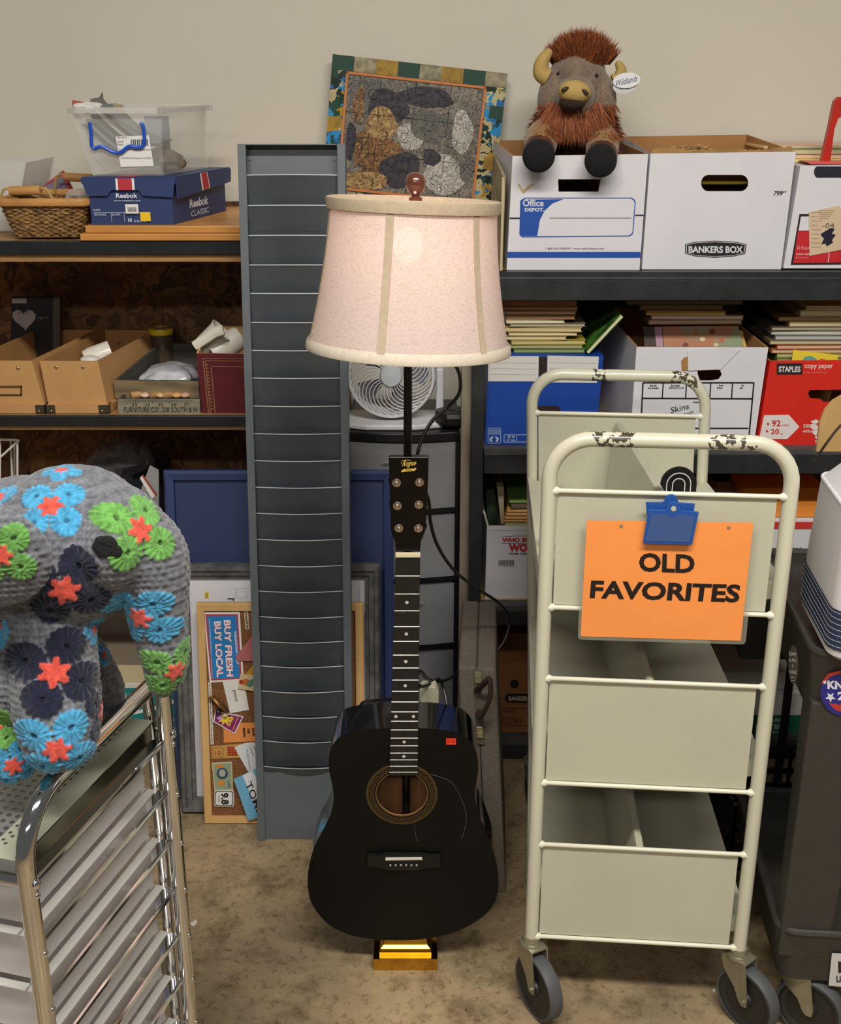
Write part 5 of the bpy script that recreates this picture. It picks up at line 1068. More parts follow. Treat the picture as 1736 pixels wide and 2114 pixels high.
m.tube(spl([P(936, 745, 2.0), P(949, 775, 2.03), P(948, 812, 2.06), P(925, 840, 2.07), P(893, 868, 2.06), P(872, 905, 2.05), P(861, 945, 2.04), P(866, 990, 2.05), P(884, 1030, 2.08), P(889, 1080, 2.10), P(905, 1130, 2.15), P(940, 1180, 2.2), P(990, 1218, 2.3), P(1030, 1245, 2.35), P(1052, 1275, 2.4), P(1040, 1325, 2.38), P(1003, 1363, 2.35), P(960, 1378, 2.3), P(925, 1402, 2.26), P(898, 1408, 2.24)], 6), .0034, 8)
m.tube(spl([P(898, 1408, 2.24), P(880, 1400, 2.2), P(868, 1385, 2.15), P(860, 1400, 2.12), P(866, 1418, 2.15), P(890, 1412, 2.22), P(905, 1402, 2.24), P(915, 1420, 2.24), P(922, 1450, 2.22), P(924, 1480, 2.2)], 6), .0034, 8)
m.tube(spl([P(743, 1462, 2.12), P(750, 1450, 2.12), P(775, 1446, 2.12), P(815, 1442, 2.1), P(850, 1430, 2.12), P(868, 1415, 2.15)], 5), .0034, 8)
m.obj('power_cord', cm, r, smooth=True)
# cream plug block behind guitar
a = P(887, 1455, 2.2)
rr2 = thing('power_adapter', 'cream electrical adapter block behind the guitar shoulder', 'adapter', (a.x, 2.23, 0))
m = M(); m.card(VP(2.2), [(866, 1470), (866, 1425), (872, 1418), (900, 1418), (906, 1430), (906, 1470)], -.03, 0); m.obj('body', C('c5c2a8', .5), rr2, bevel=.003)
M().box(a.x-.015, a.x+.012, 2.21, 2.24, .0, P(887, 1468, 2.2).z).obj('stem', C('8d8a78'), rr2)
# hard case
pc_ = VP(2.19)
cg = mat('case_tweed', '6e655a', .85, var=.12, scale=160, bump=.3, bscale=300)
r = thing('hard_case', 'upright grey-brown fabric case with leather handle and latches right of the guitar', 'case', (.11, 2.3, 0))
TL, TR, BL, BR = P(946, 1376, 2.22), P(1024, 1380, 2.22), P(960, 1845, 2.14), P(1045, 1838, 2.14)
BL.z = BR.z = 0
def casehalf(ta, tb, a, b_, bev):
    t0, t1, b0, b1 = TL.lerp(TR, ta), TL.lerp(TR, tb), BL.lerp(BR, a), BL.lerp(BR, b_); D_ = Vector((.02, .34, 0))
    return M().hexa([b0, b1, b1+D_, b0+D_, t0, t1, t1+D_, t0+D_])
casehalf(0, .487, 0, .517, 0).obj('lid_shell', cg, r, bevel=.006); casehalf(.493, 1, .523, 1, 0).obj('base_shell', cg, r, bevel=.006)
def cp(x, y, o=0):   # point on the case front
    pl_ = Pl(BL, (1, 0, 0), (0, TL.y-BL.y, TL.z-BL.z)); return pl_.w(x, y)+pl_.N*o
pcs = Pl(BL, (1, 0, 0), (0, TL.y-BL.y, TL.z-BL.z))
m = M(); m.card(pcs, [(977, 1380), (992, 1380), (1001, 1536), (985, 1536)], .0005, .004); st = m.obj('latch_strip', mat('strip_grey', '5a5448', .6), r, bevel=.001)
lm = mat('latch_metal', 'b5ad88', .35, .6)
for y0 in (1384, 1497):
    x = 979 if y0 < 1400 else 983; m = M(); m.card(pcs, [(x, y0), (x+13, y0), (x+15, y0+24), (x+1, y0+24)], .004, .009); lt_ = m.obj('latch', lm, r, bevel=.0015); m = M(); m.card(pcs, [(x, y0+(0 if y0 < 1400 else 13)), (x+14, y0+(0 if y0 < 1400 else 13)), (x+14, y0+(12 if y0 < 1400 else 14)), (x, y0+(12 if y0 < 1400 else 14))], .009, .0105); m.obj('latch_tab', lm, lt_)
hp_ = [cp(985, 1424, .006), cp(988, 1410, .03), cp(1001, 1390, .05), cp(1008, 1384, .055), cp(1009, 1412, .06), cp(1003, 1436, .055), cp(992, 1466, .035), cp(987, 1468, .006)]
M().tube(spl(hp_, 4), [.0085]*29, 8, flat=.6).obj('handle', mat('leather_brown', '3a2a24', .5), r, smooth=50)
# ---------------------------------------------------------------- painting
C0 = Vector((0, 3.07, 0)); 
a, b_, d_ = VP(3.09).w(688, 112), VP(3.09).w(1047, 152), VP(3.09).w(672, 392)
X_ = (b_-a).normalized(); Z_ = Vector((0, .03, 1)); Z_ = (Z_-X_*Z_.dot(X_)).normalized()
pp = Pl(a-Z_*((a-d_).length*1.02)+Vector((0, -.02, 0)), X_, Z_); W_ = (b_-a).length; Hh = (a-d_).length*1.02
def patch(name, cells, cols, scale_, rnd=.0, lines=True):
    m = bpy.data.materials.new(name); m.use_nodes = True; nt = m.node_tree; b = nt.nodes['Principled BSDF']; tc = nt.nodes.new('ShaderNodeTexCoord')
    n = nt.nodes.new('ShaderNodeTexNoise'); n.inputs['Scale'].default_value = 60; mx = nt.nodes.new('ShaderNodeMix'); mx.data_type = 'RGBA'; mx.inputs[0].default_value = rnd
    nt.links.new(tc.outputs['Object'], n.inputs['Vector']); nt.links.new(tc.outputs['Object'], mx.inputs[6]); nt.links.new(n.outputs['Color'], mx.inputs[7])
    v = nt.nodes.new('ShaderNodeTexVoronoi'); v.inputs['Scale'].default_value = scale_; nt.links.new(mx.outputs[2], v.inputs['Vector'])
    sp = nt.nodes.new('ShaderNodeSeparateColor'); nt.links.new(v.outputs['Color'], sp.inputs[0]); r = nt.nodes.new('ShaderNodeValToRGB'); r.color_ramp.interpolation = 'CONSTANT' if lines else 'LINEAR'
    nt.links.new(sp.outputs[0], r.inputs[0]); e = r.color_ramp.elements
    while len(e) < len(cols): e.new(.5)
    for i, c in enumerate(cols): e[i].position = i/len(cols); e[i].color = (*lin(c), 1)
    nt.links.new(r.outputs[0], b.inputs['Base Color']); b.inputs['Roughness'].default_value = .3; return m
mo = patch('mosaic_border', 0, ['0f3a2c', '2a6aa8', 'b58a1e', '16281c', 'b9a97c', '1c4a34', 'c2b588', '2f8fc8'], 48, .05); gp = patch('grey_abstract', 0, ['3a3836', '7d776c', '5a5650', '9a9384', '2b2a2c', '8c8274'], 60, .2, False); bp2 = patch('brown_abstract', 0, ['6b4a2c', '9a6b3c', '3b2f2a', 'b08a58', '4a3c34'], 55, .2, False)
r = thing('painting', 'tilted colourful patchwork picture with orange inner frame and jigsaw pieces above the lampshade', 'painting', (a+b_)/2-Vector((0, 0, Hh)))
m = M(pp.T); m.box(0, W_, 0, Hh, -.018, 0); m.T = None; m.obj('canvas', mo, r)
m = M(pp.T); mats_ = [C('14402e'), mat('tan_paint', 'a39a78', .5, c2='6f6850', scale=60), mat('mustard_paint', 'b08a1c', .5, c2='8a6a14', scale=60)]
nb = 8
for k in range(nb):
    m.box(W_*k/nb, W_*(k+1)/nb, Hh-.034, Hh, .0002, .001, k % 3)
for k in range(4):
    m.box(0, .034, Hh-.034-(k*2+2.4)*.030, Hh-.034-(k*2+1.6)*.030, .0002, .001, (k+1) % 3) if k % 2 else None
    m.box(W_-.034, W_, Hh-.05-(k*2+1.9)*.030, Hh-.05-(k*2+.9)*.030, .0002, .001, (k) % 3) if k % 2 == 0 else None
for k in range(4): m.box(.03+k*.09, .08+k*.09, 0, .020, .0002, .001, 1)
m.T = None; m.obj('border_blocks', mats_, r)
x0, x1, y0, y1 = .036, W_-.047, .014, Hh-.035
m = M(pp.T); m.box(x0, x1, y0, y1, .001, .003, 0)
t = .006
for q in ((x0, x1, y0, y0+t), (x0, x1, y1-t, y1), (x0, x0+t, y0, y1), (x1-t, x1, y0, y1)): m.box(*q, .003, .006, 1)
m.T = None; m.obj('inner_frame', [gp, C('c9793c', .45)], r)
m = M(pp.T); cx, cy = x0+.42*(x1-x0), y0+.5*(y1-y0)
def blobp(cx, cy, rx, ry, s): return [(cx+rx*math.cos(t)*(1+.12*math.sin(3*t+s)), cy+ry*math.sin(t)*(1+.12*math.cos(2*t+s))) for t in [k*math.pi/14 for k in range(28)]]
for i, (u, v, rx, ry, mi) in enumerate(((.18, .80, .05, .05, 3), (.26, .34, .062, .055, 0), (.31, .74, .050, .040, 2), (.28, .60, .040, .036, 1), (.11, .74, .014, .040, 0), (.45, .22, .05, .045, 2), (.50, .52, .034, .036, 4), (.62, .62, .05, .04, 3), (.86, .60, .026, .050, 4), (.76, .22, .052, .045, 4), (.58, .86, .07, .022, 2), (.20, .10, .06, .022, 1), (.92, .28, .016, .03, 3), (.07, .42, .012, .05, 2), (.66, .36, .022, .02, 2))):
    m.prism(blobp(x0+u*(x1-x0), y0+v*(y1-y0), rx, ry, i), .0031+.0001*i, .0034+.0001*i, mi)
m.T = None; m.obj('colour_field', [bp2, patch('tan_field', 0, ['b8965e', '8a6a44', 'c9ab74', '6e5438'], 50, .2, False), patch('dark_field', 0, ['22222a', '33303c', '4a4648'], 50, .2, False), patch('slate_field', 0, ['3c3c40', '5c5a58', '767268'], 80, .2, False), patch('pale_field', 0, ['8f887a', 'b0aa9c', '6f6a60', 'd0ccc4'], 80, .2, False)], r)
m = M(pp.T)
def knob(p, q, sgn, n=10):   # a jigsaw edge from p to q with one round knob in the middle
    p, q = Vector(p), Vector(q); d = q-p; L = d.length; d.normalize(); nn = Vector((-d.y, d.x))*sgn; o = [p, p+d*L*.40]; c = p+d*L*.5+nn*L*.17
    for k in range(n+1): t = R(235-290*k/n); o.append(c+d*math.cos(t)*L*.13+nn*math.sin(t)*L*.13)
    return o+[p+d*L*.60, q]
nx_, ny_ = 4, 3
for i in range(1, nx_):
    for j in range(ny_):
        px0 = x0+(x1-x0)*i/nx_; m.tube([(v.x, v.y, .0046) for v in knob((px0, y0+(y1-y0)*j/ny_), (px0, y0+(y1-y0)*(j+1)/ny_), 1 if (i+j) % 2 else -1)], .0005, 4)
for j in range(1, ny_):
    for i in range(nx_):
        py0 = y0+(y1-y0)*j/ny_; m.tube([(v.x, v.y, .0046) for v in knob((x0+(x1-x0)*i/nx_, py0), (x0+(x1-x0)*(i+1)/nx_, py0), 1 if (i+j) % 2 else -1)], .0005, 4)
m.T = None; m.obj('jigsaw_seams', C('26221f', .6), r)
# ---------------------------------------------------------------- cream book truck
cr = mat('cream_enamel', 'bdbba6', .35, var=.03, scale=8, bump=.03, bscale=250, coat=.15)
def handle_mat():
    m = bpy.data.materials.new('cream_enamel_chipped'); m.use_nodes = True; nt = m.node_tree; b = nt.nodes['Principled BSDF']; b.inputs['Roughness'].default_value = .25; b.inputs['Coat Weight'].default_value = .3
    tc = nt.nodes.new('ShaderNodeTexCoord'); sx = nt.nodes.new('ShaderNodeSeparateXYZ'); nt.links.new(tc.outputs['Object'], sx.inputs[0])
    n = nt.nodes.new('ShaderNodeTexNoise'); n.inputs['Scale'].default_value = 95; n.inputs['Detail'].default_value = 6; nt.links.new(tc.outputs['Object'], n.inputs['Vector'])
    n2 = nt.nodes.new('ShaderNodeTexNoise'); n2.inputs['Scale'].default_value = 14; nt.links.new(tc.outputs['Object'], n2.inputs['Vector'])
    def mt(op, a, v=None, w=None):
        x = nt.nodes.new('ShaderNodeMath'); x.operation = op; nt.links.new(a, x.inputs[0])
        if w is not None: nt.links.new(w, x.inputs[1])
        elif v is not None: x.inputs[1].default_value = v
        return x.outputs[0]
    m1 = mt('GREATER_THAN', n.outputs['Fac'], .50); m2 = mt('LESS_THAN', mt('ABSOLUTE', mt('ADD', mt('ADD', mt('ABSOLUTE', sx.outputs['X']), -.085), w=mt('MULTIPLY', mt('ADD', n2.outputs['Fac'], -.5), .16))), .034); m3 = mt('GREATER_THAN', sx.outputs['Z'], 1.06)
    ax_ = mt('ABSOLUTE', sx.outputs['X']); m4 = mt('LESS_THAN', ax_, .135)
    k = mt('MULTIPLY', mt('MULTIPLY', m1, w=m2), w=mt('MULTIPLY', m3, w=m4))
    x = nt.nodes.new('ShaderNodeMix'); x.data_type = 'RGBA'; nt.links.new(k, x.inputs[0]); x.inputs[6].default_value = (*lin('cdcab4'), 1); x.inputs[7].default_value = (*lin('4a4233'), 1)
    nt.links.new(x.outputs[2], b.inputs['Base Color']); return m
hm = handle_mat(); crl = mat('cream_rod', 'd8d5c0', .3)
LN, RN = G(1097, 1933, .155), G(1526, 1958, .155)
U = (RN-LN); U.z = 0; CWd = U.length; U.normalize(); Vv = Vector((-U.y, U.x, 0)); CD = .63
mid = (LN+RN)/2+Vv*CD/2
r = thing('book_truck', 'cream metal library book truck with three levels of sloped shelves', 'cart', (mid.x, mid.y, 0), rz=math.atan2(U.y, U.x)); truck = r
TC = RT[r.name]; hx, hy = CWd/2, CD/2
DR = lambda y, z: z-.040*z*(y+hy)/CD     # far end sits slightly lower
levels = ((.832, 1.038), (.492, .699), (.160, .363))
def path(y):
    pts = [(-hx, y, .155)]; R_ = .068; zt = DR(y, 1.125)
    pts.append((-hx, y, zt-R_-.02))
    for k in range(9): t = math.pi-math.pi/2*k/8; pts.append((-hx+R_+R_*math.cos(t), y, zt-R_+R_*math.sin(t)))
    for k in range(9): t = math.pi/2-math.pi/2*k/8; pts.append((hx-R_+R_*math.cos(t), y, zt-R_+R_*math.sin(t)))
    pts += [(hx, y, zt-R_-.02), (hx, y, .155)]; return pts
for y in (-hy, hy):
    m = M(TC); m.tube(path(y), .0125, 16); m.T = None; fr_ = m.obj('end_frame', hm, r, smooth=True)
    for z0, z1 in levels:
        z0, z1 = DR(y, z0), DR(y, z1)
        m = M(TC); m.box(-hx+.014, hx-.020, y-.002, y+.002, z0+.004, z1-.004); m.T = None; m.obj('end_panel', cr, r, bevel=.001)
        m = M(TC)
        for z in (z0, z1):
            m = M(TC); m.tube([(-hx+.006, y-.004, z), (-hx+.012, y-.0045, z), (-hx+.018, y-.004, z), (hx-.018, y-.004, z), (hx-.012, y-.0045, z), (hx-.006, y-.004, z)], [.007, .0075, .0042, .0042, .0075, .007], 10); m.T = None; m.obj('panel_rod', crl, r, smooth=True)
for i, (z0, z1) in enumerate(levels):
    m = M(TC); y0, y1 = -hy+.014, hy-.014
    prof = [(-hx-.012, z0+.050), (-hx-.010, z0+.056), (-hx-.004, z0+.056), (-.030, z0-.002), (-.009, z0+.182), (-.006, z0+.190), (0, z0+.193), (.006, z0+.190), (.009, z0+.182), (.030, z0-.002), (hx+.004, z0+.056), (hx+.010, z0+.056), (hx+.012, z0+.050), (hx+.012, z0+.026), (hx+.009, z0+.026), (0.02, z0-.012), (-.02, z0-.012), (-hx-.009, z0+.026), (-hx-.012, z0+.026)]
    a = m.vs([(x, y0, DR(y0, z)) for x, z in prof]); b = m.vs([(x, y1, DR(y1, z)) for x, z in prof]); n = len(prof)
    for k in range(n): m.f([a[k], a[(k+1) % n], b[(k+1) % n], b[k]])
    m.f(a); m.f(b); m.T = None; m.obj('sloped_shelf', cr, r, smooth=25)
steel = mat('caster_steel', 'a19c86', .35, .7, var=.1, scale=30); rub = mat('grey_tread', '4d4f51', .6, var=.08, scale=40); hubm = mat('dark_wheel', '24221f', .5, var=.1, scale=20)
def caster(parent, top, ang, rw=.063, name='caster'):
    # ang: heading of the wheel plane from -Y, top: bottom centre of the post
    u = Vector((math.sin(ang), -math.cos(ang), 0)); nrm = Vector((u.y, -u.x, 0)); c = Vector((top.x, top.y, rw))+u*.030
    T = Matrix(((u.x, nrm.x, 0, c.x), (u.y, nrm.y, 0, c.y), (0, 0, 1, c.z), (0, 0, 0, 1)))
    m = M(); m.cyl((top.x, top.y, top.z-.008), (top.x, top.y, top.z+.004), .018, .016, 20); m.lathe([(.0, -.018), (.021, -.018), (.023, -.013), (.021, -.008), (0, -.008)], top, None, 24)
    ca = m.obj(name, steel, parent, smooth=40)
    m = M(T); A = Matrix.Rotation(R(90), 4, 'X'); m.lathe([(rw-.006, -.0135), (rw-.002, -.0135), (rw, -.010), (rw, .010), (rw-.002, .0135), (rw-.006, .0135)], (0, 0, 0), A, 40, close=True); m.T = None; m.obj('tread', rub, ca, smooth=40)
    m = M(T); m.lathe([(0, -.014), (.014, -.014), (.016, -.009), (rw-.018, -.009), (rw-.012, -.0125), (rw-.0055, -.0125), (rw-.0055, .0125), (rw-.012, .0125), (rw-.018, .009), (.016, .009), (.014, .014), (0, .014)], (0, 0, 0), A, 36); m.T = None; m.obj('wheel', hubm, ca, smooth=30)
    m = M(T); zt = top.z-.012-c.z
    for s_ in (-1, 1):
        y = s_*.0165; pts = [(-.052, zt), (-.002, zt), (.000, zt-.012), (.010, .006), (.009, -.008), (-.001, -.010), (-.009, -.002), (-.020, .020), (-.045, zt-.035), (-.054, zt-.015)]
        a = m.vs([(x, y-.0012, z) for x, z in pts]); b = m.vs([(x, y+.0012, z) for x, z in pts]); n = len(pts); m.f(a); m.f(list(reversed(b)))
        for k in range(n): m.f([a[k], b[k], b[(k+1) % n], a[(k+1) % n]])
        m.tube([(.001, y-.004*1, 0), (.001, y+.004, 0)], .005, 10)
    m.box(-.053, -.001, -.018, .018, zt-.002, zt+.001); m.T = None; m.obj('fork', steel, ca)
for x, y, a in ((-hx, -hy, 28), (hx, -hy, 38), (-hx, hy, 12), (hx, hy, -20)):
    tp2 = TC @ Vector((x, y, .155)); caster(r, tp2, R(a))
WRP = [c for c in truck.children_recursive if c.type == 'MESH']; done_ = set()
for c in WRP:      # the far end of this old truck sits a little narrower and racked to the left
    if c.data.name in done_: continue
    done_.add(c.data.name)
    for v in c.data.vertices:
        t = min(1, max(0, (v.co.y+hy)/CD)); v.co.x = v.co.x*(1-.052*t)-.035*t*v.co.z
# sign and clip
OF = TC @ Vector((-hx, -hy-.0125, 0)); ps = Pl(OF, U, (0, 0, 1))
r = thing('laminated_sign', 'orange laminated sign reading old favorites hanging on the book truck', 'sign', ps.w(1370, 1325)+ps.N*.006)
def rq(pts, rr_): # rounded corners in px
    out = []; n = len(pts)
    for i in range(n):
        p = Vector(pts[i]); a = (Vector(pts[i-1])-p).normalized()*rr_; b = (Vector(pts[(i+1) % n])-p).normalized()*rr_
        for k in range(5): t = k/4; out.append(tuple((p+a)*(1-t)**2+p*2*t*(1-t)+(p+b)*t*t))
    return out
m = M(); m.card(ps, rq([(1207, 1064), (1563, 1072), (1538, 1328), (1192, 1318)], 9), .004, .0045); m.obj('laminate', clearmat('laminate_film', 'b9b6a6', .22, .12), r)
m = M(); m.card(ps, [(1211, 1072), (1554, 1077), (1528, 1320), (1198, 1311)], .0047, .0052); m.obj('orange_paper', mat('orange_paper', 'f6964c', .5, var=.03, scale=10), r)
m = M(); m.text(ps, 'OLD', (1318, 1177), (1432, 1181), (1319, 1138), .0056, bold=.034); m.text(ps, 'FAVORITES', (1217, 1232), (1524, 1241), (1220, 1195), .0056, bold=.034); m.obj('lettering', C('1c1210', .5), r)
m = M()
for x, y in ((1282, 1084), (1503, 1087)): c = ps.w(x, y)+ps.N*.0054; m.cyl(c, c+ps.N*.0004, .0030, .0030, 14)
m.obj('punch_hole', C('8f7a58'), r)
r = thing('spring_clip', 'blue plastic clip holding the orange sign to the book truck', 'clip', ps.w(1385, 1117)+ps.N*.012)
bcl = mat('blue_plastic', '1f4f9c', .4); bcl2 = mat('blue_plastic_matt', '3a5488', .55)
def arc(cx, cy, rx, a0, a1, n=8): return [(cx+rx*math.cos(R(a0+(a1-a0)*k/n)), cy+rx*math.sin(R(a0+(a1-a0)*k/n))) for k in range(n+1)]
m = M(); m.card(ps, [(1332, 1033), (1365, 1033)]+arc(1384, 1031, 14, 180, 360)+[(1400, 1034), (1433, 1036), (1430, 1060), (1334, 1058)], .006, .009); m.obj('back_jaw', bcl, r, bevel=.0008)
m = M(); m.card(ps, [(1337, 1045), (1370, 1046)]+arc(1388, 1045, 16, 180, 360)+[(1405, 1047), (1440, 1050), (1426, 1118), (1325, 1115)], .013, .016); fj = m.obj('front_jaw', bcl, r, bevel=.001)
m = M(); m.card(ps, [(1343, 1054), (1372, 1055)]+arc(1388, 1052, 9, 150, 30, 6)+[(1405, 1056), (1432, 1058), (1420, 1112), (1331, 1109)], .0162, .0168); m.obj('pad', bcl2, fj)
m = M(); m.card(ps, arc(1388, 1043, 5.5, 0, 345, 14), .0164, .0168); m.obj('hook_hole', C('b7b7a4'), fj)
m = M(); m.card(ps, [(1345, 1060), (1425, 1062), (1424, 1070), (1345, 1068)], .009, .0131); m.obj('spring', steel, r)
# black arched bookend in the top tray
q = TC @ Vector((.056, .02, 0)); pa = Pl((0, q.y, 0), (1, 0, 0), (0, 0, 1)); c = pa.w(1401, 1000); 
r = thing('bookend', 'black arched bookend with white curved lines standing in the top shelf of the truck', 'bookend', (c.x, q.y, .86))
def archp(rad, zb=.868): return [(c.x+rad, zb)]+[(c.x+rad*math.cos(math.pi*k/20), c.z+rad*math.sin(math.pi*k/20)) for k in range(21)]+[(c.x-rad, zb)]
m = M(pa.T); m.prism(archp(.034), -.006, 0, 0); m.T = None; m.obj('plate', C('101012', .35), r)
m = M(pa.T)
for ra in (.0235, .0125):
    a = [(c.x+ra*math.cos(math.pi*k/20), c.z+ra*math.sin(math.pi*k/20)) for k in range(21)]; b = [(c.x+(ra-.0016)*math.cos(math.pi*k/20), c.z+(ra-.0016)*math.sin(math.pi*k/20)) for k in range(21)]
    m.prism([(a[0][0], .875)]+a+[(a[-1][0], .875), (b[-1][0], .875)]+list(reversed(b))+[(b[0][0], .875)], .0002, .0008)
m.T = None; m.obj('white_line', C('e6e6e2'), r)
# ---------------------------------------------------------------- chrome trolley
chrm = mat('chrome', 'dcdcdc', .07, 1); zinc = mat('grey_green_steel', 'a7ab98', .38, .25, var=.06, scale=10)
A0, B0 = Vector((-.461, 1.16, 0)), Vector((-.367, 1.50, 0)); u = (B0-A0); Ls = u.length; u.normalize(); w = Vector((-u.y, u.x, 0)); Ws = .34
TT = Matrix(((u.x, w.x, 0, A0.x), (u.y, w.y, 0, A0.y), (0, 0, 1, 0), (0, 0, 0, 1)))
cen = TT @ Vector((Ls/2, Ws/2, 0)); ang = math.atan2(u.y, u.x)
r = thing('drawer_trolley', 'chrome tube trolley with perforated metal top and frosted plastic drawers', 'trolley', (cen.x, cen.y, 0), rz=ang)
def bend(x0, x1, y, zt, R0, R1, z0=.03):
    p = [(x0, y, z0), (x0, y, zt-R0)]
    for k in range(1, 10): t = math.pi-math.pi/2*k/9; p.append((x0+R0+R0*math.cos(t), y, zt-R0+R0*math.sin(t)))
    for k in range(0, 9): t = math.pi/2-math.pi/2*k/9; p.append((x1-R1+R1*math.cos(t), y, zt-R1+R1*math.sin(t)))
    return p+[(x1, y, zt-R1), (x1, y, z0)]
for y in (0, Ws):
    m = M(TT); m.tube(bend(0, Ls, y, .868, .075, .035), .0115, 16); m.T = None; m.obj('side_frame', chrm, r, smooth=True)
    m = M(TT); yy_ = y+(.024 if y == 0 else -.024); m.tube([(Ls+.0, yy_, .03), (Ls, yy_, .80), (Ls-.004, yy_, .835), (Ls-.03, y+(.006 if y == 0 else -.006), .862)], .0085, 12); m.T = None; m.obj('inner_post', chrm, r, smooth=True)
for x in (0, Ls):
    m = M(TT); m.tube([(x, 0, .775), (x, Ws, .775)], .007, 12); m.T = None; m.obj('cross_bar', chrm, r, smooth=True)
    for y, s_ in ((-.0115, -1), (Ws+.0115, 1)): m = M(TT); m.ell((x, y, .775), (.007, .005, .007), seg=12); m.T = None; m.obj('bolt', chrm, r, smooth=True)
m = M(TT); zt_ = .800
m.box(.004, Ls-.012, .012, .060, zt_-.002, zt_); m.box(.004, Ls-.012, Ws-.03, Ws-.012, zt_-.002, zt_); m.T = None; flange = m.obj('tray_flange', zinc, r, bevel=.001)
m = M(TT); m.box(.004, Ls-.012, .0105, .0125, zt_-.040, zt_-.0005); m.T = None; m.obj('tray_side', mat('dark_chrome', '77776f', .14, 1), r)
def perf():
    m = bpy.data.materials.new('perforated_steel'); m.use_nodes = True; nt = m.node_tree; b = nt.nodes['Principled BSDF']; o = nt.nodes['Material Output']
    b.inputs['Base Color'].default_value = (*lin('8d9190'), 1); b.inputs['Metallic'].default_value = .6; b.inputs['Roughness'].default_value = .25
    tc = nt.nodes.new('ShaderNodeTexCoord'); mp = nt.nodes.new('ShaderNodeVectorMath'); mp.operation = 'SCALE'; mp.inputs['Scale'].default_value = 1/.0125; nt.links.new(tc.outputs['Object'], mp.inputs[0])
    fr_ = nt.nodes.new('ShaderNodeVectorMath'); fr_.operation = 'FRACTION'; nt.links.new(mp.outputs[0], fr_.inputs[0]); sb = nt.nodes.new('ShaderNodeVectorMath'); sb.operation = 'SUBTRACT'; sb.inputs[1].default_value = (.5, .5, 0); nt.links.new(fr_.outputs[0], sb.inputs[0])
    ml = nt.nodes.new('ShaderNodeVectorMath'); ml.operation = 'MULTIPLY'; ml.inputs[1].default_value = (1, 1, 0); nt.links.new(sb.outputs[0], ml.inputs[0]); le = nt.nodes.new('ShaderNodeVectorMath'); le.operation = 'LENGTH'; nt.links.new(ml.outputs[0], le.inputs[0])
    lt_ = nt.nodes.new('ShaderNodeMath'); lt_.operation = 'LESS_THAN'; lt_.inputs[1].default_value = .27; nt.links.new(le.outputs['Value'], lt_.inputs[0])
    t = nt.nodes.new('ShaderNodeBsdfTransparent'); x = nt.nodes.new('ShaderNodeMixShader'); nt.links.new(lt_.outputs[0], x.inputs[0]); nt.links.new(b.outputs[0], x.inputs[1]); nt.links.new(t.outputs[0], x.inputs[2]); nt.links.new(x.outputs[0], o.inputs[0]); return m
pfm = perf()
m = M(TT); m.box(.004, Ls-.012, .060, Ws-.03, zt_-.0012, zt_-.0002); m.T = None; m.obj('perforated_tray', pfm, r)
# holes stamped in the flange edge
m = M(TT)
for k in range(20):
    for j in (0, 1): m.tube([(.03+k*.0145+j*.006, .050+.007*j-.004, zt_), (.03+k*.0145+j*.006, .050+.007*j-.004, zt_+.0004)], .0024, 10)
m.T = None; m.obj('punched_holes', mat('hole_shadow', '4c4f48', .5, .3), flange)
fr3 = clearmat('frosted_drawer', 'e6e1e0', .46, .25); fr4 = clearmat('frosted_rim', 'dcdbd6', .55, .25)
zs = [.762-.0845*k for k in range(9)]
for i, z in enumerate(zs):
    for y, s_ in ((.004, 1), (Ws-.004, -1)):
        m = M(TT); m.tube([(.006, y, z), (Ls-.004, y, z)], .0045, 8); m.box(.010, Ls-.010, min(y, y+s_*.012), max(y, y+s_*.012), z+.003, z+.0045); m.T = None; m.obj('drawer_rail', chrm, r)
        for x in (.001, Ls+.0): m = M(TT); m.ell((x, y-s_*.014, z-.004), (.005, .004, .005), seg=10); m.T = None; m.obj('bolt', chrm, r, smooth=True)
    m = M(TT); x0, x1, y0, y1, t = .012, Ls-.012, .030, Ws-.030, .0016; zb_ = z-.068
    m.box(x0+.01, x1-.01, y0, y1, zb_, zb_+t); m.box(x0+.01, x1-.01, y0, y0+t, zb_, z+.004); m.box(x0+.01, x1-.01, y1-t, y1, zb_, z+.004); m.box(x0+.01, x0+.01+t, y0, y1, zb_, z+.004); m.box(x1-.01-t, x1-.01, y0, y1, zb_, z+.004)
    m.T = None; d = m.obj('drawer', fr3, r)
    m = M(TT); m.box(x0, x1, .018, .031, z+.0047, z+.006); m.box(x0, x1, y1-.004, Ws-.016, z+.0047, z+.006); m.box(x0, x0+.012, .034, y1-.004, z+.0047, z+.006); m.box(x1-.012, x1, .034, y1-.004, z+.0047, z+.006); m.T = None; m.obj('drawer_rim', fr4, d)
for x in (0, Ls):
    for y in (0, Ws):
        m = M(TT); m.ell((x, y, .0165), (.016, .010, .0165), seg=16); m.T = None; m.obj('caster_wheel', hubm, r, smooth=True)
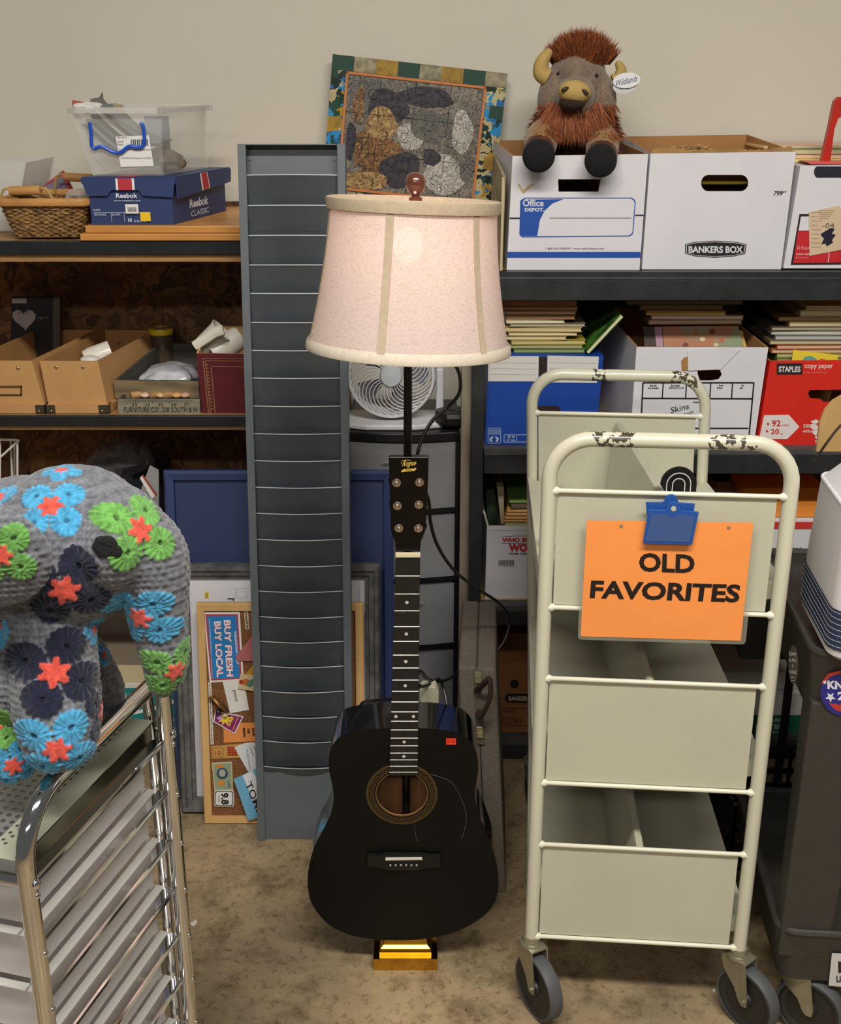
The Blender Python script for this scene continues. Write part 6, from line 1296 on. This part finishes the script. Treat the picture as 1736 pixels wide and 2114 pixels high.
# ---------------------------------------------------------------- grey utility cart
pu = mat('grey_utility_plastic', '37342f', .5, var=.06, scale=30, bump=.15, bscale=300)
YC, XC = 1.715, .632
r = thing('utility_cart', 'dark grey plastic utility cart with stickers at the right photo edge', 'cart', (XC+.3, YC+.35, 0)); uc = r
X1, Y1 = XC+.60, YC+.46
def tray(z0, z1, depth_, nm):
    m = M(); o = stadium(XC, YC, X1, Y1, .035, 6); i_ = stadium(XC+.012, YC+.012, X1-.012, Y1-.012, .028, 6); ob_ = stadium(XC+.014, YC+.014, X1-.014, Y1-.014, .03, 6)
    n = len(o); A = m.vs([(x, y, z1) for x, y in o]); B = m.vs([(x, y, z0) for x, y in ob_]); C_ = m.vs([(x, y, z1) for x, y in i_]); D_ = m.vs([(x, y, z1-depth_) for x, y in i_])
    for k in range(n): j = (k+1) % n; m.f([B[k], B[j], A[j], A[k]]); m.f([A[k], A[j], C_[j], C_[k]]); m.f([C_[k], C_[j], D_[j], D_[k]])
    m.f(list(reversed(B))); m.f(D_)
    o_ = m.obj(nm, pu, r, smooth=35)
    m = M(); m.tube([(x, y, z1) for x, y in stadium(XC+.004, YC+.004, X1-.004, Y1-.004, .032, 6)], .007, 8, closed=True); m.obj('rim', pu, o_, smooth=True)
tray(.665, .790, .02, 'top_tray'); tray(.135, .245, .07, 'bottom_tray')
for (x, sx) in ((XC, 1), (X1, -1)):
    for (y, sy) in ((YC, 1), (Y1, -1)):
        x = (XC if sx > 0 else X1)+(sx*.13 if sy < 0 else 0)
        m = M(); pts = lambda w_, ins: [(x+sx*ins, y+sy*ins), (x+sx*(ins+w_), y+sy*ins), (x+sx*(ins+w_-.01), y+sy*(ins+.03)), (x+sx*(ins+.03), y+sy*(ins+.03)), (x+sx*(ins+.03), y+sy*(ins+w_*.6-.01)), (x+sx*ins, y+sy*(ins+w_*.6))]
        a = m.vs([(p[0], p[1], .19) for p in pts(.085, .006)]); b = m.vs([(p[0], p[1], .70) for p in pts(.105, .010)]); n = 6
        for k in range(n): m.f([a[k], a[(k+1) % n], b[(k+1) % n], b[k]])
        m.f(a); m.f(b); m.obj('corner_post', pu, r, bevel=.004)
        caster(r, Vector((x+sx*.055, y+sy*.045, .150)), R(60 if sy > 0 else 20), rw=.062)
pcf = VP(YC)
pfr = Pl((0, YC-.0005, 0), (1, 0, 0), (0, .012, .12))
pfr.O = Vector((0, YC+.0115-.001, .665)); pfr = Pl(pfr.O, (1, 0, 0), (0, -.0125, .125))
m = M(); cc = (1738, 1428); m.card(pfr, [(cc[0]+46*math.cos(k*.19), cc[1]+46*math.sin(k*.19)) for k in range(33)], .001, .0016, 0)
m.card(pfr, [(1694, 1408), (1708, 1388), (1740, 1378), (1740, 1384), (1712, 1394), (1698, 1410)], .0017, .0019, 1); m.card(pfr, [(1708, 1448), (1740, 1452), (1740, 1468), (1722, 1462)], .0017, .0019, 1)
m.txt(pfr, 'KN', 1706, 1402, 1738, 1419, .0019, mi=2, bold=.05); m.txt(pfr, '2', 1726, 1424, 1740, 1441, .0019, mi=2, bold=.05)
m.card(pfr, star(1701, 1406, 5), .0018, .0020, 2); m.card(pfr, star(1712, 1436, 11), .0018, .0020, 2)
tag(m.obj('round_sticker', [C('2a2a86', .4), C('c0392c', .4), C('e2e2ee', .4)]), 'round blue campaign sticker with stars on the grey utility cart', 'sticker')
pcl = Pl((XC+.002, YC+.035, .665), (-.25, -1, 0), (0, 0, 1)); pcl = Pl((XC+.006, YC+.02, .665), (.45, -1, 0), (0, 0, 1))
m = M(); pe = Pl((XC+.003, YC+.030, .665), (.55, -1, 0), (-.06, -.03, 1))
m.card(pe, [(1637+11*math.cos(k*.35), 1372+40*math.sin(k*.35)) for k in range(18)], .004, .0045, 0)
for t, y, h, hw_ in (('Equity', 1344, 11, 8), ('for Minds', 1358, 8, 8), ('of', 1370, 7, 2), ('All Kinds', 1382, 8, 8), ('...', 1396, 3, 3)): m.txt(pe, t, 1637-hw_, y, 1637+hw_, y+h, .005, mi=1)
m.txt(pe, '_', 1633, 1403, 1641, 1404, .005, mi=1)
tag(m.obj('oval_sticker', [C('3b3a33', .4), C('c9c6b8')]), 'small dark oval sticker with white words on the corner of the grey utility cart', 'sticker')
pb2 = Pl((0, YC+.0105, .135), (1, 0, 0), (0, -.0140, .110))
m = M(); m.card(pb2, [(1714, 1960), (1790, 1960), (1785, 2028), (1706, 2026)], .001, .0016, 0); m.txt(pb2, 'IT', 1726, 1975, 1752, 1998, .002, mi=1, bold=.04); m.txt(pb2, 'LIBRARY', 1722, 2004, 1772, 2017, .002, mi=1, bold=.03)
tag(m.obj('square_sticker', [C('d9d7d6'), C('1c1a1a')]), 'white square sticker with black letters on the lower tray of the grey cart', 'sticker')
# striped bag
bagm = mat('white_vinyl', 'd4d2d4', .55, var=.02, scale=12, bump=.1, bscale=15); nv = C('26344f', .5)
XB, Yb0, Yb1, z0 = .648, 1.60, 1.915, .7915
XE = 1.0
r = thing('striped_bag', 'white bag with navy stripes and a tied top standing on the grey utility cart', 'bag', ((XB+XE)/2, (Yb0+Yb1)/2+.06, z0))
Yb0 = 1.74
def bq(ins, z, fl=0): return [(x, y, z) for x, y in stadium(XB+ins, Yb0+ins-.06, XE-ins, Yb1-ins, .03, 4)]
m = M(); prof = [(.012, z0), (.0, z0+.012), (-.002, z0+.05), (.0, z0+.13), (.006, z0+.245), (.010, z0+.250), (.045, z0+.30), (.10, z0+.36), (.12, z0+.39)]
prv = m.vs(bq(*prof[0])); m.f(list(reversed(prv)))
for q in prof[1:]:
    cur = m.vs(bq(*q)); n = len(cur)
    for k in range(n): m.f([prv[k], prv[(k+1) % n], cur[(k+1) % n], cur[k]])
    prv = cur
m.f(prv); m.obj('body', bagm, r, smooth=35)
m = M(); A_ = m.vs(bq(-.0022, z0+.024)); B_ = m.vs(bq(-.0028, z0+.092)); n = len(A_)
for k in range(n): m.f([A_[k], A_[(k+1) % n], B_[(k+1) % n], B_[k]])
m.obj('navy_band', nv, r, smooth=35)
for k in range(7): z = z0+.030+k*.0095; M().tube(bq(-.0026, z), .0006, 5, closed=True).obj('pale_line', C('9aa0ac'), r, smooth=True)
M().tube(bq(.007, z0+.247), .003, 6, closed=True).obj('seam', bagm, r, smooth=True)
M().tube(spl([P(1655, 955, 1.93), P(1682, 915, 1.92), P(1708, 880, 1.92), P(1745, 845, 1.92)], 5), .0022, 6).obj('drawstring', C('2a1f1c'), r, smooth=True)
m = M(); pd = VP(2.05); m.card(pd, [(1683, 930), (1690, 870), (1700, 845), (1716, 826), (1740, 812), (1790, 812), (1790, 930)], 0, .006); o = m.obj('kraft_tag', mat('tan_card', 'b5905a', .7, var=.05, scale=20)); tag(o, 'rounded tan cardboard sheet standing behind the striped bag', 'cardboard')
# rotate the grey cart and what stands on it to the angle of the truck
PV = Vector((XC, YC, 0)); RA = Matrix.Rotation(R(-5.0), 4, 'Z')
for o in [uc]+[o for o in COL.objects if o.parent is None and o.name.split('.')[0] in ('round_sticker', 'oval_sticker', 'square_sticker', 'striped_bag')]:
    o.location = PV+(RA @ (o.location-PV)); o.rotation_euler.z += R(-5.0)
# black stand with lettered strip behind the grey cart
r = thing('equipment_stand', 'black box on legs with a white lettered strip wedged behind the book truck', 'stand', (.83, 2.38, 0))
pm_ = Pl((.700, 2.60, 0), (-.032, -.40, 0), (0, 0, 1)); a0, a1 = pm_.uv(1536, 1252), pm_.uv(1592, 1350)
m = M(); m.hexa([(.700, 2.60, .51), (.676, 2.25, .51), (.98, 2.25, .51), (.98, 2.60, .51), (.700, 2.60, .62), (.676, 2.25, .62), (.98, 2.25, .62), (.98, 2.60, .62)]); m.obj('body', mat('black_crate', '121110', .5), r)
for x, y in ((.90, 2.58), (.90, 2.27), (.97, 2.27), (.97, 2.58)): M().box(x-.008, x+.008, y-.008, y+.008, 0, .51).obj('leg', C('161616', .5), r)
class QQ:
    T = pm_.T
    @staticmethod
    def uv(a, b): return (a, b)
m = M(pm_.T); m.box(.0, .35, .555, .625, .0005, .0015); m.T = None; m.obj('sign_strip', C('a9a297', .6), r)
m = M(); m.text(QQ, 'MOUNTAIN', (.10, .565), (.34, .565), (.10, .612), .002, bold=.03); m.T = pm_.T; m.prism([(.04, .565), (.08, .565), (.06, .612)], .0018, .0022, 1); m.T = None; m.obj('lettering', [C('17191c'), C('b5562a')], r)
# milk crate on floor
r = thing('milk_crate', 'black slatted plastic crate on the floor behind the truck, seen between its levels', 'crate', (.82, 2.40, 0))
x0, x1, y0, y1 = P(1492, 1700, 2.30).x, P(1492, 1700, 2.30).x+.26, 2.22, 2.46; H1 = .165
m = M(); m.box(x0, x1, y0, y1, 0, .008)
for z in (.02, .06, .10, H1-.02):
    for q in ((x0, x1, y0, y0+.006), (x0, x1, y1-.006, y1), (x0, x0+.006, y0, y1), (x1-.006, x1, y0, y1)): m.box(*q, z, z+.014)
for k in range(9):
    x = x0+(x1-x0-.008)*k/8; m.box(x, x+.008, y0, y0+.006, 0, H1); m.box(x, x+.008, y1-.006, y1, 0, H1); y = y0+(y1-y0-.008)*k/8; m.box(x0, x0+.006, y, y+.008, 0, H1); m.box(x1-.006, x1, y, y+.008, 0, H1)
m.obj('body', C('1b1b1d', .4), r)
# floor litter
for i, (x, y, s_, lb) in enumerate(((400, 1908, 11, 'largest white paper scrap on the floor beside the chrome trolley'), (392, 1928, 5, 'tiny white flake just below the large scrap on the floor'), (413, 1665, 8, 'small white clip on the floor beside the grey frame foot'), (1474, 2046, 6, 'curled white shred on the floor under the book truck'), (962, 2086, 4, 'small dark crumb on the floor in front of the lamp'))):
    c = G(x, y, 0); m = M(); rr.seed(i+5); pts = [(c.x+s_*.0006*rr.uniform(.4, 1.2)*math.cos(t), c.y+s_*.0010*rr.uniform(.4, 1.2)*math.sin(t)) for t in [k*.7 for k in range(9)]]
    m.prism(pts, .0005, .0016); tag(m.obj('litter_scrap', C('d8d2c8' if i < 4 else '33302a')), lb, 'litter', 'scraps on the floor')
# ---------------------------------------------------------------- plush toys
def remesh(m, vox, smooth_it=4, fac=.6):
    bmesh.ops.recalc_face_normals(m.bm, faces=m.bm.faces); me = bpy.data.meshes.new('tmp'); m.bm.to_mesh(me); m.bm.free()
    o = bpy.data.objects.new('tmp', me); COL.objects.link(o); md = o.modifiers.new('r', 'REMESH'); md.mode = 'VOXEL'; md.voxel_size = vox
    ms = o.modifiers.new('s', 'SMOOTH'); ms.iterations = smooth_it; ms.factor = fac
    dg = bpy.context.evaluated_depsgraph_get(); dg.update(); nm = bpy.data.meshes.new_from_object(o.evaluated_get(dg)); bpy.data.objects.remove(o); return nm
def vcol_mat(name, rough=.95, bump=.6, bs=120, kind='noise', sheen=.3):
    m = bpy.data.materials.new(name); m.use_nodes = True; nt = m.node_tree; b = nt.nodes['Principled BSDF']; b.inputs['Roughness'].default_value = rough; b.inputs['Sheen Weight'].default_value = sheen; b.inputs['Specular IOR Level'].default_value = .2
    at = nt.nodes.new('ShaderNodeAttribute'); at.attribute_name = 'yarn'; tc = nt.nodes.new('ShaderNodeTexCoord'); n = nt.nodes.new('ShaderNodeTexNoise'); n.inputs['Scale'].default_value = bs; n.inputs['Detail'].default_value = 4; nt.links.new(tc.outputs['Object'], n.inputs['Vector'])
    r = nt.nodes.new('ShaderNodeValToRGB'); nt.links.new(n.outputs['Fac'], r.inputs[0]); r.color_ramp.elements[0].position = .3; r.color_ramp.elements[1].position = .62; r.color_ramp.elements[0].color = (.62, .62, .62, 1); r.color_ramp.elements[1].color = (1.15, 1.15, 1.15, 1)
    x = nt.nodes.new('ShaderNodeMix'); x.data_type = 'RGBA'; x.blend_type = 'MULTIPLY'; x.inputs[0].default_value = 1; nt.links.new(at.outputs['Color'], x.inputs[6]); nt.links.new(r.outputs[0], x.inputs[7]); nt.links.new(x.outputs[2], b.inputs['Base Color'])
    bp = nt.nodes.new('ShaderNodeBump'); bp.inputs['Strength'].default_value = bump; bp.inputs['Distance'].default_value = .003; nt.links.new(n.outputs['Fac'], bp.inputs['Height']); nt.links.new(bp.outputs[0], b.inputs['Normal']); return m
ym = vcol_mat('crochet_yarn')
GREY = lin('686a70'); COR = lin('cf4f40'); NAVY = lin('1a1e33'); BLU = lin('4596bf'); GRN = lin('659b4c')
def paint(me, flowers, face_dir=None):
    import numpy as np
    n = len(me.vertices); co = np.empty(n*3, 'f'); me.vertices.foreach_get('co', co); co = co.reshape(-1, 3); no = np.empty(n*3, 'f'); me.vertex_normals.foreach_get('vector', no); no = no.reshape(-1, 3)
    col = np.tile(np.array(GREY, 'f'), (n, 1)); disp = np.zeros(n, 'f')
    nz_ = np.array([mnoise.noise(Vector(v)*26) for v in co]); nz2 = np.array([mnoise.noise(Vector(v)*150) for v in co]); row = co[:, 2]*math.tau/.0085+np.sin(co[:, 0]*9)*1.2+co[:, 1]*60+nz_*2.2
    st = np.sin(row)*.5+np.sin((co[:, 0]*1.0-co[:, 1]*.7)*math.tau/.0072+np.floor(row/math.tau)*2.4+nz_*3)*.5+nz2*.5
    disp += st*.0011; col *= (1+.22*st)[:, None]
    cov = np.zeros(n, bool)
    for c, nn, e1, R_, pc_, rot in flowers:
        e2 = nn.cross(e1).normalized(); d = co-np.array(c, 'f'); a = d@np.array(e1, 'f'); b = d@np.array(e2, 'f'); hgt = d@np.array(nn, 'f'); fc = no@np.array(nn, 'f')
        rr_ = np.sqrt(a*a+b*b); th = np.arctan2(b, a)-rot; near = (rr_ < R_*1.25) & (np.abs(hgt) < R_*.8) & (fc > .12) & ~cov
        k = np.round((th-math.pi/4)/(math.pi/2)); la = k*math.pi/2+math.pi/4; 
        px_, py_ = rr_*np.cos(th-la)-R_*.64, rr_*np.sin(th-la); lr = np.sqrt(px_**2+(py_)**2); lt = np.arctan2(py_, px_)
        edge = R_*.44*(1+.035*np.cos(lt*16)); pet = near & (lr < edge)
        rib = np.cos(lt*16); g = np.array(pc_, 'f'); colp = g[None]*(1+.13*rib-.05)[:, None]; dk_ = (lr < R_*.07); 
        col[pet] = colp[pet]; disp[pet] = .0022+.0010*rib[pet]; m2 = pet & dk_; col[m2] = g*.35; disp[m2] = -.001
        sr = R_*.37*(.80+.20*np.cos(6*th)); s_ = near & (rr_ < sr); col[s_] = np.array(COR, 'f')*(1+.12*np.cos(14*th[s_]))[:, None]; disp[s_] = .0040
        cov |= pet | s_
    co2 = co+no*disp[:, None]; me.vertices.foreach_set('co', co2.astype('f').ravel())
    at = me.color_attributes.new('yarn', 'FLOAT_COLOR', 'POINT'); at.data.foreach_set('color', np.concatenate([np.clip(col, 0, 1), np.ones((n, 1), 'f')], 1).astype('f').ravel()); me.update()
EY = 1.31
def E(px, py, dy=0): return P(px, py, EY+dy)
def cap(m, pts, seg=18):
    ps_ = spl([p for p, _ in pts], 5); rs = []
    n = len(pts)
    for i in range(n-1):
        for k in range(5): t = k/5; rs.append(pts[i][1]*(1-t)+pts[i+1][1]*t)
    rs.append(pts[-1][1])
    for p, r_ in zip(ps_, rs): m.ell(p, (r_, r_, r_), seg=seg)
s = 1/1650
m = M()
m.ell(E(150, 1125, .03), (165*s, .11, 160*s), seg=36); m.ell(E(45, 1130, .05), (150*s, .12, 140*s), seg=32); m.ell(E(235, 1110), (95*s, .075, 105*s), seg=28)
cap(m, [(E(250, 1110), 95*s), (E(305, 1150), 80*s), (E(322, 1220), 66*s), (E(330, 1290), 56*s), (E(338, 1350), 49*s), (E(338, 1395), 38*s), (E(332, 1420), 20*s)])
m.ell(E(40, 1350, .04), (150*s, .11, 150*s), seg=32)
cap(m, [(E(105, 1290, -.02), 88*s), (E(108, 1380, -.03), 92*s), (E(115, 1460, -.05), 86*s), (E(122, 1515, -.06), 76*s)])
cap(m, [(E(170, 1360, .09), 58*s), (E(205, 1425, .10), 56*s), (E(210, 1475, .10), 42*s)])
cap(m, [(E(10, 1450, -.02), 60*s), (E(28, 1570, -.045), 44*s)])
me = remesh(m, .0021, 5, .6)
for v in me.vertices:
    if v.co.z < .8015: v.co.z = .8015
q = .8015
bvh = BVHTree.FromPolygons([v.co.copy() for v in me.vertices], [tuple(p.vertices) for p in me.polygons])
def hit(px, py, t=None):
    d = ray(px, py).normalized(); loc, nn, i, dist = (t or bvh).ray_cast(Vector((0, 0, CH)), d)
    if loc is None: return None
    e1 = Vector((1, 0, 0)); e1 = (e1-nn*e1.dot(nn)).normalized(); return loc, nn, e1
def flw(lst, t=None):
    out = []
    for px, py, R_, c_, rot in lst:
        h = hit(px, py, t)
        if h: out.append((h[0], h[1], h[2], R_*s, c_, R(rot)))
    return out
paint(me, flw([(105, 1047, 66, BLU, 5), (128, 975, 36, BLU, 45), (288, 1095, 74, GRN, 25), (133, 1218, 84, NAVY, 10), (290, 1274, 68, BLU, 5), (362, 1384, 62, GRN, 0), (112, 1388, 86, NAVY, 20), (118, 1548, 76, BLU, 8), (28, 1580, 52, BLU, 20), (205, 1468, 58, NAVY, 30), (-8, 1296, 50, BLU, 0), (-12, 1500, 50, GRN, 0), (190, 1300, 30, BLU, 40), (212, 1352, 24, BLU, 0), (0, 1030, 40, BLU, 30)]))
r = thing('crocheted_elephant', 'grey crocheted elephant toy with coloured flower squares sitting on the chrome trolley', 'toy', (E(90, 1500).x, EY, max(q, .80)))
me.materials.clear(); me.materials.append(ym); me.shade_smooth(); link('body', me, r)
m = M(); m.ell(E(-22, 1150, -.115), (112*s, .018, 104*s), Matrix.Rotation(R(-8), 4, 'Y') @ Matrix.Rotation(R(8), 4, 'X'), seg=48); m.ell(E(-60, 1110, -.09), (90*s, .03, 80*s), seg=32)
me = remesh(m, .0021, 4); t2 = BVHTree.FromPolygons([v.co.copy() for v in me.vertices], [tuple(p.vertices) for p in me.polygons]); paint(me, flw([(2, 1146, 62, GRN, 5)], t2)); me.materials.clear(); me.materials.append(ym); me.shade_smooth(); link('ear', me, r)
h = hit(222, 1128); m = M(); 
for k in range(16): m.ell(h[0]+h[2]*rr.uniform(-.010, .010)+Vector((0, 0, rr.uniform(-.007, .007)))+h[1]*.002, (.0085, .005, .0075), seg=8)
m.obj('eye', mat('black_yarn', '141414', .95, var=.3, scale=200, bump=.6, bscale=300), r, smooth=True)
# ---------------------------------------------------------------- buffalo
s = 1/940; BY = 2.72
def B(px, py, dy=0): return P(px, py, BY+dy)
m = M()
m.ell(B(1192, 165, .09), (60*s, .08, 66*s), seg=32); m.ell(B(1142, 196, .075), (32*s, .05, 52*s), Matrix.Rotation(R(12), 4, 'Y'), seg=24); m.ell(B(1240, 200, .075), (32*s, .05, 54*s), Matrix.Rotation(R(-12), 4, 'Y'), seg=24); m.ell(B(1192, 205, .09), (70*s, .07, 60*s), seg=28)          # head
m.ell(B(1187, 200, .025), (40*s, .065, 42*s), seg=28)           # snout
m.ell(B(1188, 150, .05), (36*s, .05, 40*s), seg=20)
m.ell(B(1185, 290, .16), (92*s, .11, 95*s), seg=32); m.ell(B(1185, 350, .18), (88*s, .11, 90*s), seg=28)
cap(m, [(B(1135, 270, .08), 34*s), (B(1120, 285, .02), 36*s), (B(1114, 308, -.03), 33*s)]); cap(m, [(B(1232, 280, .08), 34*s), (B(1243, 295, .02), 36*s), (B(1242, 318, -.03), 33*s)])
me = remesh(m, .0032, 5)
import numpy as np
TAU_ = lin('83705f'); TAN_ = lin('96713f'); BRN = lin('4a2614'); co = np.array([v.co[:] for v in me.vertices], 'f'); col = np.tile(np.array(BRN, 'f'), (len(co), 1))
def near(c, rad): return np.sqrt(((co-np.array(c, 'f'))**2).sum(1)) < rad
hz = B(1190, 205, .0); zlo = B(1190, 262, .06).z; ztop = B(1190, 116, .06).z
hd = (co[:, 2] > zlo) & (co[:, 2] < ztop) & (co[:, 1] < BY+.12); col[hd] = TAU_
for cc in (B(1120, 288, .0), B(1243, 298, .0)): col[near(cc, 46*s)] = TAN_
fc = B(1185, 235, .0)
at = me.color_attributes.new('yarn', 'FLOAT_COLOR', 'POINT'); at.data.foreach_set('color', np.concatenate([col, np.ones((len(co), 1), 'f')], 1).astype('f').ravel())
r = thing('plush_buffalo', 'brown plush buffalo toy with tan horns sitting in the blue-panelled carton', 'toy', Vector((B(1185, 300).x, 2.88, 1.27)))
me.materials.clear(); me.materials.append(vcol_mat('short_plush', bs=260, bump=.7)); me.shade_smooth(); bvb = BVHTree.FromPolygons([v.co.copy() for v in me.vertices], [tuple(p.vertices) for p in me.polygons]); link('body', me, r)
tanp = mat('tan_plush', 'b39658', .9, var=.06, scale=150, bump=.2, bscale=300)
def horn(pts, rad_):
    m = M(); m.tube(spl(pts, 5), [rad_*(1-.45*(k/(5*(len(pts)-1)))**2) for k in range(5*(len(pts)-1)+1)], 14); m.ell(pts[-1], (rad_*.55,)*3, seg=14); m.obj('horn', tanp, r, smooth=True)
horn([B(1130, 160, .06), B(1117, 150, .06), B(1119, 128, .06), B(1131, 110, .06)], 18*s); horn([B(1266, 168, .08), B(1278, 160, .08), B(1282, 145, .08), B(1277, 133, .08)], 14*s)
hb_ = mat('black_plush', '101012', .95, var=.15, scale=200, bump=.3, bscale=300)
for x, y in ((1112, 322), (1240, 332)): m = M(); m.ell(B(x, y, -.065), (33*s, .020, 33*s), seg=32); m.obj('hoof', hb_, r, smooth=True)
# muzzle
m = M(); m.ell(B(1186, 190, -.035), (33*s, .026, 23*s), Matrix.Rotation(R(6), 4, 'Y'), seg=28); mz = m.obj('muzzle', tanp, r, smooth=True)
for x, y, a in ((1166, 184, 25), (1208, 190, -35)): m = M(); m.ell(B(x, y, -.058), (8.5*s, .004, 4*s), Matrix.Rotation(R(-a), 4, 'Y'), seg=14); m.obj('nostril', C('2a2418'), mz, smooth=True)
m = M(); m.ell(B(1181, 213, -.034), (27*s, .024, 15*s), seg=24); m.obj('chin', mat('dark_brown_plush', '2e1c12', .95, var=.2, scale=200, bump=.4, bscale=300), r, smooth=True)
for x, y in ((1153, 152), (1231, 156)):
    h = bvb.ray_cast(Vector((0, 0, CH)), ray(x, y).normalized()); m = M(); m.ell(h[0], (.0045, .0035, .0040), seg=14); m.obj('eye', C('0c0a0a', .1), r, smooth=True)
def fur(name, pxpoly_fn, n, length, dirf, cols, wid=.0011, curl=.3, seed=1):
    rg = random.Random(seed); ms = M(); k = 0; tries = 0
    while k < n and tries < n*6:
        tries += 1; o, d, nn = pxpoly_fn(rg)
        if o is None: continue
        L = length*rg.uniform(.6, 1.25); dv = (dirf(o, nn, rg)).normalized(); side = dv.cross(Vector((rg.uniform(-.4, .4), -1, rg.uniform(-.2, .2)))).normalized()*wid*rg.uniform(.7, 1.3)
        g = Vector((rg.uniform(-curl, curl), rg.uniform(-curl, curl), rg.uniform(-curl, curl)))*L*.5
        p1 = o+dv*L*.5+g*.3; p2 = o+dv*L+g; v = ms.vs([o-side, o+side, p1+side*.7, p1-side*.7, p2]); mi = rg.choices(range(len(cols)), weights=[c[1] for c in cols])[0]
        ms.f([v[0], v[1], v[2], v[3]], mi); ms.f([v[3], v[2], v[4]], mi); k += 1
    me = ms.mesh(name, [mat('fur_'+c[0], c[0], .8) for c in cols], 'raw'); o = link(name, me, r); return o
def surf(x0, y0, x1, y1, test=None):
    def f(rg):
        x, y = rg.uniform(x0, x1), rg.uniform(y0, y1)
        if test and not test(x, y): return None, None, None
        h = bvb.ray_cast(Vector((0, 0, CH)), ray(x, y).normalized())
        return (h[0], None, h[1]) if h[0] is not None else (None, None, None)
    return f
def around(c, rx, ry, rz, cond):   # points on an ellipsoid all round, so the fur also exists at the back
    def f(rg):
        v = Vector((rg.gauss(0, 1), rg.gauss(0, 1), rg.gauss(0, 1))).normalized(); p = Vector((c.x+v.x*rx, c.y+v.y*ry, c.z+v.z*rz))
        return (p, None, v) if cond(v, p) else (None, None, None)
    return f
fc1 = [('8a4518', 4), ('a3561f', 3), ('5c2c12', 3), ('2a160d', 1.2)]
c = B(1198, 160, .105); fur('mane', around(c, 64*s, .088, 62*s, lambda v, p: v.z > .40), 4600, .034, lambda o, nn, rg: nn*.8+Vector((rg.uniform(-.3, .3), -.1, .75)), fc1, seed=2)
c = B(1185, 300, .16); fur('body_fur', around(c, 92*s, .112, 100*s, lambda v, p: True), 6500, .024, lambda o, nn, rg: nn*.6+Vector((rg.uniform(-.4, .4), -.1, -.5)), [('7a3c16', 3), ('964d1e', 2), ('4a2411', 4), ('26140c', 2)], seed=3)
fur('cheek_fur', surf(1112, 215, 1275, 285, lambda x, y: not (1150 < x < 1225 and y < 225)), 1500, .020, lambda o, nn, rg: nn*.5+Vector((rg.uniform(-.5, .5), -.1, -.7)), [('7a3c16', 3), ('964d1e', 2), ('4a2411', 2)], seed=4)
def beard(rg):
    x = rg.uniform(1132, 1240); y = 218+6*math.sin((x-1132)/108*math.pi)+rg.uniform(-8, 16); return (B(x, y, -.015+abs(x-1186)/54*.03+rg.uniform(-.006, .01)), None, Vector((0, -1, 0)))
fur('beard', beard, 2600, .055, lambda o, nn, rg: Vector(((o.x-B(1186, 230).x)*6+rg.uniform(-.25, .25), -.25, -1)), [('9c5630', 4), ('7c4020', 3), ('ad683c', 2), ('52290f', 1.5)], wid=.0008, curl=.35, seed=5)
# tag
pt_ = Pl(B(1293, 172, .02), Vector((1, 0, .12)), Vector((-.12, .0, 1)))
tg = thing('hang_tag', 'white oval paper tag with handwriting hanging by the buffalo right horn', 'tag', B(1293, 190, .02))
def el(cx, cy, rx, ry, a, n=26): return [(cx+rx*math.cos(t)*math.cos(a)-ry*math.sin(t)*math.sin(a), cy+rx*math.cos(t)*math.sin(a)+ry*math.sin(t)*math.cos(a)) for t in [2*math.pi*k/n for k in range(n)]]
m = M(); m.card(pt_, el(1293, 166, 28.5, 16, -.12), .002, .003); m.obj('front_leaf', C('e4e3e6'), tg)
m = M(); m.card(pt_, el(1291, 177, 26, 16, -.2), -.002, -.001); m.obj('back_leaf', C('cbc9cc'), tg)
m = M(); m.text(pt_, 'Wildlands', (1272, 178), (1316, 167), (1271, 166), .0034, shear=.4); m.obj('handwriting', C('55586a'), tg)
M().tube([B(1272, 170, .05), B(1270, 176, .03), B(1274, 172, .02)], .0006, 5).obj('string', C('d0d0d0'), tg)
for o in list(COL.objects):
    if o.type == 'MESH' and o.parent is None and 'category' not in o and 'kind' not in o: print('UNTAGGED', o.name)
